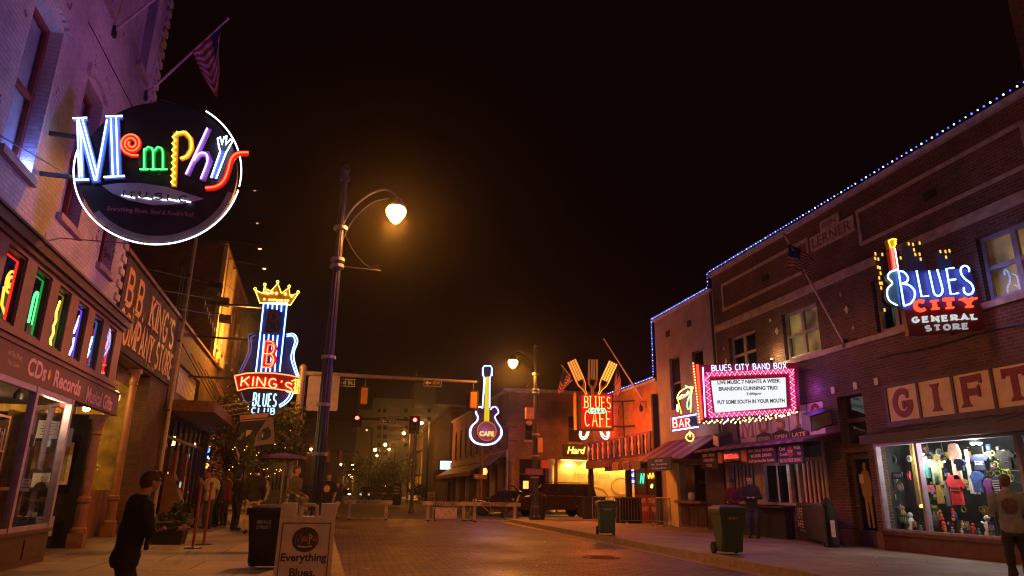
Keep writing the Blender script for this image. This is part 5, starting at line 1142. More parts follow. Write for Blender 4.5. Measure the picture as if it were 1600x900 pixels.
# its goods
gm_ = {k: mat('goods_'+k, c, .75, var=.2, scale=14, bump=.5) for k,c in dict(red=(.70,.03,.04),tan=(.50,.36,.12),skinp=(.75,.45,.34),lime=(.45,.60,.03),blue=(.04,.10,.38),navy=(.02,.03,.10),teal=(.05,.28,.28),purple=(.22,.04,.28),white=(.75,.75,.72),orange=(.65,.20,.03),grey=(.25,.26,.28),pink=(.75,.22,.35),green=(.04,.25,.08),gold=(.60,.42,.10),black=(.02,.02,.02)).items()}
def garment(a, z, w_, h, key, label, b=-.55, kind='shirt', group='clothes hung in the gift shop window'):
    w_ *= .8
    t = E('hanging_'+kind, FR.p(a,b,z), label, kind, group)
    s = w_/2
    if kind == 'shirt': P = [(-s*.75,0),(s*.75,0),(s*.7,h*.62),(s*1.05,h*.55),(s*1.25,h*.72),(s*.75,h*.97),(s*.3,h),(0,h*.93),(-s*.3,h),(-s*.75,h*.97),(-s*1.25,h*.72),(-s*1.05,h*.55),(-s*.7,h*.62)]
    else: P = [(-s,0),(s,0),(s*.7,h),(-s*.7,h)]
    o = MB(FR.sub(a,0,z)); o.prism(P[::1], b-.06, b); o = o.build('cloth', gm_[key], t); return t, o
def stripes(o, t, a, z, w_, h, key, n, b=-.548, vert=True):
    m = MB(FR)
    for i in range(n):
        if vert: m.box(a-w_/2+w_*(i+.3)/n, a-w_/2+w_*(i+.6)/n, b, b+.004, z, z+h)
        else: m.box(a-w_/2,a+w_/2,b,b+.004,z+h*(i+.3)/n,z+h*(i+.65)/n)
    m.build('print', gm_[key], o)
def GA(px,py,b=-.5): return FR.at(px,py,b)
def G2(x, y): return GA(1360+x/4.5, 680+y/4.5)         # from an enlarged cut-out of the window
a,z = G2(460,350); t,o = garment(a,z,.42,.72,'tan','tall tan striped shirt hanging near the window post'); stripes(o,t,a,z+.05,.26,.55,'teal',5)
a,z = G2(600,490); t,o = garment(a,z,.50,.66,'red','bright red sleeveless top with black print in middle of window'); stripes(o,t,a,z+.25,.22,.16,'black',2,vert=False)
a,z = G2(600,310); t,o = garment(a,z,.34,.80,'skinp','pale pink shirt and mask above the red top',kind='shirt'); stripes(o,t,a,z+.4,.12,.06,'red',2,vert=False)
a,z = G2(650,250); garment(a,z,.30,.26,'navy','navy folded shirt in front of the pale pink one',b=-.42)
a,z = G2(385,300); garment(a,z,.22,.5,'teal','narrow teal shirt just right of the post')
a,z = G2(750,400); garment(a,z,.36,.45,'blue','blue shirt low between tall white scarf and purple one')
a,z = G2(830,440); garment(a,z,.26,.4,'purple','purple shirt beside the blue shirt')
a,z = G2(760,245); t,o = garment(a,z,.46,.34,'navy','navy printed shirt high on the right of pale pink'); stripes(o,t,a,z+.1,.2,.1,'white',3,vert=False)
a,z = G2(940,235); t,o = garment(a,z,.5,.38,'black','black shirt with white print near the right frame'); stripes(o,t,a,z+.12,.2,.12,'grey',3,vert=False)
a,z = G2(890,460); t,o = garment(a,z,.24,.5,'navy','navy shirt with many white lines by the customer'); stripes(o,t,a,z+.05,.16,.38,'white',8,vert=False)
a,z = G2(700,410); garment(a,z,.09,.95,'white','long white scarf hanging between red top and blue shirt',kind='scarf')
a,z = G2(330,490); garment(a,z,.16,1.55,'tan','very tall tan scarf hanging beside the window post',kind='scarf')
a,z = G2(480,480); t,o = garment(a,z,.2,.6,'gold','gold and grey tie-shaped scarf slanting below striped shirt',kind='scarf')
a,z = G2(540,500); garment(a,z,.16,.55,'grey','grey scarf slanting beside the gold one',kind='scarf')
a,z = G2(405,400); t,o = garment(a,z,.3,.16,'pink','small pink folded cloth under the teal shirt',kind='cloth')
def disc(px_, py_, r, key, key2, label, b=-.5, group='round souvenirs hung in the gift shop window'):
    a,z = G2(px_,py_); t = E('souvenir_plate', FR.p(a,b,z-r), label, 'souvenir plate', group)
    m = MB(FR); m.prism([(a+r*math.cos(q*.35),z+r*math.sin(q*.35)) for q in range(18)], b-.02, b); m.build('disc', gm_[key], t)
    m = MB(FR); m.prism([(a+r*.6*math.cos(q*.35),z+r*.6*math.sin(q*.35)) for q in range(18)], b+.001, b+.006); m.build('centre', gm_[key2], t)
disc(162,305,.12,'white','grey','white round plate at left of the window, upper'); disc(202,365,.13,'grey','white','grey round plate at left of the window, lower'); disc(155,172,.12,'grey','black','dim round plate high at the left of the window'); disc(480,120,.09,'white','teal','small plate at the top of striped shirt'); disc(270,165,.08,'white','grey','small pale plate left of the post')
rd = random.Random(4)
cards = [(210,285,.34,.16,'blue','blue and red licence-plate sign beside the round plates'),(172,437,.26,.14,'tan','tan number-plate sign under the round plates'),(205,505,.26,.13,'grey','grey number-plate sign lowest on the left'),(290,285,.10,.2,'red','small red tag by the post'),(120,300,.0,.0,'red',''),(460,560,.5,.30,'green','framed green picture with pale figures behind the post foot'),(250,590,.3,.2,'teal','teal card leaning at the left corner'),(880,650,.16,.22,'blue','upright blue book at the right end of sill'),(185,590,.26,.28,'navy','navy box standing at the left end of the sill')]
for x_,y_,w_,h,key,lab in cards:
    if not w_: continue
    a,z = G2(x_,y_); t = E('souvenir_sign', FR.p(a,-.4,z), lab, 'souvenir', 'flat souvenirs in the gift shop window'); MB(FR).box(a-w_/2,a+w_/2,-.43,-.40,z-h/2,z+h/2).build('board', gm_[key], t)
    m = MB(FR)
    for i in range(4): m.box(a-w_*.38+i*w_*.2,a-w_*.30+i*w_*.2,-.399,-.394,z-h*.25,z+h*.25)
    m.build('print', gm_['white'], t)
# lime rings (sunglasses and bangles) on a rack
rk = E('bangle_rack', FR.p(GA(1550,740)[0],-.75,1.2), 'wire rack hung with lime yellow rings on the right of window', 'rack')
m = MB(FR); a0,_ = G2(700,0); a1,_ = G2(980,0)
for y_ in (130,250,330,400,520): z = G2(840,y_)[1]; m.tube([(a0,-.78,z),(a1,-.78,z)],.008,4)
m.tube([(a0,-.78,.6),(a0,-.78,2.5)],.012,4).tube([(a1,-.78,.6),(a1,-.78,2.5)],.012,4); m.build('rack_frame', M['metal'], rk)
i = 0
for x_,y_ in ((770,130),(800,125),(840,150),(880,120),(760,268),(790,262),(835,268),(890,265),(905,262),(780,298),(850,300),(915,300),(740,322),(858,350),(862,385),(870,420),(820,205),(860,215),(895,225),(680,400),(720,520),(600,520),(745,520),(810,330),(930,300)):
    a,z = G2(x_,y_); t = E('bangle', FR.p(a,-.72,z-.05), 'lime yellow ring hung on the wire rack', 'bangle', 'lime rings on the wire rack')
    r = rd.uniform(.045,.075); MB(FR).tube([(a+r*math.cos(q*.6),-.72,z+r*math.sin(q*.6)) for q in range(10)], .012, 5, True).build('ring', gm_['lime' if i%4 else 'gold'], t); i += 1
for i in range(70):
    x_ = rd.uniform(130,960); y_ = rd.uniform(90,640); a,z = FR.at(1360+x_/4.5,680+y_/4.5,-1.1)
    if not .7 < z < 2.7 or not 11.4 < a < 15.3: continue
    k = rd.choice(list(gm_)); w_ = rd.uniform(.05,.13); h_ = rd.uniform(.08,.2); t = E('souvenir_packet', FR.p(a,-1.1,z-h_/2), 'small coloured packet hanging in the crowded back of the gift shop window', 'packet', 'packets hung at the back of the gift shop window')
    MB(FR).box(a-w_/2,a+w_/2,-1.12,-1.09,z-h_/2,z+h_/2).build('packet', gm_[k], t); MB(FR).box(a-w_*.35,a+w_*.35,-1.089,-1.085,z-h_*.1,z+h_*.3).build('label_card', gm_[rd.choice(['white','gold','lime','pink','grey'])], t)
# figurines and toys along the sill
keys = ['white','red','orange','gold','black','tan','blue','pink','teal','grey']
lab_ = {'white':'white','red':'red','orange':'orange','gold':'gold','black':'black','tan':'tan','blue':'blue','pink':'pink','teal':'teal','grey':'grey'}
spots = [(165,.0),(200,.12),(225,0),(240,.22),(262,0),(300,0),(330,.1),(345,0),(390,0),(440,0),(480,.05),(520,0),(545,.28),(560,.1),(575,0),(590,.35),(610,.2),(620,0),(640,.3),(655,.15),(670,0),(700,0),(735,.0),(760,.06),(790,0),(820,0),(850,0),(880,0)]
for i,(x_,dz) in enumerate(spots):
    a,_ = G2(x_,690); b = -.30-rd.random()*.3; z = .588+dz; k = keys[(i*7)%10]; s = rd.uniform(.7,1.2)
    if x_ in (300,820): s = 2.0; k = 'white'
    if x_ == 240: k, s = 'tan', 1.7
    if 500 < x_ < 620: k = 'red' if i%2 else 'orange'
    f = Fr(FR.p(a,b,z),(0,1,0),(-1,0,0)); t = E('figurine', FR.p(a,b,z), f'{lab_[k]} toy figurine among the souvenirs crowded on the gift shop sill', 'figurine', 'figurines along the gift shop sill')
    if dz: MB(f).box(-.05,.05,-.05,.05,-dz+.002,-.001).build('stand', gm_['black'], t)
    m = MB(f); m.lathe(0,0,0,[(.045*s,0),(.05*s,.03*s),(.03*s,.07*s),(.042*s,.12*s),(.02*s,.16*s)],8); m.ball(0,0,.19*s,.032*s); m.tube([(-.035*s,0,.13*s),(-.07*s,.02,.08*s)],.012*s,5); m.tube([(.035*s,0,.13*s),(.075*s,.01,.15*s)],.012*s,5)
    m.build('figure_body', gm_[k], t, True)
m = MB(FR); 
for i in range(260):
    a = rd.uniform(11.5,15.3); b = rd.uniform(-.5,-.08); s = rd.uniform(.008,.022); m.ball(a,b,.592+s*.6,s,seg=4)
tag(m.build('pebbles', M['offwhite']), 'small pale trinkets and pebbles strewn along the gift shop sill', 'trinkets', kind='stuff')
gh = E('glass_helmet', FR.p(G2(490,640)[0],-.35,.59), 'dark rounded helmet souvenir at the foot of window post', 'helmet'); a,_ = G2(490,640)
MB(FR).ball(a,-.35,.80,.19,.17,.20,14).build('shell', gm_['black'], gh, True); MB(FR).box(a-.16,a+.16,-.5,-.2,.588,.63).build('visor', gm_['grey'], gh)
for i,(px,py,pw) in enumerate(((1520,692,45),(1530,692,45),(1440,709,24),(1475,721,12),(1452,719,7))):
    a,z = GA(px,py); t = E('spotlight', FR.p(a,-.5,z), ['white twin spotlight, left head, under the gift shop ceiling','white twin spotlight, right head, under the gift shop ceiling','bright white spotlight just right of the window post','small spotlight behind the striped shirt','tiny spotlight at the top of the striped shirt'][i], 'spotlight', 'spotlights in the gift shop window')
    MB(FR).lathe(a,-.5,z+.01,[(.06,0),(.07,.08),(.02,.14),(.012,max(.16,2.79-z-.02))],10).build('housing', M['black'], t); MB(FR).ball(a,-.5,z,.055 if i<3 else .03).build('lamp', glow((.85,.92,1),14 if i<3 else 6), t, True)
    light('shop_light', FR.p(a,-.42,z-.12), pw, (1,.90,.78), .06)
light('shop_light', FR.p(12.9,-.9,2.7), 30, (.9,.95,1), .1)
t = E('open_sign', FR.p(10.6,-.3,1.9), 'glowing orange-red sign past the right window frame', 'neon sign'); MB(FR).box(10.4,10.95,-.34,-.3,1.9,2.25).build('board', M['black'], t); MB(FR).ball(10.75,-.24,2.08,.12,.03,.10).build('glow_disc', glow((1,.12,.03),4), t)
t = E('notice', FR.p(11.3,.05,1.2), 'pale orange paper notice taped beside the right frame', 'notice'); MB(FR).box(11.1,11.42,-.028,-.02,1.12,1.45).build('sheet', M['creamy'], t)
x = MB(FR); text(x,'SALE',TR_(11.38,1.25,-.018),w=.2,h=.1,b=0); x.build('lettering', M['crimson'], t)
for a,mt in ((11.3,'pink'),(11.2,'green')): pass
t = E('painted_strip', FR.p(11.3,-.2,.7), 'pink and green painted strip inside the right-hand shop door', 'panel'); MB(FR).box(11.20,11.36,-.2,-.16,1.75,2.6).build('pink_strip', gm_['pink'], t); MB(FR).box(11.15,11.36,-.2,-.158,.7,1.745).build('green_strip', gm_['green'], t)
# door with the yellow cut-out figure
dr = E('door', FR.p(16.1,-.2,.15), 'olive door with a yellow paper figure in its glass', 'door')
MB(FR).box(15.69,15.82,-.24,-.16,.18,2.49).box(16.42,16.55,-.24,-.16,.18,2.49).box(15.82,16.42,-.24,-.16,2.34,2.49).box(15.82,16.42,-.24,-.16,.18,.55).build('frame', mat('olive_paint',(.10,.085,.05),.5,var=.2), dr)
MB(FR).quad((15.82,-.2,.55),(16.42,-.2,.55),(16.42,-.2,2.34),(15.82,-.2,2.34)).build('pane', M['darkglass'], dr)
fg = [(-.10,0),(-.03,0),(-.01,.62),(.02,.62),(.06,0),(.13,0),(.13,.75),(.17,.80),(.19,1.15),(.13,1.38),(.05,1.42),(.055,1.5),(.03,1.62),(-.03,1.62),(-.055,1.5),(-.05,1.42),(-.14,1.37),(-.20,1.1),(-.17,.78),(-.12,.76)]
MB(TR_(16.12,.62)).prism(fg, -.195, -.185).build('paper_figure', mat('yellow_paper',(.36,.24,.05),.7,var=.2,em=None), dr); MB(FR).box(16.18,16.34,-.18,-.176,1.72,1.95).build('note', M['creamy'], dr); MB(FR).ball(16.47,-.13,1.15,.035).build('handle', M['steel'], dr)
MB(FR).box(15.63,16.61,-.26,-.18,2.63,2.75).box(15.63,16.61,-.26,-.18,3.3,3.4).box(15.63,15.72,-.26,-.18,2.75,3.99).box(16.52,16.61,-.26,-.18,2.75,3.99).build('transom_frame', M['darkwood'], B3); MB(FR).quad((15.7,-.22,2.7),(16.55,-.22,2.7),(16.55,-.22,3.98),(15.7,-.22,3.98)).build('pane', M['darkglass'], B3)
for a in (16.70,15.80,15.02): MB(FR).box(a-.07,a+.07,.002,.04,4.12,4.30).build('keystone', M['offwhite'], B3)
MB(FR).box(16.58,17.0,.002,.07,.15,.55).box(15.44,15.66,.002,.07,.15,.55).build('pier_foot', M['trim'], B3)

# music bar front under the purple awning
for i,(a0,a1,ch,sub) in enumerate(((20.78,21.72,'M',None),(19.86,20.72,'U','KITCHEN'),(18.94,19.80,'S','OPEN'),(18.02,18.88,'I','LATE'),(17.25,17.96,'C',None))):
    c = MB(FR).box(a0,a1,-.05,-.01,3.02,3.98).build('letter_panel', mat('mauve_panel',(.55,.42,.50),.6,var=.15), B3)
    wd = {'M':.6,'U':.42,'S':.40,'I':0,'C':.4}[ch]; y = MB(TR_((a0+a1)/2+wd/2,3.22 if not sub else 3.36,-.008)); slab(y, strokes(ch, wd if wd else None, .68 if not sub else .54), .11, 0, .012, .05 if ch in 'MUI' else 0, 0, .68 if not sub else .54); y.build('lettering', M['crimson'], c)
    if sub: 
        MB(FR).prism([(a0,3.03),(a1,3.03),(a1,3.26),((a0+a1)/2,3.36),(a0,3.26)][::-1], .005, .010).build('sub_panel', M['blackm'], c); x = MB(FR); text(x, sub, TR_(a1-.1,3.08,.012), w=(a1-a0)*.75, h=.12, b=0, bold=.02); x.build('lettering', M['pinkpaint'], c)
MB(FR).box(17.2,21.9,-.2,-.06,3.0,4.0).build('backing', M['blackm'], B3)
def awning(fr, parent, a0, a1, zw, bo, zo, n, name='awning', gab=None, val=.18):
    mb = MB(fr)
    for i in range(n):
        x0, x1 = a0+(a1-a0)*i/n, a0+(a1-a0)*(i+1)/n; mi = i % 2
        mb.hexa([(x0,.03,zw-.03),(x1,.03,zw-.03),(x1,bo,zo-.03),(x0,bo,zo-.03),(x0,.03,zw),(x1,.03,zw),(x1,bo,zo),(x0,bo,zo)], mi)
        mb.hexa([(x0,bo-.02,zo-val),(x1,bo-.02,zo-val),(x1,bo+.012,zo-val),(x0,bo+.012,zo-val),(x0,bo-.02,zo-.032),(x1,bo-.02,zo-.032),(x1,bo+.012,zo-.032),(x0,bo+.012,zo-.032)], mi)
    for a in (a0,a1): mb.add([(a,.03,zw-.04),(a,bo,zo-.04),(a,.03,zo-.04)],[(0,1,2)],1); mb.add([(a+.002,.03,zw-.04),(a+.002,bo,zo-.04),(a+.002,.03,zo-.04)],[(2,1,0)],1)
    return mb.build(name, [M['stripeA'], M['stripeB']], parent)
awning(FR, B3, 16.6, 22.8, 3.08, 1.2, 2.84, 24, val=.06)
def board(name, fr, a0, a1, z0, z1, b, label, bgm, rows, fm, cat='sign', group='boards under the awnings', fr_t=None, th=.04):
    t = E(name, fr.p((a0+a1)/2,b,z0), label, cat, group); MB(fr).box(a0,a1,b-th,b,z0,z1).build('board', bgm, t); h = (z1-z0)/(len(rows)+.4)
    for i,r in enumerate(rows):
        x = MB(fr); mt = fm
        if isinstance(r, tuple): r, mt = r
        zr = z1-h*(i+1.05)
        text(x, r, TR_((a0+a1)/2, zr, b+.003), w=min((a1-a0)*.86, h*.62*len(r)*.75), h=h*.62, b=0, center=True, bold=.02); x.build('lettering', mt, t)
    return t
pk = M['pinkpaint']
board('menu_board', FR, 18.2, 19.75, 2.28, 2.78, 1.0, 'black menu board over the kiosk window, cold beer wording', M['blackm'], ('HOT  COLD  DAIQUIRIS','BIG BEER  DRINKS','Full Service Bar Inside'), pk)
board('menu_board', FR, 16.95, 18.1, 2.22, 2.78, 1.0, 'black board with a small red stop sign under the awning corner', M['blackm'], ('Cold          Walk','Cocktails      Up','NO OUTSIDE DRINKS'), pk)
t = E('stop_disc', FR.p(17.5,1.01,2.5), 'small red octagonal stop sign on the corner menu board', 'stop sign'); MB(FR).prism([(17.5+.16*math.cos(R_(22.5+45*i)),2.56+.16*math.sin(R_(22.5+45*i))) for i in range(8)],1.003,1.012).build('plate', M['crimson'], t); x = MB(FR); text(x,'STOP',TR_(17.5,2.53,1.014),w=.22,h=.07,b=0,center=True,bold=.02); x.build('lettering', M['offwhite'], t)
board('menu_board', FR, 21.6, 22.7, 2.22, 2.80, 1.0, 'pink-lettered drinks board at the far end of the music awning', M['blackm'], ('BEER  WINE','DAIQUIRIS','TO GO'), pk)
lb = E('led_sign', FR.p(20.6,1.0,2.4), 'red LED drinks sign between two orange squares', 'lit sign'); MB(FR).box(20.15,21.2,.96,1.0,2.42,2.72).build('board', M['black'], lb); x = MB(FR); text(x,'BIG',TR_(21.1,2.50,1.003),w=.35,h=.15,b=0,bold=.03); text(x,'Drinks',TR_(20.7,2.50,1.003),w=.45,h=.15,b=0,bold=.02); x.build('lettering', glow((1,.03,.02),5), lb)
for i,a in enumerate((21.4,19.95)): tag(MB(FR).box(a-.13,a+.13,.96,1.0,2.38,2.74).build('orange_board', mat('orange_board',(.6,.14,.03),.6,var=.1)), ['orange square board at far side of the LED sign','orange square board between LED sign and menu board'][i], 'board', 'orange squares under the awning')
ks = MB(FR)
for a0,a1 in ((17.36,17.48),(18.62,18.74),(19.05,19.14),(20.45,20.58),(20.62,20.9),(22.6,22.8)): ks.box(a0,a1,-.1,.03,1.18,2.9)
ks.box(17.36,22.84,-.1,.06,1.1,1.18).box(17.36,22.84,-.1,.05,2.36,2.46); ks = ks.build('bar_front', mat('mauve_frame',(.42,.30,.33),.6,var=.2), B3)
for i in range(5): MB(FR).box(17.62+i*.2,17.70+i*.2,-.06,-.02,1.2,2.35).build('slat', M['pinkpaint'], ks)
for i in range(7): MB(FR).box(21.0+i*.23,21.08+i*.23,-.06,-.02,1.2,2.35).build('slat', mat('mauve_frame',(.42,.30,.33),.6,var=.2), ks)
MB(FR).quad((17.36,-.05,1.18),(22.84,-.05,1.18),(22.84,-.05,2.9),(17.36,-.05,2.9)).build('pane', M['glass'], ks)
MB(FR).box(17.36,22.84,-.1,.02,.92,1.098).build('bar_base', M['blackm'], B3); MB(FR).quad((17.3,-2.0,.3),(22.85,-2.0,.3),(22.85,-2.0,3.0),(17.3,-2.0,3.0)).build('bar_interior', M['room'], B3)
MB(FR).box(19.14,20.45,-.02,.02,2.28,2.355).box(19.72,19.76,-.02,.02,1.2,2.28).box(19.145,19.2,.0,.03,1.18,2.28).build('kiosk_frame', M['white'], ks)
light('bar_light', FR.p(20,-1.0,2.6), 6, (.9,.85,1), .1)
light('tube_light_glow', FR.p(19.1,.4,2.2), 2.5, (.9,.9,1), .05)
bt = MB(FR)
ct = E('drinks_counter', FR.p(19.8,.3,.15), 'dark counter ledge under the kiosk window', 'counter'); MB(FR).box(19.0,22.6,.03,.45,1.02,1.07).build('ledge', M['darkwood'], ct); MB(FR).box(19.1,22.5,.03,.30,.15,1.018).build('front', M['blackm'], ct)
# black barrier with lettering, podium, bags
pA, pB = gz(1292,856), gz(1229,838); dv = (pA-pB); dv.z = 0; bf_ = Fr((pB.x,pB.y,.15), dv, (-dv.y*-1 and dv.y*-1*-1 if 0 else dv.y, -dv.x, 0)); L_ = dv.length
bf_ = Fr((pB.x,pB.y,.15), dv, Vector((dv.y,-dv.x,0)))
if bf_.y.dot(O-bf_.o) < 0: bf_.y = -bf_.y
t = E('black_barrier', pB, 'low black barrier panel with salmon bar lettering beside podium', 'barrier')
MB(bf_).box(0,L_,-.03,0,.12,1.0).build('panel', M['blackm'], t)
r_ = MB(bf_).tube([(0,-.015,0),(0,-.015,.95),(.08,-.015,1.03),(L_-.12,-.015,1.03),(L_,-.015,.93),(L_,-.015,0)],.022,6); r_.build('rail', M['dmetal'], t)
x = MB(bf_)
for i,(s_,h) in enumerate((('BLUES',.2),('CITY',.09),('CAFE',.2))): text(x, s_, Fr(bf_.p(L_*.42,.004,[.70,.585,.36][i]), bf_.x, bf_.y), w=1.1, h=h, b=0, center=True, bold=.01)
text(x,'Bar & Restaurant',Fr(bf_.p(L_*.5,.004,.27),bf_.x,bf_.y),w=.8,h=.05,b=0,center=True); text(x,'Band Box',Fr(bf_.p(.06,.004,.90),bf_.x,bf_.y),w=.22,h=.06,b=0); x.build('lettering', pk, t)
p = gz(1213,838); t = E('podium', (p.x,p.y,.15), 'tall brown wooden podium beside the black barrier', 'podium'); MB().box(p.x-.2,p.x+.2,p.y-.2,p.y+.2,.15,1.18).build('cabinet', M['wood'], t); MB().hexa([(p.x-.26,p.y-.24,1.182),(p.x+.26,p.y-.24,1.182),(p.x+.26,p.y+.24,1.182),(p.x-.26,p.y+.24,1.182),(p.x-.26,p.y-.24,1.23),(p.x+.26,p.y-.24,1.23),(p.x+.26,p.y+.24,1.32),(p.x-.26,p.y+.24,1.32)]).build('reading_top', M['darkwood'], t)
p = gz(1308,856); t = E('equipment_bag', (p.x,p.y+.2,.15), 'tall black padded bag slumped against the brick pier', 'bag'); MB().lathe(p.x,p.y+.2,.15,[(.18,0),(.2,.15),(.19,.6),(.14,.95),(.08,1.15),(.02,1.2)],10).build('bag_body', CL['black'], t, True); MB().box(p.x-.12,p.x-.0,p.y-.01,p.y+.003,.4,.8).build('patch', M['pinkpaint'], t)
p = gz(1298,850); t = E('stool', (p.x,p.y+.25,.15), 'black bar stool between the barrier and the padded bag', 'stool'); MB().lathe(p.x,p.y+.25,.15,[(.17,.72),(.18,.75),(.16,.79),(.01,.8)],12).build('seat', M['black'], t)
for q in range(4): MB().tube([(p.x+.2*math.cos(q*1.57+.8),p.y+.25+.2*math.sin(q*1.57+.8),.15),(p.x+.1*math.cos(q*1.57+.8),p.y+.25+.1*math.sin(q*1.57+.8),.87)],.013,5).build('leg', M['dmetal'], t)
# loudspeaker boxes on the fronts
def speaker(px, py, label, s=1, m='polepurple'):
    f = Fr((0,FR.at(px,py,.5)[0],0),(1,0,0),(0,-1,0)); a,c = f.at(px,py); t = E('loudspeaker', f.p(a,0,c-.2), label, 'loudspeaker', 'loudspeakers on the right-hand fronts'); g = Fr(f.p(a,0,c),(1,0,.30),(-.1,-1,-.25)); q = .36*s
    MB(g).box(-q,q,-.25,.2,-.2*s,.22*s).build('cabinet', M['dmetal'], t); MB(g).box(-q*.9,q*.9,.201,.215,-.16*s,.18*s).build('grille', M[m], t); MB().tube([g.p(q,0,0),(12.98,g.o.y+.2,g.o.z-.1)],.03,5,raw=True).build('bracket', M['dmetal'], t)
speaker(1277,656,'big purple-lit loudspeaker tilted over the right end of awning'); speaker(1130,686,'dark loudspeaker tilted between the two striped awnings',.8,'blackm')
for i,(a,z) in enumerate(((22.3,3.6),)): pass
# flagpole
f = Fr((0,0,0),(0,-1,0),(-1,0,0)); b0 = hit(1320,538,(12.95,0,0),Vector((1,0,0)))
f = Fr((0,b0.y,0),(1,0,0),(0,-1,0))
def F3(px,py,b=0): a,c = f.at(px,py); return (a,b,c)
flagpole(b0, f.p(*F3(1226,368)), 'slanting pole with striped flag over the bar marquee', flag('flag',([F3(1232,380),F3(1245,388,.05),F3(1262,398),F3(1273,410)],[F3(1231,418),F3(1242,422,.1),F3(1256,428,.0),F3(1271,436)]),'','',f), .035, 'striped flag spread open over the bar marquee')
# ------------------------------------------------------------ string of blue and white bulbs along the rooflines
def bulbs(pts, n, label, w_=.02):
    P = [Vector(p) for p in pts]; L = [0]
    for i in range(len(P)-1): L.append(L[-1]+(P[i+1]-P[i]).length)
    t = E('light_string', P[0], label, 'light string', 'light strings along the right-hand rooflines'); MB().tube([tuple(p) for p in P], .008, 4, raw=True).build('cable', M['black'], t)
    for k in range(n):
        d = L[-1]*(k+.5)/n; i = max(j for j in range(len(P)-1) if L[j] <= d); q = P[i].lerp(P[i+1], (d-L[i])/(L[i+1]-L[i])); r = w_*(.8+.45*random.random())
        MB(Fr(q,(1,0,0),(0,1,0))).ball(0,0,0,r,seg=6).build('bulb', glow((.06,.08,1),5) if k % 2 else glow((.40,.5,1),5), t)
bulbs([FR.p(5,.14,9.56), FR.p(14.5,.14,9.56)], 60, 'blue and white light string on the roof edge above the gift shop')
bulbs([FR.p(14.6,.14,9.56), FR.p(22.95,.14,9.56), FR.p(22.95,.14,9.0)], 62, 'blue and white light string on the roof edge above the marquee')
bulbs([FR.p(23,.14,8.98), FR.p(28.2,.14,8.98), FR.p(28.24,.14,6.4)], 62, 'blue and white light string stepping down grey stucco roof')
bulbs([FR.p(28.3,.14,6.36), FR.p(36.8,.14,6.36)], 56, 'blue and white light string over the red-lit brick wall')

# ============================================================ marquee of the band box
mq = Fr(hit(1172,610,(0,18.3,0),Vector((0,1,0))), (1,-.34,0), (-.34,-1,0))
def MQ(*P, b=0): return [mq.at(x, y, b) for x, y in P]
t = E('theatre_marquee', mq.o, 'lit white theatre marquee with red zigzag neon border and black lettering', 'marquee')
body = MQ((1096,570),(1247,567),(1250,640),(1101,655)); far = .95
MB(mq).prism(body[::-1], -.55, -.001).build('cabinet', mat('marquee_red',(.30,.01,.06),.5,var=.1), t)
pan = MQ((1111,595),(1227,590),(1229,636),(1117,645)); MB(mq).prism(pan[::-1], .0, .02).build('white_panel', glow((.93,.97,1),1.0), t)
x = MB(mq)
def mtext(s, px0, px1, py0, py1, h, mb=x, bold=.0, y=None):
    a0,c0_ = mq.at(px0,py0); a1,c1_ = mq.at(px1,py1); d = Vector((a1-a0,c1_-c0_)); fr = Fr(mq.p(a0,.024,c0_), mq.x*d.x+Vector((0,0,1))*d.y, mq.y, (0,0,1)); text(mb, s, fr, w=d.length, h=h, b=0, bold=.035)
mtext('LIVE MUSIC 7 NIGHTS A WEEK',1121,1219,601,598,.118); mtext('BRANDON CUNNING TRIO',1123,1215,611,609,.118); mtext('7:00pm',1166,1189,619,618,.10); mtext('PUT SOME SOUTH IN YOUR MOUTH',1121,1226,632,629,.118)
x.build('lettering', M['blackm'], t)
n = MB(mq); a0,c0_ = mq.at(1112,580); a1,c1_ = mq.at(1228,576); 
for p in strokes('BLUES CITY BAND BOX', a1-a0, .17, .28): n.tube([(a0+a,.05,c0_+c+(c1_-c0_)*a/(a1-a0)) for a,c in p], .010, 5)
n.build('neon_lettering', glow((.42,.55,1),4), t)
for k,(p,q,nn) in enumerate((((1104,585.5),(1240,580),17),((1108,650),(1242,642),17),((1104,589),(1110,646),6),((1236,584),(1240,638),6))):
    P0, P1 = Vector(mq.at(*p)), Vector(mq.at(*q)); d = (P1-P0); nr = Vector((-d.y,d.x)).normalized()*.062
    for s_,g in ((1,glow((1,.04,.08),5)),(-1,glow((1,.34,.68),3.5))):
        n = MB(mq); n.tube([(v.x,.045+.01*s_,v.y) for v in [P0+d*(i/nn/2)+nr*(s_ if i%2 else -s_) for i in range(nn*2+1)]], .011, 5); n.build('zigzag_neon', g, t)
n = MB(mq); n.tube([(a,.03,c) for a,c in MQ((1098,574),(1102,652))], .02, 5); n.build('violet_tube', glow((.45,.22,1),8), t)
# the street-side fin
fin = MQ((1084,568),(1095,570),(1100,656),(1094,660)); MB(mq).prism(fin[::-1], -.5, .01).build('fin', mat('fin_red',(.55,.02,.01),.5), t)
n = MB(mq); n.tube([(a,.04,c) for a,c in MQ((1089,570),(1096,656))], .035, 6); n.build('neon_tube', glow((1,.05,.02),3.5), t)
for i in range(22):
    a = fin[0][0]+(fin[3][0]-fin[0][0])*i/21-.02; c = fin[0][1]+(fin[3][1]-fin[0][1])*i/21; MB(mq).ball(a,.03,c,.022,seg=5).build('bulb', glow((1,.35,.12),9), t)
rd = random.Random(3)
und = MQ((1101,655),(1250,640))
MB(mq).hexa([(und[0][0],-.9,und[0][1]-.06),(und[1][0],-.9,und[1][1]-.06),(und[1][0],.0,und[1][1]-.03),(und[0][0],.0,und[0][1]-.03),(und[0][0],-.9,und[0][1]-.01),(und[1][0],-.9,und[1][1]-.01),(und[1][0],.0,und[1][1]-.002),(und[0][0],.0,und[0][1]-.002)]).build('soffit', M['blackm'], t)
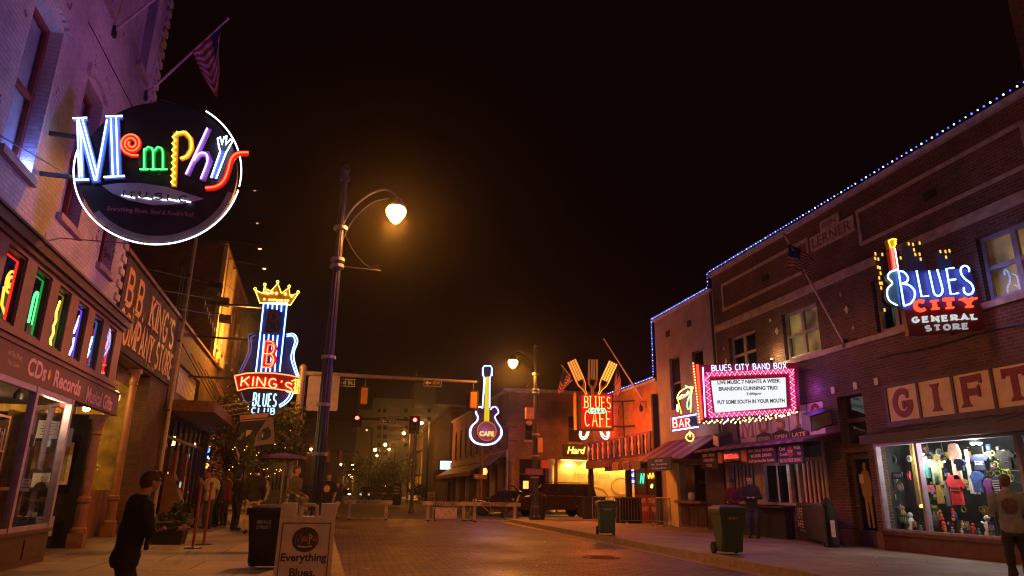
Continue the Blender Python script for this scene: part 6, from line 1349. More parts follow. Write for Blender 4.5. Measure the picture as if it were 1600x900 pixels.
k = 0
for j in range(5):
    for i in range(18):
        u_ = (i+.5)/18; a = und[0][0]+(und[1][0]-und[0][0])*u_; c = und[0][1]+(und[1][1]-und[0][1])*u_-.05-.11*math.sin(u_*math.pi)*(.2+.8*(j/4)); 
        if rd.random() < .25: continue
        MB(mq).ball(a+rd.uniform(-.03,.03),-.05-j*.16,c,.021,seg=5).build('bulb', glow((1,.5,.16),8) if rd.random()<.75 else glow((.8,.7,1),8), t); k += 1
MB().box(12.3,13,mq.o.y-.9,mq.o.y-.8,5.0,5.1).box(12.3,13,mq.o.y-.6,mq.o.y-.5,3.95,4.05)
ul = E('uplight', FR.p(19.2,.25,5.28), 'small warm uplight washing the brick above the marquee', 'floodlight'); MB(FR).lathe(19.15,.22,5.385,[(.05,0),(.08,.1),(.08,.12),(.06,.1)],10).build('housing', M['black'], ul); MB(FR).ball(19.15,.22,5.50,.05).build('lamp', glow((1,.68,.30),10), ul)
light('uplight_light', FR.p(19.15,.25,5.62), 14, (1,.62,.24), .04); light('uplight_light', FR.p(18.7,.35,5.45), 7, (1,.75,.40), .04)
light('awning_fill', FR.p(25.0,1.5,4.3), 26, (1,.10,.85), .15); light('marquee_glow', mq.p(-.3,.5,-1.05), 42, (.75,.12,1), .3)  # first lamp is added over the striped awning to tint it magenta
light('marquee_glow', mq.p(1.6,.35,.0), 9, (.45,.10,1), .2)

# ============================================================ city general store sign
gs = Fr(hit(1460,450,(0,11.8,0),Vector((0,1,0))), (1,-.25,0), (-.25,-1,0))
def GS(*P, b=0): return [gs.at(x, y, b) for x, y in P]
def gpoly(P, b0, b1, m, name, mi=0, parent=None):
    return poly(MB(gs), P, b0, b1, 0, gs).build(name, m, parent or t)
t = E('skyline_sign', gs.p(0,0,-1), 'store sign with blue neon lettering, guitar and dark tower cut-outs', 'neon sign')
tw = mat('tower_grey',(.06,.055,.10),.6,var=.15); tw2 = mat('tower_dark',(.03,.02,.03),.7)
T_ = [gpoly([(1378,386),(1393,384),(1398,450),(1400,480),(1386,480)], -.32,-.2, tw2,'tower'), gpoly([(1420,375),(1446,372),(1456,430),(1424,430)],-.3,-.18,tw,'tower'), gpoly([(1470,388),(1492,386),(1497,425),(1474,425)],-.3,-.17,tw,'tower'), gpoly([(1398,388),(1414,386),(1418,420),(1400,422)],-.33,-.22,tw2,'tower')]
def G3(x,y): return (1370+x/4.737, 360+y/4.737)
wins = [(15,190),(16,155),(38,195),(35,255),(50,260),(55,300),(45,335),(50,375),(65,375),(60,410),(265,80),(298,85),(347,75),(305,125),(315,160),(347,158),(355,195),(502,138),(540,138),(570,133),(545,180),(165,140),(205,185),(85,575),(68,160)]
wm = MB(gs)
for x_,y_ in wins: a,c = gs.at(*G3(x_,y_)); wm.box(a-.016,a+.016,-.165,-.155,c-.035,c+.035)
wm.build('lit_dots', glow((1,.50,.06),1.6), t)
gpoly([G3(150,300),G3(700,280),G3(745,460),G3(770,570),G3(200,590)],-.15,-.02,mat('purple_board',(.06,.03,.12),.5,var=.1),'letter_board')
gpoly([G3(205,590),G3(770,560),G3(808,730),G3(240,778)],-.14,.0,mat('store_maroon',(.16,.012,.018),.45,var=.1),'name_board')
g5 = [G3(70,330),G3(100,308),G3(140,300),G3(175,570),G3(135,560),G3(90,530),G3(65,490),G3(68,440),G3(100,400),G3(95,385),G3(72,360)]
gb = gpoly(g5, -.1, .03, mat('guitar_teal',(.10,.16,.20),.4,var=.15), 'guitar_body')
gk = gpoly([G3(85,140),G3(125,140),G3(148,290),G3(108,298)], -.1, .03, mat('guitar_red',(.6,.03,.03),.4), 'guitar_neck'); gh_ = gpoly([G3(70,72),G3(135,68),G3(122,140),G3(92,140)], -.1, .03, mat('guitar_gold',(.65,.40,.04),.4), 'guitar_head')
def gt(paths, r, m, par, b=.05, nm='neon_tube'):
    n = MB(gs)
    for P in paths: n.tube([(a,b,c) for a,c in [gs.at(*G3(x_,y_)) for x_,y_ in P]], r, 6)
    n.build(nm, m, par)
gt([smooth([(145,300),(100,308),(72,335),(75,365),(98,385),(100,405),(70,435),(65,485),(85,530),(138,560)],4)], .014, glow((.45,.75,1),7), gb, .07)
gt([[(95,140),(115,290)],[(108,145),(125,288)]], .012, glow((1,.06,.04),8), gk, .07); gt([[(122,140),(146,290),(128,298)]], .012, glow((1,.65,.7),7), gk, .07)
gt([[(78,90),(85,78),(110,70),(135,75),(118,88),(132,92),(118,100),(130,105),(120,125)],[(78,90),(92,135),(118,132)]], .013, glow((1,.55,.04),5), gh_, .07)
BLU = glow((.14,.34,1),12)
gt([smooth([(150,308),(185,312),(218,350),(212,385),(180,400),(225,410),(266,450),(268,500),(240,545),(195,562)],4),[(150,308),(190,560)],[(195,562),(190,560)]], .018, BLU, t, .06, 'neon_lettering')
gt([[(283,305),(320,495),(372,490)], smooth([(375,305),(400,420),(415,475),(445,490),(470,470),(472,430),(435,295)],4), [(558,284),(503,290),(535,478),(592,470)],[(520,375),(572,368)], smooth([(670,312),(668,285),(640,268),(612,285),(612,325),(640,365),(685,400),(702,440),(690,472),(660,480),(635,462),(632,428)],4)], .018, BLU, t, .06, 'neon_lettering')
def gtext(s, P0, P1, h, sw, m, serif, b1=.04, nm='lettering', gap=.5):
    a0,c0_ = gs.at(*G3(*P0)); a1,c1_ = gs.at(*G3(*P1)); d = Vector((a1-a0,c1_-c0_)); fr = Fr(gs.p(a0,0,c0_), gs.x*d.x+Vector((0,0,1))*d.y, gs.y, (0,0,1)); y = MB(fr); slab(y, strokes(s, d.length, h, gap), sw, .005, b1, serif, 0, h); return y.build(nm, m, t)
gtext('CITY',(285,597),(715,572),.205,.07,glow((1,.055,.02),2.6),.04,.06,'neon_lettering',.55)
gtext('GENERAL',(265,683),(735,657),.105,.032,glow((.85,.88,.9),.75),.016); gtext('STORE',(362,745),(668,728),.105,.032,glow((.85,.88,.9),.42),.016)
MB().box(gs.o.x+.7,13,gs.o.y-.35,gs.o.y-.28,5.0,5.07)
MB().tube([gs.p(.6,-.25,.3),(12.98,gs.p(.6,0,0).y+.9,5.9)],.03,5,raw=True).tube([gs.p(.7,-.25,-.4),(12.98,gs.p(.6,0,0).y+.9,4.9)],.03,5,raw=True).build('bracket', M['dmetal'], t)

# ============================================================ grey stucco bar building
B2 = E('stucco_building', FR.p(25.5,-4,0), 'grey stucco two-storey bar building between long brick and red-lit brick', 'building')
hs = [(25.95,26.92,4.75,6.95),(23.95,24.85,4.9,6.85),(24.3,26.45,1.15,2.5)]
w = MB(FR); holed(w, 22.9, 28.22, .15, 8.85, hs, -.02, .25); w.quad((28.22,-.02,6),(28.22,-10,6),(28.22,-10,8.85),(28.22,-.02,8.85)); w.build('wall', M['stucco'], B2); MB(FR).box(22.93,28.25,-.3,.08,8.852,8.95).build('coping', M['stone'], B2)
wd = window(FR, B2, hs[0], -.14, 'darkwood', 1, 2, 'glass', M['room'], None, .07, .4)
n = MB(FR)
for i in range(9):
    z = 6.1+i*.09; n.tube([(26.2+.12*math.sin(i*2.1+q),-.3,z+.03*q) for q in range(5)], .012, 4)
n.build('neon_scribble', glow((1,.08,.03),2.6), wd)
window(FR, B2, hs[1], -.14, 'darkwood', 1, 2, 'glass', M['room'], None, .07, .4)
for a in (26.9,24.9): MB(FR).box(a-.16,a+.16,-.018,.01,7.9+(.0),8.15).build('air_vent', M['blackm'], B2)
awning(FR, B2, 22.95, 27.4, 3.50, 1.55, 2.62, 9, val=.05)
MB(FR).box(26.48,27.45,-.018,.12,.15,2.6).build('pier', M['cream'], B2); MB(FR).box(22.93,24.25,-.018,.06,.15,2.6).build('pier', M['darkwood'], B2)
MB(FR).box(24.3,26.45,-.01,.3,1.05,1.15).build('counter', M['wood'], B2); c_ = MB(FR)
for i in range(3): c_.box(24.35+i*.7,24.99+i*.7,.0,.04,.25,.98)
c_.build('counter_panel', M['darkwood'], B2); MB(FR).quad((24.2,-1.6,1.0),(26.5,-1.6,1.0),(26.5,-1.6,2.6),(24.2,-1.6,2.6)).build('bar_interior', M['room'], B2)
MB(FR).box(24.6,26.1,-.9,-.6,1.82,1.87).build('shelf', M['trim'], B2); light('bar_light', FR.p(25.4,-.6,2.4), 3, (1,.55,.2), .1)
t = E('glass_jar', FR.p(25.3,.12,1.15), 'big glass tip jar on the open bar counter', 'jar'); MB(FR).lathe(25.3,.12,1.152,[(.10,0),(.13,.1),(.12,.26),(.08,.3)],12).build('jar_body', M['paper'], t, True)
for i,(a,wd_) in enumerate(((29.1,.55),(27.9,.55),(26.75,.55))):
    z = 2.33; t = E('hanging_oval_sign', FR.p(a,1.7,z), ['rounded wooden sign, farthest under the striped awning','rounded amber sign, middle under the striped awning','rounded dim sign, nearest of three under striped awning'][i], 'sign', 'rounded signs under the striped awning')
    P = [(a+.30*math.cos(q*.35)*(1 if abs(math.cos(q*.35))<.8 else .95), z+.16+.15*math.sin(q*.35)) for q in range(18)]
    P = [(a-.32,z+.04),(a-.26,z),(a+.26,z),(a+.32,z+.04),(a+.32,z+.28),(a+.26,z+.32),(a-.26,z+.32),(a-.32,z+.28)]
    MB(FR).prism(P[::-1],1.66,1.7).build('board', M[['wood','trim','wood'][i]], t); MB(FR).ribbon(P,.025,1.701,1.712,closed=True).build('border', M['goldpaint'], t)
    x = MB(FR); text(x,['LIVE','FOOD','BEER'][i],TR_(a,z+.17,1.703),w=.36,h=.08,b=0,center=True); text(x,'MUSIC' if i==0 else 'DRINKS',TR_(a,z+.06,1.703),w=.4,h=.07,b=0,center=True); x.build('lettering', M['darkwood' if i==1 else 'goldpaint'], t)
    MB(FR).tube([(a,1.68,z+.32),(a,1.68,2.72)],.01,4).build('hook', M['metal'], t)
board('food_board', FR, 23.6, 25.7, 2.2, 2.68, 1.7, 'dark food board with violet-white lettering hung under the awning', M['navy'], ('KING  RIBS','MENU  Gumbo Jambalaya','P.O. Boys & Burgers'), mat('violet_white',(.55,.48,.75),.6,em=(.5,.4,.9),es=.08), group='boards under the awnings')
# bar sign with cocktail glass
bz = Fr((0,24.6,0),(1,0,0),(0,-1,0))
def BZ(*P): return [bz.at(x,y) for x,y in P]
def G4(x,y): return (1050+x/5.296, 530+y/5.296)
t = E('bar_sign', bz.p(*[BZ((1070,668))[0][0],0,BZ((1070,690))[0][1]]), 'neon cocktail glass over a red and white bar sign', 'neon sign')
bo = poly(MB(bz),[(1049,652),(1091,645),(1091,668),(1049,674)],-.1,0,0,bz).build('name_board', mat('bar_blue',(.02,.05,.14),.5), t)
poly(MB(bz),[(1050,656),(1078,651),(1078,667),(1050,670)],.002,.02,0,bz).build('red_plate', mat('bar_red',(.5,.02,.05),.5), bo)
n = MB(bz); a0,c0_ = bz.at(1051,668); a1,_ = bz.at(1077,666)
for p in strokes('BAR', a1-a0, .30, .3): n.tube([(a0+a,.05,c0_+c+.06*a/(a1-a0)) for a,c in p], .022, 5)
n.build('neon_lettering', glow((1,.16,.12),9), bo)
n = MB(bz)
for P in (((1050,654),(1090,647)),((1050,673),(1090,667))): n.tube([(a,.05,c) for a,c in BZ(*P)], .022, 5)
n.build('neon_tube', glow((.4,.6,1),9), bo)
def bt(P, m, nm, sm=True, r=.018, cl=False):
    q = [G4(*p) for p in P]; q = smooth(q,4,cl) if sm else q; MB(bz).tube([(a,.04,c) for a,c in BZ(*q)], r, 5, cl).build(nm, m, t)
bt([(40,480),(60,440),(110,405),(165,395),(160,420),(130,455),(75,490),(45,497)], glow((1,.75,.10),6), 'glass_rim', cl=True)
bt([(45,500),(75,620)], glow((1,.6,.05),5), 'glass_side', False); bt([(160,400),(150,605)], glow((1,.6,.05),5), 'glass_side', False)
bt([(50,495),(75,465),(110,460),(130,430)], glow((.9,.9,1),7), 'ice_line'); bt([(105,385),(150,410),(160,440),(135,480),(120,540),(130,580),(150,545),(145,470)], glow((.15,1,.25),6), 'lime_straw'); bt([(40,545),(45,600)], glow((.8,.9,1),10), 'white_tube', False, .03)
bt([(145,775),(172,795),(170,830),(145,845),(118,830),(115,800)], glow((1,.72,.06),7), 'yellow_ring', cl=True); bt([(142,760),(145,805)], glow((1,.72,.06),7), 'yellow_stem', False)
MB().box(12.6,12.98,24.62,24.68,4.2,4.26).build('bracket', M['dmetal'], t)

# ============================================================ red-lit brick building with the balcony
B1 = E('balcony_building', FR.p(32.5,-4,0), 'brick corner building lit red, timber balcony over open corner', 'building')
w = MB(FR); w.quad((28.24,-.03,3.3),(36.8,-.03,3.3),(36.8,-.03,6.2),(28.24,-.03,6.2)).quad((36.8,-.03,.15),(36.8,-11,.15),(36.8,-11,6.2),(36.8,-.03,6.2)).quad((28.24,-.03,6.19),(36.8,-.03,6.19),(36.8,-11,6.19),(28.24,-11,6.19)).quad((31.2,-.03,.15),(31.2,-5,.15),(31.2,-5,3.3),(31.2,-.03,3.3)).quad((28.24,-.03,3.29),(36.8,-.03,3.29),(36.8,-6,3.29),(28.24,-6,3.29))
w.f[1] = w.f[1]; 
w = MB(FR); w.quad((28.24,-.03,3.3),(36.8,-.03,3.3),(36.8,-.03,6.2),(28.24,-.03,6.2)).quad((36.8,-.03,3.3),(36.8,-11,3.3),(36.8,-11,6.2),(36.8,-.03,6.2)).quad((28.24,-.03,6.19),(36.8,-.03,6.19),(36.8,-11,6.19),(28.24,-11,6.19)).quad((31.2,-.03,.15),(31.2,-5,.15),(31.2,-5,3.3),(31.2,-.03,3.3)).quad((28.24,-.03,3.29),(36.8,-.03,3.29),(36.8,-6,3.29),(28.24,-6,3.29))
w.build('wall', M['redbrick'], B1); MB(FR).box(28.28,36.85,-.3,.05,6.202,6.32).build('coping', M['stone'], B1)
MB(FR).box(28.26,28.42,-.02,.22,.15,5.6).build('corner_post', M['blackm'], B1)
MB(FR).box(28.43,36.9,-.02,.35,2.85,2.95).box(28.43,36.9,.352,.40,2.62,2.98).build('balcony_floor', M['rust'], B1)
r_ = MB(FR).box(28.43,36.9,.26,.34,3.92,4.02).box(28.43,36.9,.26,.34,3.0,3.08); i = 0
while 28.45+i*.78 < 36.8: r_.box(28.45+i*.78,28.67+i*.78,.27,.33,3.082,3.918); i += 1
r_.build('balustrade', M['darkwood'], B1)
for i in range(11): MB(FR).lathe(28.95+i*.78,.30,3.085,[(.05,0),(.03,.2),(.07,.45),(.03,.65),(.05,.83)],8).build('baluster', M['pinkpaint'], B1)
for a,b in ((36.8,.3),(31.5,.3)): MB(FR).box(a-.2,a+.0,b-.25,b,.15,2.85).build('post', M['blackm'], B1)
sf = MB(FR); sf.box(28.42,31.2,-.1,-.02,.15,1.35).box(28.42,31.2,-.1,-.02,2.5,2.85)
for a in (28.42,29.8,31.1): sf.box(a,a+.1,-.1,-.02,1.351,2.499)
sf = sf.build('shopfront', mat('oxblood',(.18,.02,.02),.5,var=.15), B1); MB(FR).quad((28.5,-.06,1.35),(31.1,-.06,1.35),(31.1,-.06,2.5),(28.5,-.06,2.5)).build('pane', M['glass'], sf); MB(FR).quad((28.3,-1.6,.2),(31.2,-1.6,.2),(31.2,-1.6,2.85),(28.3,-1.6,2.85)).build('interior', M['room'], B1)
x = MB(FR); text(x,'OPEN LATE',TR_(31.0,1.0,-.015),w=1.05,h=.2,b=0,bold=.02); text(x,'STEAKS SEAFOOD',TR_(29.7,1.0,-.015),w=1.2,h=.2,b=0,bold=.02); text(x,'BREAKFAST',TR_(30.9,.65,-.015),w=1.2,h=.18,b=0); text(x,'RIBS',TR_(29.3,.65,-.015),w=.6,h=.2,b=0,bold=.02); x.build('lettering', M['pinkpaint'], sf)
awning(FR, B1, 28.6, 33.0, 2.84, .75, 2.62, 24, 'striped_valance', val=.22)
t = E('window_neon', FR.p(31.6,.4,1.7), 'blue and red neon word panel hung at the open corner', 'neon sign', 'small window neons by the corner'); f = Fr(FR.p(31.7,.2,0),(1,0,0),(0,-1,0)); (a0,c1_),(a1,c0_) = f.at(980,727), f.at(998,757)
MB(f).box(a0,a1,-.04,0,c0_,c1_).build('board', glow((.06,.10,1),1.2), t); x = MB(f)
for i,s_ in enumerate(('Ribs','Soul &','Rock')): text(x,s_,Fr(f.p((a0+a1)/2,.004,c1_-(i+.85)*(c1_-c0_)/3.1),f.x,f.y),w=(a1-a0)*.8,h=.19,b=0,center=True,bold=.03)
x.build('lettering', glow((1,.55,.65),5), t)
for i,(px0,px1,py0,py1,c,lab) in enumerate(((1009,1025,740,747,(1,.32,.02),'short orange neon word low in the corner shop glass'),(1022,1027,736,748,(1,.03,.02),'small red neon block beside the orange neon word'),(1000,1007,740,755,(.05,.9,.4),'green neon squiggle in the corner shop glass'),(1017,1020,757,762,(1,.7,.1),'tiny yellow neon dot low in corner shop glass'))):
    (a1,z1),(a0,z0) = FR.at(px0,py0,-.3), FR.at(px1,py1,-.3); t = E('window_neon', FR.p((a0+a1)/2,-.3,z0), lab, 'neon sign', 'small window neons by the corner'); n = MB(FR)
    k_ = 7 if i==0 else 3; n.tube([(a0+(a1-a0)*q/k_,-.3,z0 if q%2 else z1) for q in range(k_+1)], .025, 5); n.build('neon_tube', glow(c,7 if i!=2 else 3), t)
wl = E('wall_lantern', FR.p(29.8,.2,4.9), 'black wall lantern bracketed on the red-lit brick', 'lantern'); a,z = FR.at(1003,638,.2); MB(FR).lathe(a,.25,z-.15,[(.05,0),(.09,.05),(.1,.22),(.03,.3)],8).build('lantern', M['black'], wl); MB(FR).tube([(a,.25,z+.15),(a,.25,z+.3),(a,.0,z+.3)],.02,5).build('bracket', M['black'], wl)
light('balcony_red_light', FR.p(31.0,1.3,4.6), 260, (1,.015,.005), .12); light('balcony_red_light', FR.p(34.2,1.2,4.5), 150, (1,.04,.01), .12); light('balcony_orange_light', FR.p(29.2,2.2,4.4), 380, (1,.20,.02), .15)
light('shopfront_light', FR.p(29.8,-.8,2.3), 7, (1,.25,.1), .1)
# flagpole and flags by the fork sign
f = Fr((0,30.4,0),(1,0,0),(0,-1,0)); b0 = f.p(*F3(1007,625)) if 0 else Fr((0,30.0,0),(1,0,0),(0,-1,0)).p(*[Fr((0,30.0,0),(1,0,0),(0,-1,0)).at(1009,632)[0],0,Fr((0,30.0,0),(1,0,0),(0,-1,0)).at(1009,632)[1]])
f = Fr((0,b0.y,0),(1,0,0),(0,-1,0))
flagpole(b0, f.p(*F3(944,530)), 'long bare pole rising over the red-lit brick wall', flag('flag',([F3(966,566),F3(968,580),F3(970,595),F3(971,606)],[F3(961,590),F3(960,600),F3(961,612),F3(965,619)]),'','',f), .045, 'dark furled flag hanging under the long bare pole')
f = Fr((0,31.6,0),(1,0,0),(0,-1,0)); 
flagpole(f.p(*F3(893,590)), f.p(*F3(877,570)), 'short pole left of the fork sign', flag('flag',([F3(880,575),F3(885,582),F3(890,588),F3(895,594)],[F3(871,612),F3(873,617),F3(878,612),F3(885,604)]),'','',f), .03, 'small backlit striped flag drooping left of the forks')
light('flag_light', f.p(*F3(868,600,-.6)), 10, (1,.45,.1), .1)

# ============================================================ fork sign
fs = Fr((0,31,0),(1,0,0),(0,-1,0))
def G5(x,y): return (860+x/5.294, 550+y/5.294)
def FS(*P): return [fs.at(*G5(*p)) for p in P]
t = E('fork_sign', fs.p(11.1,0,4.0), 'square red neon cafe sign crowned by three giant forks', 'neon sign')
sq = [G5(240,345),G5(520,345),G5(525,650),G5(245,645)]; poly(MB(fs),sq,-.35,-.02,0,fs).build('cabinet', M['blackm'], t)
poly(MB(fs),[G5(255,352),G5(508,352),G5(512,632),G5(258,630)],-.019,.0,0,fs).build('red_face', glow((1,.012,.008),.75), t)
MB(fs).box(fs.at(*G5(212,330))[0],fs.at(*G5(238,330))[0],-.4,-.3,fs.at(*G5(225,640))[1],fs.at(*G5(225,330))[1]).build('side_panel', M['amber'], t)
def tallword(s, P0, P1, hh, m, nm='neon_lettering'):
    a0,c0_ = fs.at(*G5(*P0)); a1,_ = fs.at(*G5(*P1)); n = MB(fs)
    for p in strokes(s, a1-a0, hh, .35):
        n.tube([(a0+a,.035,c0_+c) for a,c in p], .022, 5); 
        for e,g in ((p[0],p[1]),(p[-1],p[-2])):
            if abs(e[0]-g[0]) < .02: n.tube([(a0+e[0]-.05,.035,c0_+e[1]),(a0+e[0]+.05,.035,c0_+e[1])], .018, 5)
    n.build(nm, m, t)
tallword('BLUES',(282,460),(495,460),fs.at(*G5(0,365))[1]-fs.at(*G5(0,460))[1],glow((1,.28,.06),4)); tallword('CAFE',(285,612),(495,612),fs.at(*G5(0,485))[1]-fs.at(*G5(0,612))[1],glow((1,.28,.06),4))
cp = [G5(*p) for p in ((315,472),(440,472),(455,488),(440,506),(320,508),(308,490))]; cb = poly(MB(fs),cp,.05,.09,0,fs).build('city_plate', mat('city_green',(.02,.14,.08),.5,em=(.1,.8,.5),es=.25), t)
n = MB(fs); n.tube([(a,.10,c) for a,c in [fs.at(*p) for p in cp]], .018, 5, True); n.build('neon_tube', glow((.4,1,.6),1.6), cb)
n = MB(fs); a0,c0_ = fs.at(*G5(328,498)); a1,_ = fs.at(*G5(435,498))
for p in strokes('CITY',a1-a0,.11,.4): n.tube([(a0+a,.12,c0_+c) for a,c in p], .013, 5)
n.build('neon_lettering', glow((.9,.95,1),4), cb)
def fork(P, m, e):
    """P maps (x across -1..1, y 0..1 up) to the picture"""
    o = MB(fs); 
    for x_ in (-.85,-.28,.28,.85):
        q = [fs.at(*P(x_,y_)) for y_ in (.42,1.0)]
        o.ribbon(q, .085, -.04, -.0)
    o.ribbon([fs.at(*P(x_,y_)) for x_,y_ in ((-.9,.42),(-.7,.22),(0,.10),(.7,.22),(.9,.42))], .11, -.05, -.01); o.ribbon([fs.at(*P(0,.12)), fs.at(*P(0,-.12))], .12, -.055, -.015)
    o = o.build('fork', m, t); n = MB(fs)
    for x_ in (-.85,-.28,.28,.85):
        for dx in (-.11,.11): n.tube([(a,.03,c) for a,c in [fs.at(*P(x_+dx,y_)) for y_ in (.36,.98)]], .014, 4)
        n.tube([(a,.03,c) for a,c in [fs.at(*P(x_+dx,.98)) for dx in (-.11,.11)]], .014, 4)
    for dx in (-1,1): n.tube([(a,.03,c) for a,c in [fs.at(*P(dx*x_,y_)) for x_,y_ in ((.96,.4),(.8,.2),(.25,.05),(.15,-.12))]], .014, 4)
    n.build('neon_outline', e, o)
def fm(c0x,c0y,c1x,c1y,hw): 
    dx, dy = c1x-c0x, c1y-c0y; L = math.hypot(dx,dy); nx, ny = -dy/L*-1, dx/L*-1
    return lambda x,y: G5(c0x+dx*y+nx*x*hw, c0y+dy*y+ny*x*hw)
gold = mat('fork_gold',(.22,.08,.02),.5,.3)
fork(fm(285,325,172,70,36), gold, glow((1,.26,.04),2.2)); fork(fm(348,325,352,60,38), mat('fork_dim',(.18,.09,.05),.5,.2), glow((.8,.22,.05),.5)); fork(fm(410,325,520,85,36), gold, glow((1,.36,.05),3))
n = MB(fs)
for P in (((245,655),(240,690),(262,722),(298,710),(318,658)),((255,660),(252,685),(268,705),(290,695),(302,660)),((410,658),(430,705),(465,722),(484,690),(480,655)),((425,660),(440,690),(462,702),(470,685),(466,660))): n.tube([(a,.02,c) for a,c in FS(*smooth(list(P),4))], .022, 5)
n.build('neon_tail', glow((1,.6,.55),5), t)
n = MB(fs); n.tube([(a,-.2,c) for a,c in FS((520,405),(612,405))],.04,6).tube([(a,-.2,c) for a,c in FS((520,612),(628,615))],.04,6).tube([(a,-.2,c) for a,c in FS((610,400),(625,700))],.035,6).tube([(a,-.2,c) for a,c in FS(*smooth([(608,420),(585,450),(575,510),(600,540)],4))],.015,5); n.tube([(a,-.2,c) for a,c in FS((615,405))]+[(12.97,.2,fs.at(*G5(620,405))[1])],.04,6).tube([(a,-.2,c) for a,c in FS((628,612))]+[(12.97,.2,fs.at(*G5(628,612))[1])],.04,6)
n.build('bracket', M['blackm'], t)
# bike-rack barriers at the corner
for i,(x,y,rz) in enumerate(((11.2,29.5,.15),(11.6,27.3,.1),(12.0,26.0,1.45))):
    t = E('crowd_barrier', (x,y,.15), ['steel crowd barrier nearest the fork sign','steel crowd barrier in front of the corner shop glass','steel crowd barrier end-on before the counter'][i], 'barrier', 'steel crowd barriers'); f = Fr((x,y,.15),(math.cos(rz),math.sin(rz),0),(-math.sin(rz),math.cos(rz),0))
    m = MB(f).tube([(-.9,0,.1),(-.9,0,1.0),(-.85,0,1.08),(.85,0,1.08),(.9,0,1.0),(.9,0,.1)],.02,6).tube([(-.9,0,.2),(.9,0,.2)],.016,5); m.build('frame', M['metal'], t); m = MB(f)
    for k in range(1,14): m.tube([(-.9+k*.13,0,.2),(-.9+k*.13,0,1.07)],.009,4)
    m.build('bars', M['metal'], t)
    for s_ in (-.6,.6): MB(f).tube([(s_,-.3,.02),(s_,0,.12),(s_,.3,.02)],.018,5).build('foot', M['metal'], t)
for i,(x,y,w_,h_) in enumerate(((yz(928,790,34).x,34,1.1,1.0),(yz(982,790,29.6).x,29.6,1.1,1.0))):
    t = E('planter_wall', (x,y,.15), ['long black fence box under balcony at the corner','dark cloth-covered patio rail beyond the green bin'][i], 'fence', 'dark low fences at the corner'); MB().box(x-w_/2,x+w_/2,y-.15,y+.15,.15,.15+h_).build('panel', M['blackm'], t); MB().box(x-w_/2-.03,x+w_/2+.03,y-.18,y+.18,.152+h_,.2+h_).build('rail', M['dmetal'], t)

# ============================================================ cafe building across the side street
YH = 46.0; XC = 10.3
HF = Fr((XC,YH,0),(1,0,0),(0,-1,0)); HS = Fr((XC,YH,0),(-.012,1,0),(-1,-.012,0))
BH = E('corner_cafe_building', HF.p(6,-6,0), 'two-storey brick corner cafe across the junction with yellow-lit wall', 'building')
w = MB(HF); hf = [(1.15,1.75,4.75,5.9),(4.2,5.1,4.7,6.5),(8.2,9.1,4.7,6.5)]
holed(w, 0, 16, .15, 8.0, hf+[(.75,2.6,.15,3.5)], 0, .3); w.build('wall', M['farbrick'], BH)
SWn = [(2.4+i*2.75,3.3+i*2.75,4.3,6.9) for i in range(8)]
w = MB(HS); holed(w, 0, 24.5, 3.6, 8.0, SWn, 0, .3); w.quad((24.5,0,.15),(24.5,-12,.15),(24.5,-12,8),(24.5,0,8)); w.build('wall', mat('ochre_brick_wall',(.36,.20,.12),.8,var=.25,scale=2) if 0 else M['farbrick'], BH)
MB().box(XC-.35,XC+16,YH-.15,YH+.3,8.002,8.2).build('coping', M['stone'], BH); MB(HS).box(.3,24.6,-.2,.15,8.003,8.2).build('coping', M['stone'], BH)
for i,h in enumerate(SWn): window(HS, BH, h, -.15, 'darkwood', 1, 2, 'darkglass', None, 'stone', .08)
for h in hf: window(HF, BH, h, -.15, 'darkwood', 1, 2, 'darkglass', None, 'stone', .08)
MB(HS).box(.02,24.5,.001,.12,3.6,4.1).build('cornice', M['stone'], BH)
for i in range(24): MB(HS).box(.3+i,.72+i,.001,.06,3.28,3.5).build('bracket_block', M['darkwood'], BH)
for i in range(10): MB(HS).box(.0+i*2.6,.42+i*2.6,-.3,.05,.15,3.6).build('pilaster', M['trim' if i%2 else 'cream'], BH)
sw = MB(HS); sw.box(.42,24.5,-.3,-.22,.15,.7)
for i in range(19): sw.box(.9+i*1.25,1.0+i*1.25,-.3,-.22,.7,3.28)
sw = sw.build('shopfront', M['darkwood'], BH); MB(HS).quad((.42,-.26,.7),(24.5,-.26,.7),(24.5,-.26,3.3),(.42,-.26,3.3)).build('pane', M['darkglass'], sw)
a_ = MB(HS).hexa([(5.6,.13,3.5),(24.3,.13,3.5),(24.3,1.5,2.75),(5.6,1.5,2.75),(5.6,.13,3.54),(24.3,.13,3.54),(24.3,1.5,2.79),(5.6,1.5,2.79)]).hexa([(5.6,1.48,2.5),(24.3,1.48,2.5),(24.3,1.51,2.5),(5.6,1.51,2.5),(5.6,1.48,2.749),(24.3,1.48,2.749),(24.3,1.51,2.749),(5.6,1.51,2.749)]).build('awning', M['trim'], BH)
MB(HS).hexa([(.2,.13,3.9),(5.2,.13,3.9),(5.2,1.3,3.0),(.2,1.3,3.0),(.2,.13,3.94),(5.2,.13,3.94),(5.2,1.3,3.04),(.2,1.3,3.04)]).build('awning', M['purple'], BH)
for a in (.0,2.7): MB(HF).lathe(a+.25,.12,.15,[(.26,0),(.26,.25),(.19,.35),(.17,3.0),(.26,3.2),(.26,3.4)],12).build('column', M['offwhite' if a else 'trim'], BH)
MB(HF).box(.8,2.55,-.3,-.22,2.5,2.6).box(1.55,1.65,-.3,-.22,.15,2.5).box(.75,.85,-.3,-.22,.15,3.5).build('door', M['darkwood'], BH); MB(HF).quad((.85,-.26,.15),(2.6,-.26,.15),(2.6,-.26,3.5),(.85,-.26,3.5)).build('pane', M['darkglass'], BH)
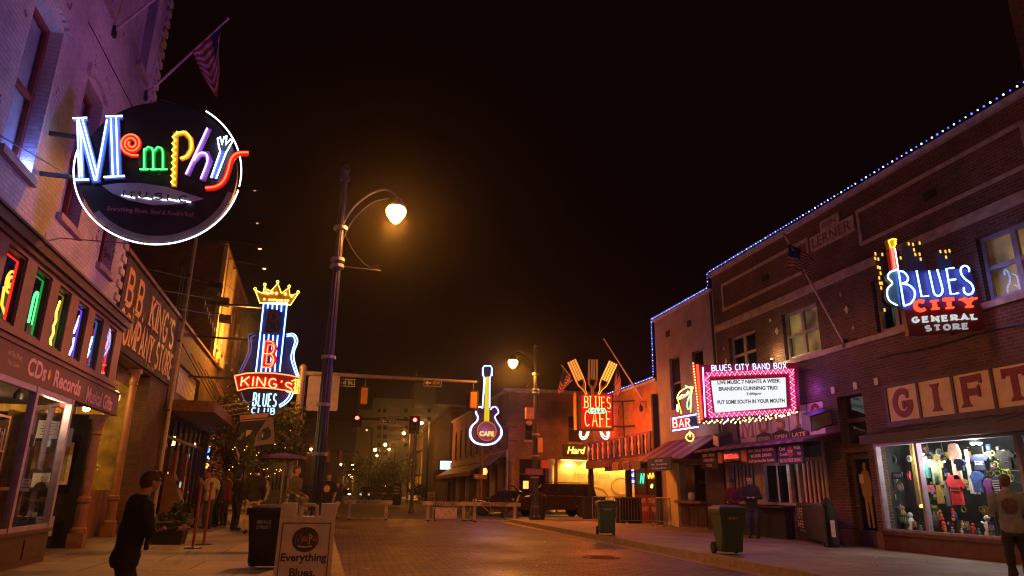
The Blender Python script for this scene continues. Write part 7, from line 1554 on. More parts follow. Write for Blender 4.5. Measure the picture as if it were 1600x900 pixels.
t = E('lit_poster', HF.p(1.3,-.2,1.6), 'small yellow-lit picture glowing in the corner entrance', 'lit sign'); MB(HF).box(1.05,1.50,-.21,-.2,1.55,2.15).build('frame', M['black'], t); MB(HF).box(1.09,1.46,-.199,-.19,1.6,2.1).build('face', glow((1,.62,.12),1.4), t)
# lower lit wall with the mural, under a long lamp trough
MB(HF).box(3.4,16,.001,.12,.15,3.55).build('render_panel', mat('cream_render',(.70,.52,.26),.8,var=.12,scale=3,bump=.2), BH)
tr = E('lamp_trough', HF.p(8,.4,3.6), 'long lamp trough washing the cafe wall yellow', 'lamp'); MB(HF).box(3.5,15.8,.14,.30,3.52,3.60).build('housing', M['dmetal'], tr); MB(HF).box(3.6,15.7,.16,.27,3.49,3.515).build('tube', glow((1,.66,.16),6), tr)
for a in (4.2,5.6,7.0,8.4,9.8,11.2,12.6): light('trough_light', HF.p(a,.36,3.40), 240, (1,.60,.12), .1, 'SPOT', HF.p(a,.0,.5), spot=165)
sg = E('cafe_sign', HF.p(6,.2,4.0), 'yellow glowing cafe name letters on dark board over the lit wall', 'lit sign'); a0,z0 = HF.at(880,716); a1,z1 = HF.at(985,696)
MB(HF).box(a0,a0+4.8,.002,.10,3.78,4.55).build('board', M['darkwood'], sg); x = MB(HF); text(x,'Hard Rock CAFE',Fr(HF.p(a0+.25,.115,3.93),HF.x,HF.y),w=4.3,h=.48,b=.0,bold=.03,shear=.25); x.build('lettering', glow((1,.62,.10),2.6), sg)
mu = E('wall_mural', HF.p(8,.13,1.2), 'faded brown painted cafe lettering and round logo on yellow wall', 'mural'); md = mat('mural_brown',(.40,.24,.09),.8,var=.3); x = MB(HF)
a0,z0 = HF.at(895,747); text(x,'Hard Rock',Fr(HF.p(a0,.123,2.35),HF.x,HF.y),w=2.7,h=.42,b=0,shear=.3); text(x,'CAFE',Fr(HF.p(a0+.9,.123,1.9),HF.x,HF.y),w=.9,h=.26,b=0); a1,_ = HF.at(970,750)
x.ribbon([(a1+.75*math.cos(q*.3),1.85+.55*math.sin(q*.3)) for q in range(21)],.07,.121,.13,closed=True); x.ribbon([(a1-1.9+.9*math.cos(q*.2),1.0+.75*math.sin(q*.2)) for q in range(16)],.08,.121,.131); text(x,'Beale Street',Fr(HF.p(a1-2.8,.123,.75),HF.x,HF.y),w=2.0,h=.3,b=0); x.build('lettering', md, mu)
# giant guitar sign on the corner
gu = Fr((0,44.6,0),(1,0,0),(0,-1,0))
def G6(x,y): return (680+x/3.214, 550+y/3.214)
t = E('guitar_sign', gu.p(8.4,0,4), 'giant dark guitar sign outlined in blue-white neon with yellow neck', 'neon sign')
gbody = smooth([(240,280),(205,290),(200,320),(210,345),(185,370),(172,400),(180,440),(210,462),(255,468),(300,455),(328,420),(330,385),(308,350),(300,325),(315,300),(300,282),(280,290),(268,300)],3,True)
poly(MB(gu),[G6(*p) for p in gbody],-.15,0,0,gu).build('guitar_body', mat('guitar_body',(.05,.008,.02),.35,var=.1), t)
poly(MB(gu),[G6(252,125),G6(272,125),G6(270,350),G6(245,350)],.01,.10,0,gu).build('neck', glow((.95,.72,.03),.85), t); poly(MB(gu),[G6(240,85),G6(245,74),G6(275,74),G6(280,85),G6(274,124),G6(250,124)],-.05,.06,0,gu).build('head', M['black'], t)
NBW = glow((.22,.30,1),8)
def gn(P, m=NBW, r=.035, cl=False, nm='neon_outline', par=None): MB(gu).tube([(a,.12,c) for a,c in [gu.at(*G6(*p)) for p in P]], r, 5, cl).build(nm, m, par or t)
ol = smooth([(236,283),(222,276),(205,288),(202,305),(212,328),(205,350),(185,368),(172,395),(175,430),(200,458),(250,468),(298,458),(330,425),(332,390),(308,350),(298,325),(316,305),(308,282),(290,276),(276,290)],3)
gn(ol); gn([(172+(x-172)*.93+6,y*.97+10) for x,y in ol[8:40]], glow((.45,.5,1),6), .022)
gn([(236,283),(245,130),(238,118),(237,85),(246,71),(276,71),(283,85),(280,118),(273,130),(272,280)]); gn([(240,240),(250,135)], glow((.5,.7,1),5), .02)
for k in range(4): gn([(235,84+k*11),(240,84+k*11)],NBW,.05,nm='tuning_peg'); gn([(281,84+k*11),(286,84+k*11)],NBW,.05,nm='tuning_peg')
a,c = gu.at(*G6(257,398)); MB(gu).lathe(0,0,0,[(.01,0),(.01,.01)],4); dsc = [(a+.62*math.cos(q*.2094),c-.0+.60*math.sin(q*.2094)) for q in range(30)]; dk_ = MB(gu).prism(dsc,.002,.14).build('disc', mat('disc_brown',(.22,.06,.03),.4,var=.1), t); MB(gu).ribbon(dsc,.08,.141,.16,closed=True).build('ring', glow((1,.25,.05),.5), dk_)
x = MB(gu); text(x,'CAFE',Fr(gu.p(a,.17,c-.32),gu.x,gu.y),w=.95,h=.30,b=0,center=True,bold=.03); x.build('lettering', glow((1,.14,.04),7), dk_)
MB(gu).box(a+.9,XC+.3,-.14,-.05,c+.3,c+.4).box(a+.9,XC+.3,-.14,-.05,c-.6,c-.5).build('bracket', M['dmetal'], t)
light('guitar_glow', gu.p(a,1.0,c), 40, (.30,.25,1), .4)
# pedestrian signal, one-way sign and posts at far corner
pm = Fr((0,43.5,0),(1,0,0),(0,-1,0)); t = E('crossing_signal', (pm.at(750,780)[0],43.5,0), 'pedestrian signal showing an orange hand beside purple one-way plate', 'signal'); a,_ = pm.at(751,780); MB().tube([(a,43.5,0),(a,43.5,4.0)],.09,8,raw=True).build('pole', M['rust'], t)
(a0,z1),(a1,z0) = pm.at(752,729), pm.at(762,744); MB(pm).box(a0,a1,-.15,.1,z0,z1).build('housing', M['black'], t); x = MB(pm); m_ = (a0+a1)/2; zm = (z0+z1)/2
x.box(m_-.10,m_+.10,.101,.11,zm-.2,zm+.03)
for q in range(4): x.box(m_-.10+q*.053,m_-.062+q*.053,.101,.11,zm+.035,zm+.2-.02*abs(q-1.5))
x.box(m_+.105,m_+.15,.101,.11,zm-.1,zm+.08); x.build('hand_symbol', glow((1,.20,.03),9), t)
plate(pm,740,741,760,748,'ONE WAY',M['purple'],M['pinkpaint'],'small purple one-way plate under the orange hand signal','one-way arrow signs',1,b=.12)
# distant cinema marquee
dm = Fr((0,71.5,0),(1,0,0),(0,-1,0)); t = E('distant_marquee', dm.p(dm.at(701,735)[0],0,dm.at(701,735)[1]), 'distant bright white marquee panel past the brick corner cafe', 'marquee')
(a0,z1),(a1,z0) = dm.at(688,720), dm.at(716,734); MB(dm).box(a0-.15,a1+.15,-.8,-.01,z0-.15,z1+.15).build('cabinet', M['blackm'], t); MB(dm).box(a0,a1,.0,.02,z0,z1).build('white_panel', glow((.75,1,.95),1.6), t); x = MB(dm)
for i,q in enumerate((.7,.45)): text(x,['LIVE MUSIC','TONIGHT'][i],Fr(dm.p((a0+a1)/2,.03,z0+(z1-z0)*q-.1),dm.x,dm.y),w=(a1-a0)*.6,h=.18,b=0,center=True)
text(x,'EVERY NIGHT',Fr(dm.p((a0+a1)/2,.03,z0+.1),dm.x,dm.y),w=(a1-a0)*.7,h=.14,b=0,center=True); x.build('lettering', M['blackm'], t)
MB(dm).box(a0-.6,a1+.3,-1.2,-.8,z0-1.2,z0-.16).build('canopy', M['rust'], t); MB(dm).tube([(a0+.5,-.4,z1+.15),(a0+.5,-.4,z1+.9)],.06,5).build('strut', M['rust'], t)

# ============================================================ vehicles
carp = mat('black_car_paint',(.06,.03,.028),.2,.5,var=.05); chrome = mat('chrome',(.6,.6,.62),.15,1,var=.05); tail_ = mat('tail_lens',(.35,.01,.01),.2,var=0); headm = mat('head_lens',(.7,.68,.6),.1,var=0)
def car(loc, rz, label, group, kind='suv', s=1, rack=True, lights=None):
    t = E('parked_car' if not lights else 'moving_car', loc, label, 'car', group); c,s_ = math.cos(rz),math.sin(rz); f = Fr(loc,(c,s_,0),(-s_,c,0)); q = lambda v: v*s
    prof = [(-2.35,.45),(-2.38,.95),(-2.30,1.12),(-2.15,1.72),(-2.0,1.80),(.35,1.80),(.55,1.76),(1.15,1.20),(2.15,1.06),(2.32,.95),(2.36,.45)] if kind=='suv' else [(-2.2,.35),(-2.25,.8),(-2.1,.95),(-1.5,1.0),(-.9,1.38),(.3,1.42),(1.0,.98),(2.0,.85),(2.2,.7),(2.22,.35)]
    lower = [(-2.35,.42),(-2.38,.95),(-2.28,1.14),(1.18,1.18),(2.15,1.06),(2.32,.95),(2.36,.42)] if kind=='suv' else [(-2.2,.32),(-2.25,.8),(-2.1,.97),(1.0,.99),(2.0,.86),(2.2,.7),(2.22,.32)]
    def arch(P):
        o = [P[0]]+P[1:]; base = []
        for wx in (1.45,-1.4):
            base += [(wx+.44*math.cos(R_(a)), .36+.44*math.sin(R_(a))) for a in range(8,180,24)]
        return P+[(2.36 if kind=='suv' else 2.22,.36)]+base+[(-2.35 if kind=='suv' else -2.2,.36)]
    b = MB(f); PP = arch(lower); n = len(PP); W_ = .93
    b.add([(q(a),q(-W_),q(c_)) for a,c_ in PP]+[(q(a),q(W_),q(c_)) for a,c_ in PP], [tuple(range(n)),tuple(range(2*n-1,n-1,-1))]+[(i,i+n,(i+1)%n+n,(i+1)%n) for i in range(n)])
    bo = b.build('body', carp, t)
    up = ([(-2.27,1.145),(-2.12,1.74),(-1.98,1.80),(.30,1.80),(.50,1.76),(1.13,1.185)] if kind=='suv' else [(-1.5,.98),(-.9,1.38),(.3,1.42),(.96,.99)]); g = MB(f); n = len(up)
    def sd(z): return .92-.16*max(0,(z-1.0))/.8
    zb_ = 1.0 if kind=='suv' else .9
    g.add([(q(a),q(-sd(c_)),q(c_)) for a,c_ in up]+[(q(a),q(sd(c_)),q(c_)) for a,c_ in up], [tuple(range(n)),tuple(range(2*n-1,n-1,-1))]+[(i,i+n,(i+1)%n+n,(i+1)%n) for i in range(n)])
    g.build('window', M['darkglass'], t)
    r = MB(f); zt = up[2][1]+.004; x0_, x1_ = (-2.0,.33) if kind=='suv' else (-.85,.28); wr = sd(zt)+.01
    r.hexa([(q(x0_),q(-wr),q(zt-.02)),(q(x1_),q(-wr),q(zt-.02)),(q(x1_),q(wr),q(zt-.02)),(q(x0_),q(wr),q(zt-.02)),(q(x0_+.05),q(-wr+.06),q(zt+.04)),(q(x1_-.08),q(-wr+.06),q(zt+.03)),(q(x1_-.08),q(wr-.06),q(zt+.03)),(q(x0_+.05),q(wr-.06),q(zt+.04))])
    for sy in (-1,1):
        for (xa,za),(xb,zb) in ((( 1.13,1.18),(.5,1.76)),((.15,1.16),(.05,1.78)),((-.95,1.16),(-.95,1.78)),((-2.25,1.14),(-2.1,1.74)),((-1.75,1.14),(-1.7,1.78))) if kind=='suv' else (((.96,.99),(.3,1.42)),((-.3,.98),(-.3,1.4)),((-1.5,.98),(-.9,1.38))):
            r.tube([(q(xa),q(sy*(sd(za)+.005)),q(za)),(q(xb),q(sy*(sd(zb)+.005)),q(zb))],q(.045),5)
    r.build('roof', carp, t)
    if rack:
        k = MB(f)
        for sy in (-1,1): k.tube([(q(-1.9),q(sy*.68),q(1.9)),(q(.1),q(sy*.68),q(1.9))],q(.022),5)
        for xx in (-1.6,-.9,-.2): k.tube([(q(xx),q(-.68),q(1.9)),(q(xx),q(.68),q(1.9))],q(.016),4)
        k.build('roof_rack', chrome, t)
    for wx in (1.45,-1.4):
        for sy in (-1,1):
            wf_ = Fr(f.p(q(wx),q(sy*.86),q(.36)), f.x, Vector((0,0,1)), f.y*sy); o = MB(wf_); o.lathe(0,0,-q(.12),[(q(.24),0),(q(.34),.0),(q(.365),q(.03)),(q(.365),q(.19)),(q(.34),q(.22)),(q(.23),q(.22))],20); o = o.build('wheel', M['rubber'], t)
            rm = MB(wf_); rm.lathe(0,0,q(.03),[(q(.22),0),(q(.23),q(.06)),(q(.20),q(.06)),(q(.19),q(.01))],20)
            for k in range(6): a = k*math.pi/3; rm.ribbon([(0,0),(0,0)],.01,0,0) if 0 else rm.tube([(q(.03)*math.cos(a),q(.03)*math.sin(a),q(.07)),(q(.20)*math.cos(a),q(.20)*math.sin(a),q(.07))],q(.028),5)
            rm.ball(0,0,q(.08),q(.05)); rm.build('rim', chrome, o)
    H = 1.0 if kind=='suv' else .78; fx = 2.30 if kind=='suv' else 2.18
    for sy in (-1,1):
        MB(f).box(q(fx-.12),q(fx+.04),q(sy*.62-.2),q(sy*.62+.2),q(H-.16),q(H-.02)).build('headlight', glow((1,.9,.7),12) if lights=='front' else headm, t)
        MB(f).box(q(-fx-.06),q(-fx+.06),q(sy*.78-.08),q(sy*.78+.08),q(H-.1),q(H+.2)).build('tail_light', glow((1,.02,.01),5) if lights=='rear' else tail_, t)
        MB(f).box(q(.75),q(.9),q(sy*.93),q(sy*1.08),q(H+.05),q(H+.2)).build('mirror', carp, t)
        MB(f).box(q(.0),q(.02),q(sy*.931),q(sy*.935),q(.5),q(1.1)).box(q(-1.0),q(-.98),q(sy*.931),q(sy*.935),q(.5),q(1.1)).box(q(-.25),q(-.1),q(sy*.931),q(sy*.95),q(.9),q(.93)).build('door_line', chrome if 0 else M['blackm'], t)
    MB(f).box(q(fx-.02),q(fx+.07),q(-.85),q(.85),q(.45),q(.62)).build('bumper', M['dmetal'], t); MB(f).box(q(-fx-.09),q(-fx+.0),q(-.85),q(.85),q(.45),q(.62)).build('bumper', M['dmetal'], t)
    x = MB(f); x.box(q(-.0+fx-.0),q(fx+.03),q(-.4),q(.4),q(H-.16),q(H-.03)); x.build('grille', M['black'], t); return t
car((yz(866,790,41.6).x,41.6,.0), math.pi+.06, 'big black SUV with roof rack parked before the yellow-lit wall', 'cars on the side street', 'suv', 1.03)
car((yz(792,790,43.4).x,43.4,.0), math.pi*.5+1.25, 'dark car nose-on beside the white corner column', 'cars on the side street', 'sedan', 1.0, False)
for i,(px,y) in enumerate(((612,80),(588,92),(574,104))):
    x = yz(px,770,y).x; car((x,y,0), math.pi/2+.02*i, ['nearest dark parked car on the far street','middle dark parked car on the far street','farthest dark parked car on the far street'][i], 'cars parked along the far street', 'suv' if i!=1 else 'suv', 1.0, False)
x = yz(540,768,120).x; car((x,120,0), -math.pi/2, 'distant oncoming car with headlights lit', 'cars on the far street', 'sedan', 1, False, 'front')
x = yz(519,768,135).x; 

# ============================================================ pedal cab and bicycle beyond the barricades
def wheelset(mb, tf, r, tr=.03):
    mb.tube([(r*math.cos(q*.3142),r*math.sin(q*.3142),0) for q in range(20)], tr, 6, True)
def bicycle_wheel(f, r, parent):
    o = MB(f); wheelset(o, None, r); o = o.build('tyre', M['rubber'], parent); s_ = MB(f)
    for k in range(12): s_.tube([(0,0,0),(r*math.cos(k*.5236),r*math.sin(k*.5236),0)],.005,3)
    s_.tube([(r*.93*math.cos(q*.3142),r*.93*math.sin(q*.3142),0) for q in range(20)],.014,4,True); s_.build('spokes', M['metal'], o)
p = gz(798,815,0); cx_, cy_ = p.x, 34.4
t = E('pedal_cab', (cx_,cy_,0), 'three-wheeled pedal cab with hood standing behind the barricades', 'pedal cab')
up_ = Vector((0,0,1)); fw_ = Vector((-1,.15,0)).normalized(); sd_ = Vector((.15,1,0)).normalized()
for o_ in (sd_*.5, sd_*-.5): bicycle_wheel(Fr(Vector((cx_,cy_,.36))+o_, fw_, up_, sd_), .36, t)
bicycle_wheel(Fr(Vector((cx_,cy_,.34))+fw_*2.0, fw_, up_, sd_), .34, t)
def pc(a, z, s_=0): v = Vector((cx_,cy_,0))+fw_*a+sd_*s_; return (v.x,v.y,z)
m = MB()
for P in ((pc(0,.36,-.5),pc(0,.36,.5)),(pc(2.0,.34),pc(1.75,1.05)),(pc(1.7,.95),pc(.9,.35)),(pc(.9,.35),pc(0,.45)),(pc(.9,.35),pc(1.05,1.0)),(pc(1.72,.98),pc(1.02,.85)),(pc(1.70,1.08,-.3),pc(1.70,1.08,.3)),(pc(0,.4),pc(.1,.7))): m.tube([P[0],P[1]],.022,6,raw=True)
m.build('frame', M['metal'], t); m = MB(); a_,b_,c_ = pc(1.05,1.02); m.ball(a_,b_,c_,.14,.1,.05); m.build('saddle', M['black'], t)
m = MB(); P = [pc(-.35,.55,-.48),pc(.4,.55,-.48),pc(.4,.55,.48),pc(-.35,.55,.48)]; Q2 = [pc(-.38,.75,-.48),pc(.45,.70,-.48),pc(.45,.70,.48),pc(-.38,.75,.48)]; m.loft([P,Q2],raw=True); m.loft([[pc(-.40,.75,-.48),pc(-.28,.75,-.48),pc(-.28,.75,.48),pc(-.40,.75,.48)],[pc(-.55,1.25,-.48),pc(-.45,1.25,-.48),pc(-.45,1.25,.48),pc(-.55,1.25,.48)]],raw=True); m.build('seat', M['black'], t)
m = MB()
for k in range(6): m.tube([pc(-.45+.12*k,1.2+.42*math.sin(k*.5+.2),-.5),pc(-.45+.12*k,1.2+.42*math.sin(k*.5+.2)+.04,.5)],.014,4,raw=True)
rows_ = [[pc(-.5+.16*k,1.2+.5*math.sin(k*.48+.1),s_) for s_ in (-.5,0,.5)] for k in range(6)]
m.add([x_ for r in rows_ for x_ in r],[(k*3+j,k*3+j+1,(k+1)*3+j+1,(k+1)*3+j) for k in range(5) for j in range(2)],0,True); m.build('hood', M['blackm'], t)
t = E('bicycle', (cx_-3.4,cy_-.2,0), 'bicycle front wheel showing between the white barricade posts', 'bicycle')
def bc(a, z): v = Vector((cx_-3.6,cy_+.1,0))+Vector((.35,1,0)).normalized()*a; return (v.x,v.y,z)
bd_ = Vector((.35,1,0)).normalized(); bn_ = Vector((1,-.35,0)).normalized()
for a in (0,1.05): bicycle_wheel(Fr(Vector(bc(a,.34)), bd_, up_, bn_), .34, t)
m = MB()
for P in ((bc(0,.34),bc(.18,.95)),(bc(.15,.85),bc(.5,.30)),(bc(.5,.3),bc(1.05,.34)),(bc(.5,.3),bc(.68,.88)),(bc(.18,.82),bc(.66,.8)),(bc(.66,.8),bc(1.05,.34))): m.tube([P[0],P[1]],.018,5,raw=True)
m.build('frame', M['black'], t); m = MB(); a_,b_,c_ = bc(.68,.92); m.ball(a_,b_,c_,.07,.13,.03); m.build('saddle', M['black'], t); m = MB(); v = Vector(bc(.2,1.0)); m.tube([tuple(v-bn_*.25),tuple(v+bn_*.25)],.014,5,raw=True); m.build('handlebar', M['black'], t)
# ============================================================ white street barricades
BW_ = mat('weathered_white_board',(.42,.34,.37),.6,var=.35,scale=4)
def barricade(x0, y0, x1, y1, label, sheetp=False, words='BEALE STREET'):
    a, b = Vector((x0,y0,0)), Vector((x1,y1,0)); L = (b-a).length; f = Fr(a,(b-a),Vector((0,-1,0))); t = E('barricade', ((x0+x1)/2,(y0+y1)/2,0), label, 'barricade', 'white street barricades')
    for u in (.12,L-.12): MB(f).box(u-.07,u+.07,-.05,.05,0,.90).build('leg', BW_, t); MB(f).box(u-.05,u+.05,-.35,.35,.001,.06).build('foot', M['blackm'], t)
    tb = MB(f).box(-.15,L+.15,.051,.085,.71,.88).build('top_board', BW_, t); MB(f).box(.1,L-.1,-.02,.02,.05,.10).build('bottom_bar', BW_, t)
    x = MB(f); text(x, words, Fr(f.p(L/2,.088,.735),f.x,f.y), w=L*.6, h=.12, b=0, center=True, bold=.02, shear=.3); x.build('lettering', M['black'], tb)
    if sheetp: MB(f).box(.35,L-.45,.022,.05,.11,.62).build('reflective_sheet', mat('pink_sheet',(.62,.50,.54),.3,.3,var=.1), t)
def bx(px, py): return gz(px,py,0)
p0,p1 = bx(541,811), bx(606,812); barricade(p0.x,35.2,p1.x,35.2,'short white barricade standing alone left of the gap')
p0,p1 = bx(664,813), bx(731,815); Yb = 34.3; barricade(yz(664,810,Yb).x,Yb,yz(728,810,Yb).x,Yb,'white barricade with a reflective sheet hung under its board',True)
Yb = 33.6; barricade(yz(737,812,Yb).x,Yb,yz(808,812,Yb).x,Yb,'white barricade at the right end in front of the pedal cab')

# ============================================================ far street
def slabtower(name, x0,x1,y0,y1,h,m,label,cat='building', floors=0, bays=0, face='front'):
    t = E(name, ((x0+x1)/2,y0,0), label, cat); MB().box(x0,x1,y0,y1,-.02,h).build('wall', m, t); return t
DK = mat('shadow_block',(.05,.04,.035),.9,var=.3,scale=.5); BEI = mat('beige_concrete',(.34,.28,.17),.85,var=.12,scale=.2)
# tall apartment block
Yt = 165; tf_ = Fr((0,Yt,0),(1,0,0),(0,-1,0))
def T(px,py): return tf_.at(px,py)
t = E('apartment_tower', tf_.p(T(640,700)[0],-5,0), 'tall pale apartment block with lit balconies beyond the street', 'building')
x0,_ = T(556,700); x1,zt = T(668,627); 
cells = [((556,585),(700,624)),((585,645),(625,608)),((645,735),(634,634))]
for (pa,pb,top) in ((556,578,640),(578,643,622),(643,677,598),(677,745,632)):
    a0,_ = T(pa,700); a1,_ = T(pb,700); z = T((pa+pb)/2,top)[1]; MB(tf_).box(a0,a1-.01,-12,-(.5 if pa in (578,) else 0),0,z).build('wall', BEI, t)
rdm = random.Random(9)
for i in range(9):
    py = 637+i*13.5
    for pa,pb in ((607,627),(648,662),(683,700)):
        if pa > 640 and i > 1: continue
        a0,z1 = T(pa,py); a1,z0 = T(pb,py+8); b = MB(tf_).box(a0,a1,.0,1.0,z0-.2,z0).box(a0,a1,.96,1.0,z0,z0+.9); bo = b.build('balcony', BEI, t); 
        MB(tf_).box(a0+.2,a1-.2,-.01 if pa!=607 else -.49,.02,z0,z1).build('door_glass', glow((.75,.42,.10),.22) if rdm.random()<.6 and pa!=683 else M['darkglass'], bo)
        if rdm.random() < .7: MB(tf_).ball(a0+(a1-a0)*rdm.random(),.3,z1-.4,.28,seg=6).build('lamp', glow((1,.62,.2),5), bo)
    for pa in (590,599,632,668):
        a0,z1 = T(pa,py+1); a1,z0 = T(pa+5,py+7); 
        MB(tf_).box(a0,a1,-.49 if pa<640 else .001,.02 if pa>640 else -.47,z0,z1).build('window', M['darkglass'], t)
# warm-lit low modern building
Ym = 108; mf = Fr((0,Ym,0),(1,0,0),(0,-1,0)); t = E('lit_low_building', mf.p(mf.at(650,780)[0],0,0), 'low modern building with orange-lit pillars at the far kerb', 'building'); 
def Mq(px,py): return mf.at(px,py)
a0,_ = Mq(636,780); a1,_ = Mq(705,780); zt = Mq(660,690)[1]; ms_ = Fr((Mq(664,780)[0],Ym,0),(-.02,1,0),(-1,-.02,0))
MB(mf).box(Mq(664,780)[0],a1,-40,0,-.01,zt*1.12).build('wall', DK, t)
MB(ms_).box(-.02,45,.02,.3,zt*.9,zt*1.12).build('cornice', M['trim'], t)
for i in range(5): MB(ms_).box(i*9+.2,i*9+6.4,.02,.22,.2,zt*.42).build('lit_panel', mat('warm_render',(.55,.36,.12),.8,var=.15), t); MB(ms_).box(i*9+.2,i*9+6.4,.02,.15,zt*.46,zt*.86).build('window_band', mat('warm_render2',(.30,.20,.09),.8,var=.25), t)
for i in range(3): light('facade_light', ms_.p(3+i*9,1.2,1.0), 160, (1,.45,.08), .2)
light('facade_light', ms_.p(4,2.5,zt*.7), 400, (1,.5,.12), .2); light('tower_fill', tf_.p(T(640,700)[0],40,12), 1800, (1,.55,.16), 1)  # last lamp hangs in mid-air, added for city light on the tower
# dark buildings along the far right and far left
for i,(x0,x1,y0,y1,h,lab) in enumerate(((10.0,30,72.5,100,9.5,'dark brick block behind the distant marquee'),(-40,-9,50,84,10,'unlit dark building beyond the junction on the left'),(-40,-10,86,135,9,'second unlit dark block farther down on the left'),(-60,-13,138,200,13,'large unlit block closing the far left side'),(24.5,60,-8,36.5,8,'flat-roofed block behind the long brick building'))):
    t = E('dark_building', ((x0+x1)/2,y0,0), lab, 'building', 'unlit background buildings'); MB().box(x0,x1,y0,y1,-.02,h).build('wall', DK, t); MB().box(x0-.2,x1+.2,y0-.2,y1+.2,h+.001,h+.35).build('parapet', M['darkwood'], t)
    if x1 < 0:
        for k in range(int((y1-y0)/5)):
            for z in (1.2,5.2): MB().box(x1+.001,x1+.06,y0+1.5+k*5,y0+3.6+k*5,z,z+2.2).build('window', M['darkglass'], t)
# lamps of the far street
fl = [(602,695,8.2),(586,703,8.2),(589,712,8.2),(608,702,6.6),(631,677,8),(659,661,8),(561,725,8),(551,727,8),(553,732,7.2),(546,742,7.6),(549.5,746,7.2),(533,726,8.6),(486,702,7.6),(573,672,9.5),(688,668,6)]
lb_ = ['upper lamp of the three clustered over far parked cars','left lamp of the three clustered over far parked cars','lower lamp of the three clustered over far parked cars','yellower lamp just right of the far cluster','lone bright lamp near the middle of far skyline','bright lamp right beside the red traffic light','first small lamp down the far left kerb','second small lamp down the far left kerb','third small lamp down the far left kerb','fourth tiny lamp near the vanishing point','farthest tiny lamp at the vanishing point','high small lamp just right of the near lamp pole','bright lamp glimpsed left of the near lamp pole','dim lamp high against the tower','faint lamp under the red light']
for i,(px,py,H) in enumerate(fl[:14]):
    d_ = ray(px,py); tt = (H+.0-1.35)/d_.z if d_.z > 0 else 0
    if d_.z <= .004: tt = 150
    Pp = O+d_*tt
    if Pp.y > 170: Pp = O+d_*(170/d_.y)
    t = E('far_street_lamp', (Pp.x,Pp.y,0), lb_[i], 'street lamp', 'lamps down the far street'); r = Pp.y/1076*(5.2 if i in (0,1,5,4) else 3.6)*1.0*.8
    MB().tube([(Pp.x+.8,Pp.y,0),(Pp.x+.8,Pp.y,Pp.z+.2),(Pp.x,Pp.y,Pp.z+.45)],.09,5,raw=True).build('pole', M['pole'], t); MB(Fr(Pp,(1,0,0),(0,1,0))).ball(0,0,0,min(r*.55,.42),seg=8).build('globe', glow((1,.52,.16),30 if i!=13 else 1.5), t, True)
    if i in (0,4,5,6,9): light('far_lamp_light', (Pp.x,Pp.y-.5,Pp.z-.8), 700, SO, .3)
    if i in (12,): light('far_lamp_light', (Pp.x,Pp.y,Pp.z-.8), 700, SO, .3)
gl = yz(530,764,150); tag(MB(Fr(gl,(1,0,0),(0,1,0))).ball(0,0,0,.25,seg=6).build('green_traffic_light', glow((.05,1,.6),8)), 'tiny distant green traffic light at the vanishing point', 'traffic light')
for i,(px,py) in enumerate(((513,713),(532,713))):
    f = Fr((0,70,0),(1,0,0),(0,-1,0)); a,c = f.at(px,py+0.0); t = E('distant_signal', f.p(a,0,c-.4), ['distant amber signal back just right of lamp pole','second distant amber signal back farther right of lamp pole'][i], 'traffic signal', 'distant amber signal backs'); MB(f).box(a-.14,a+.14,-.1,.1,c-.55,c+.55).build('housing', M['amber'], t)
f = Fr((0,70,0),(1,0,0),(0,-1,0)); t = E('distant_mast', (f.at(505,700)[0],70,0), 'thin distant mast arm carrying the amber signal backs', 'signal mast'); a0,_ = f.at(503,700); a1,z = f.at(545,706); MB(f).tube([(a0,0,0),(a0,0,z+.2),(a1,0,z)],.07,5).build('pole', M['rust'], t)
for i,(px,y,lab) in enumerate(((674,66,'small white pavement sign board at far right kerb'),(620,62,'dark board stand with pale rows near parked cars'))):
    x = yz(px,770,y).x; t = E('board_stand', (x,y,.0), lab, 'sign', 'pavement boards at the far corner'); MB().box(x-.35,x+.35,y-.03,y+.03,.15,1.3 if i==0 else 2.0).build('board', M['creamy' if i==0 else 'blackm'], t); xx = MB(); f = Fr((x,y-.035,0),(1,0,0),(0,-1,0))
    for k in range(3): text(xx,['OPEN','BLUES','BAR'][k] if i==0 else 'MENU',Fr(f.p(0,0,[.95,.7,.45][k]+(.6 if i else 0)),f.x,f.y),w=.45,h=.14,b=.002,center=True)
    xx.build('lettering', M['blackm' if i==0 else 'creamy'], t)
for i,(px,y,h,cr) in enumerate(((560,118,7,3.0),(590,112,5,1.7),(602,96,5.2,1.6),(655,92,2.2,1.5),(638,120,7,2.2))):
    x = yz(px,765,y).x; tree('far_tree', (x,y,0), h, cr, 1500, .22 if h>3 else .14, ['dark street tree down the far left kerb','dark street tree beside the far parked cars','dark street tree under the lamp cluster','low dark bush before the orange-lit building','slim dark tree against orange-lit building'][i], 'dark trees down the far street', 20+i, 'leaf2', r=.14)
t = E('drainpipe', FR.p(23.0,.1,.15), 'dark downpipe between grey stucco and long brick building', 'drainpipe'); MB(FR).tube([(22.9,.09,3.2),(22.9,.09,8.8)],.05,8).build('pipe', M['dmetal'], t)
for q,lab in (((17.0,4.95),'thin grey conduit running under the sill band above the marquee'),((9.5,4.75),'thin conduit running under the sill band above gift letters')):
    P = [(q[0]+i*.6,.05,q[1]-.03*math.sin(i*1.3)) for i in range(10)]; tag(MB(FR).tube(P,.014,5).build('conduit', M['dmetal']), lab, 'conduit', 'conduits on the brick front')
rl = random.Random(8); lm = MB()
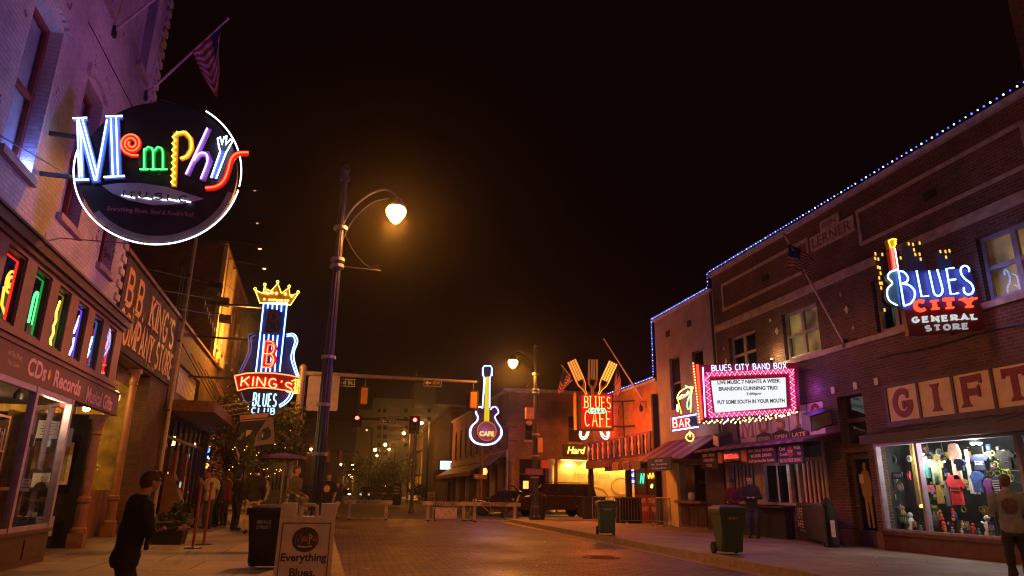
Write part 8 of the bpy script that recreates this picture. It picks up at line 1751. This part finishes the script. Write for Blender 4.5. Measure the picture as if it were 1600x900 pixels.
for i in range(420):
    x_ = rl.choice((rl.uniform(.2,7.4),rl.uniform(6.9,7.5),rl.uniform(8,12.5),rl.uniform(-4,-.3))); y_ = rl.uniform(7,32); z_ = .156 if x_ > 7.7 or x_ < kl(y_)-.1 else .008; s_ = rl.uniform(.012,.045); a_ = rl.random()*6
    lm.add([(x_+s_*math.cos(a_+q*1.57)*(1 if q%2 else .6),y_+s_*math.sin(a_+q*1.57),z_+rl.uniform(0,.012)) for q in range(4)],[(0,1,2,3)],rl.randrange(2))
tag(lm.build('litter', [M['offwhite'], M['trim']]), 'scattered scraps and dead leaves on the street and pavements', 'litter', kind='stuff')
# a brick shaft at the extreme right edge
t = E('brick_chimney', FR.p(9.0,-1,9.5), 'tall brick chimney at the top right corner above the roof', 'chimney'); a,_ = FR.at(1574,0,-.5); MB(FR).box(a-2.2,a,-1.6,-.5,9.502,19).build('shaft', M['brownbrick'], t); MB(FR).box(a-2.3,a+.1,-1.7,-.4,19.002,19.3).build('cap', M['stone'], t)
# lamps at the round sign strengthening its blue glow on the wall
light('neon_spill', ms.p(-.12,-.3,6.6), 60, (.10,.20,1), .15); light('neon_spill', ms.p(-.12,.3,6.0), 36, (.14,.22,1), .15)
# unseen fill lamps added for bar neon: violet spot at left wall, pink behind
light('bar_neon_fill', (12.2,8,5.0), 2300, (.42,.10,1), .8, 'SPOT', (-4.6,11,9.5), spot=62); light('bar_neon_fill', (-3.4,-3,4.5), 110, (1,.16,.22), .8); light('bar_neon_fill', (5,-9,4.0), 140, (1,.36,.18), .8)

# ============================================================ people
FT = bpy.data.textures.new('folds','CLOUDS'); FT.noise_scale = .13; FT.noise_depth = 2
def fold(o, st=.055):
    d = o.modifiers.new('f','DISPLACE'); d.texture = FT; d.texture_coords = 'LOCAL'; d.strength = st; d.mid_level = .45
def person(loc, rz, H, label, jacket='black', trousers='jeans', hair='hairb', skin='skin', pose=None, vox=.02, cap=None, sleeves=True, lean=0, glasses=False, extra=None, fingers=False, longhair=False):
    """built facing +y, then turned by rz; heights in units of a 1.75 m figure"""
    k = H/1.75; t = E('person', loc, label, 'person', 'people on the pavements'); cs, sn = math.cos(rz), math.sin(rz); f = Fr(loc,(cs,sn,0),(-sn,cs,0))
    J = dict(hl=(-.20,.02,.82), hr=(.20,.02,.82), el=(-.25,-.03,1.10), er=(.25,-.03,1.10), fl=(-.11,.0,.0), fr=(.11,.0,.0), kl=(-.10,.03,.50), kr=(.10,.03,.50), ht=(0,0,0))
    J.update(pose or {}); L = lean
    def w(p): return f.p(p[0]*k, (p[1]+L*max(0,p[2]-.95))*k, p[2]*k)
    def cap_(pts, rs, mb, flat=1):                              # tapered tube with rounded ends
        P = [w(p) for p in pts]; rings = []; 
        ax0 = (P[1]-P[0]).normalized(); ref = f.y if abs(ax0.dot(f.y)) < .9 else f.x
        seq = [(P[0]-ax0*rs[0]*k*.9, rs[0]*.35)] + list(zip(P, rs)) + [(P[-1]+(P[-1]-P[-2]).normalized()*rs[-1]*k*.9, rs[-1]*.35)]
        for i,(p,r) in enumerate(seq):
            a = seq[max(i-1,0)][0]; b = seq[min(i+1,len(seq)-1)][0]; tt = (b-a).normalized(); u = tt.cross(ref).normalized(); v = u.cross(tt)
            rings.append([p+(u*math.cos(q*math.pi/5)*flat+v*math.sin(q*math.pi/5))*r*k for q in range(10)])
        mb.loft(rings, 0, True, True)
    def ell(c, r, mb, seg=12): 
        c_ = w(c); g = Fr(c_, f.x, f.y); m = MB(g); m.ball(0,0,0,r[0]*k,r[1]*k,r[2]*k,seg); n0 = len(mb.v); mb.v += m.v; mb.f += [tuple(i+n0 for i in q) for q in m.f]; mb.m += m.m
    def torso(mb, rows):
        rings = []
        for z,rx,ry,y in rows: rings.append([w((rx*math.cos(q*math.pi/8), y+ry*math.sin(q*math.pi/8), z)) for q in range(16)])
        mb.loft(rings, 0, True, True)
    def remesh(mb, name, mt, vx, parent=t):
        o = mb.build(name, mt, parent, True); md = o.modifiers.new('r','REMESH'); md.mode = 'VOXEL'; md.voxel_size = vx*k; md.use_smooth_shade = True
        sm = o.modifiers.new('s','SMOOTH'); sm.iterations = 3; sm.factor = .5; return o
    hx, hy, hz = J['ht']                                        # head offset
    b = MB(); 
    ell((hx,.0+hy,1.645+hz),(.073,.092,.10), b); ell((hx,.035+hy,1.59+hz),(.052,.058,.065), b); ell((hx,.094+hy,1.612+hz),(.014,.02,.022), b, 8)
    ell((hx,.075+hy,1.578+hz),(.026,.014,.008), b, 8)
    for s in (-1,1): ell((hx+s*.074,.0+hy,1.62+hz),(.012,.022,.032), b, 8)
    cap_([(0,-.015,1.43),(hx*.8,hy*.8,1.56+hz)], [.058,.053], b)
    torso(b, [(.86,.12,.09,0),(1.0,.13,.085,0),(1.2,.14,.09,0),(1.38,.16,.09,0),(1.44,.09,.06,0)])
    for s,h,e in ((-1,'hl','el'),(1,'hr','er')):
        cap_([(s*.17,0,1.39),J[e],J[h]], [.045,.036,.025], b)
        d = (Vector(J[h])-Vector(J[e])).normalized(); hp = Vector(J[h])+d*.05; ell(hp, (.028,.034,.042) if fingers else (.032,.032,.045), b, 8)
        if fingers:
            sd = d.cross(Vector((0,0,1))).normalized() if abs(d.z) < .9 else Vector((1,0,0)); cu = Vector((0,0,-1)) if abs(d.z)<.7 else Vector((-s*.7,.5,0))
            for q,ln in enumerate((.062,.072,.068,.052)):
                o_ = hp+d*.03+sd*(q-1.5)*.0175; cap_([o_, o_+d*ln*.5+cu*.006, o_+d*ln*.8+cu*ln*.5], [.0095,.009,.008], b)
            o_ = hp-d*.01; cap_([o_+sd*-.02*s, o_+sd*-.045*s+d*.02, o_+sd*-.05*s+d*.05+cu*.01], [.011,.010,.009], b)
    for s,kn,ft in ((-1,'kl','fl'),(1,'kr','fr')): 
        ft_ = Vector(J[ft])+Vector((0,0,.07)); cap_([(s*.09,0,.9),J[kn],ft_], [.07,.05,.035], b)
    remesh(b, 'body', M[skin], min(vox, .0085) if fingers else max(vox*.7,.013))
    # jacket
    b = MB(); torso(b, [(.80,.175,.125,0),(.9,.175,.13,0),(1.08,.165,.125,.005),(1.25,.19,.135,.01),(1.38,.205,.115,0),(1.45,.13,.085,-.01),(1.49,.075,.07,-.01)])
    for s,h,e in ((-1,'hl','el'),(1,'hr','er')):
        hv, ev = Vector(J[h]), Vector(J[e])
        if sleeves: cap_([(s*.185,0,1.39),ev,ev.lerp(hv,.9)], [.075,.058,.042], b)
        else: cap_([(s*.185,0,1.39),Vector((s*.185,0,1.39)).lerp(ev,.75)], [.075,.06], b)
    fold(remesh(b, 'jacket', CL[jacket], vox))
    b = MB(); torso(b, [(.76,.165,.12,0),(.86,.17,.125,0),(.97,.155,.11,0)])
    for s,kn,ft in ((-1,'kl','fl'),(1,'kr','fr')): cap_([(s*.09,0,.84),J[kn],Vector(J[ft])+Vector((0,-.01,.10))], [.098,.072,.058], b)
    fold(remesh(b, 'trousers', CL[trousers], vox))
    for s,ft in ((-1,'fl'),(1,'fr')):
        b = MB(); c = Vector(J[ft]); ell(c+Vector((s*.01,.05,.042)),(.048,.135,.042), b, 10); ell(c+Vector((0,-.02,.07)),(.045,.06,.06), b, 10); b.build('shoe', CL['shoe'], t, True)
    b = MB()
    if cap: ell((hx,-.005+hy,1.675+hz),(.088,.105,.075), b); ell((hx,.09+hy,1.665+hz),(.06,.06,.012), b, 8); b.build('cap', CL[cap], t, True)
    else: ell((hx,-.022+hy,1.672+hz),(.080,.095,.082), b); ell((hx,-.055+hy,1.63+hz),(.078,.062,.085 if not longhair else .16), b); ell((hx,.05+hy,1.715+hz),(.06,.045,.03), b, 8); fold(remesh(b, 'hair', CL[hair], .012), .03)
    if glasses:
        b = MB()
        for s in (-1,1):
            g = w((hx+s*.034,.102+hy,1.645+hz)); q_ = [g+f.x*.028*k*math.cos(a_*.785)+Vector((0,0,.02*k*math.sin(a_*.785))) for a_ in range(8)]; b.tube(q_, .004*k, 5, True, raw=True)
            b.tube([w((hx+s*.062,.10+hy,1.65+hz)), w((hx+s*.08,.0+hy,1.645+hz))], .004*k, 4, raw=True)
        b.build('glasses', M['black'], t)
    e_ = MB()
    for s in (-1,1): ell((hx+s*.032,.083+hy,1.645+hz),(.011,.008,.007), e_, 6)
    e_.build('eyes', M['darkglass'], t, True)
    if extra: extra(t, f, k, w)
    return t
def shoulder_strap(t, f, k, w): MB().tube([w((-.12,.12,1.42)), w((.02,.15,1.2)), w((.2,.12,.95))], .02, 5, raw=True).build('bag_strap', M['blackm'], t)
fx = gz(215,900)
p0 = ray(213,765); d = p0/p0.y; LP = O+d*6.4
person((LP.x,6.4,.15), -1.0, 1.34, 'person with glasses and dark jacket passing the record shop, looking right', 'black', 'black', 'hair', 'skin',
  dict(hl=(-.10,.30,1.12), el=(-.27,.02,1.12), hr=(.16,.42,1.14), er=(.27,.10,1.10), fl=(-.11,.2,0), fr=(.11,-.2,0), kl=(-.1,.16,.5), kr=(.1,-.02,.5), ht=(0,.05,-.01)), .016, glasses=True, lean=.14, fingers=True, extra=shoulder_strap)
def gp(px, py, z=.15): p = gz(px,py,z); return (p.x,p.y,z)
p = gp(390,834)
person(gp(390,834), .3, 1.83, 'person in black jacket and khaki trousers seen from behind in queue', 'black','khaki','hairb','skin',dict(hl=(-.24,.05,.85),hr=(.24,.05,.85)),.02)
person(gp(365,828), -.9, 1.68, 'dark-clothed person reaching out an arm beside khaki trousers', 'black','black','hairb','skind',dict(hl=(-.5,.15,1.25),el=(-.4,.05,1.2)),.025)
person(gp(402,824), .8, 1.76, 'balding person in pale shirt standing behind the khaki-trousered one', 'pale','jeans','hair','skin',None,.025)
person(gp(322,826), 2.6, 1.75, 'person in short-sleeved pale shirt leaning by the red door', 'pale','jeans','hairb','skind',None,.025,sleeves=False)
person(gp(348,822), 1.2, 1.7, 'person in maroon top deep in the club queue', 'maroon','black','hair','skin',None,.03)
person(gp(305,824), 1.8, 1.6, 'short person in brown coat half hidden by the red door', 'brown','black','hairb','skin',None,.03)
person(gp(334,824), 2.2, 1.72, 'person in blue jacket at the middle of the club queue', 'blue','black','hairb','skind',None,.03)
pp = gz(463,835); person((yz(462,760,20).x,20,.15), -2.0, 1.80, 'person in olive jacket and dark trousers leaning near lamp pole', 'olive','jeans','hair','skin',dict(hl=(-.22,.18,1.0),hr=(.22,.18,1.0)),.02)
def print_(t, f, k, w):
    c = w((0,.145,1.25)); MB(Fr(c,f.x,f.y)).ball(0,0,0,.11*k,.012,.12*k,10).build('shirt_print', M['goldpaint'], t)
person((yz(513,760,24).x,24,.15), 2.9, 1.72, 'bearded person in black shirt with orange print beside lamp pole', 'black','black','hair','skin',None,.02,extra=print_,sleeves=False)
person(gp(524,812,.0), 2.6, 1.72, 'person in navy jacket and khaki trousers walking out from behind lamp', 'blue','khaki','hair','skin',dict(hr=(.12,.12,1.52),er=(.28,.08,1.25),fl=(-.1,.3,0),kl=(-.1,.2,.5),fr=(.1,-.3,0.03),kr=(.1,.0,.48)),.025)
person(gp(1150,838), 2.9, 1.72, 'person in dark cap and maroon jacket standing at the bar window', 'maroon','black','hairb','skind',dict(hl=(-.1,.2,1.05),hr=(.1,.22,1.05)),.018,cap='black')
person(gp(1178,841), 2.6, 1.80, 'taller person in black jacket holding papers near the bar window', 'black','jeans','hair','skin',dict(hl=(-.1,.28,1.12),hr=(.1,.28,1.12),er=(.27,.08,1.12),el=(-.27,.08,1.12)),.018,
  extra=lambda t,f,k,w: MB(Fr(w((0,.33,1.13)),f.x,f.y)).box(-.1,.1,-.04,.04,-.006,.006).build('papers', M['paper'], t))
person(gp(1222,815), 1.2, 1.7, 'dark figure inside the kiosk window beside the podium', 'black','black','hairb','skind',None,.03)
def back_print(t, f, k, w):
    c = w((0,-.142,1.24)); MB(Fr(c,f.x,f.y)).ball(0,0,0,.12*k,.012,.13*k,10).build('shirt_print', mat('shirt_art',(.12,.06,.03),.8,var=.7,scale=22), t)
rp = yz(1590,800,9.6)
person((yz(1578,800,9.0).x,9.0,.15), -.75, 1.58, 'person in grey printed shirt looking into the gift shop window', 'grey','black','hair','skin',dict(hl=(-.16,.26,1.14),hr=(.16,.26,1.14),el=(-.28,.02,1.08),er=(.28,.02,1.08)),.014,extra=back_print,fingers=True)
hz_ = MB().box(-130,130,-40,260,-1.0,60).build('halo_haze', M['paper']); tag(hz_, kind='stuff'); hz_.data.materials.clear()  # air volume added so lamps get the halo of lens glow
hm = bpy.data.materials.new('halo_haze'); hm.use_nodes = True; nt = hm.node_tree; nt.nodes.clear(); v = nt.nodes.new('ShaderNodeVolumePrincipled'); v.inputs['Density'].default_value = .0007; v.inputs['Anisotropy'].default_value = .9
v.inputs['Color'].default_value = (.9,.9,.9,1); o = nt.nodes.new('ShaderNodeOutputMaterial'); nt.links.new(v.outputs[0], o.inputs['Volume']); hz_.data.materials.append(hm)
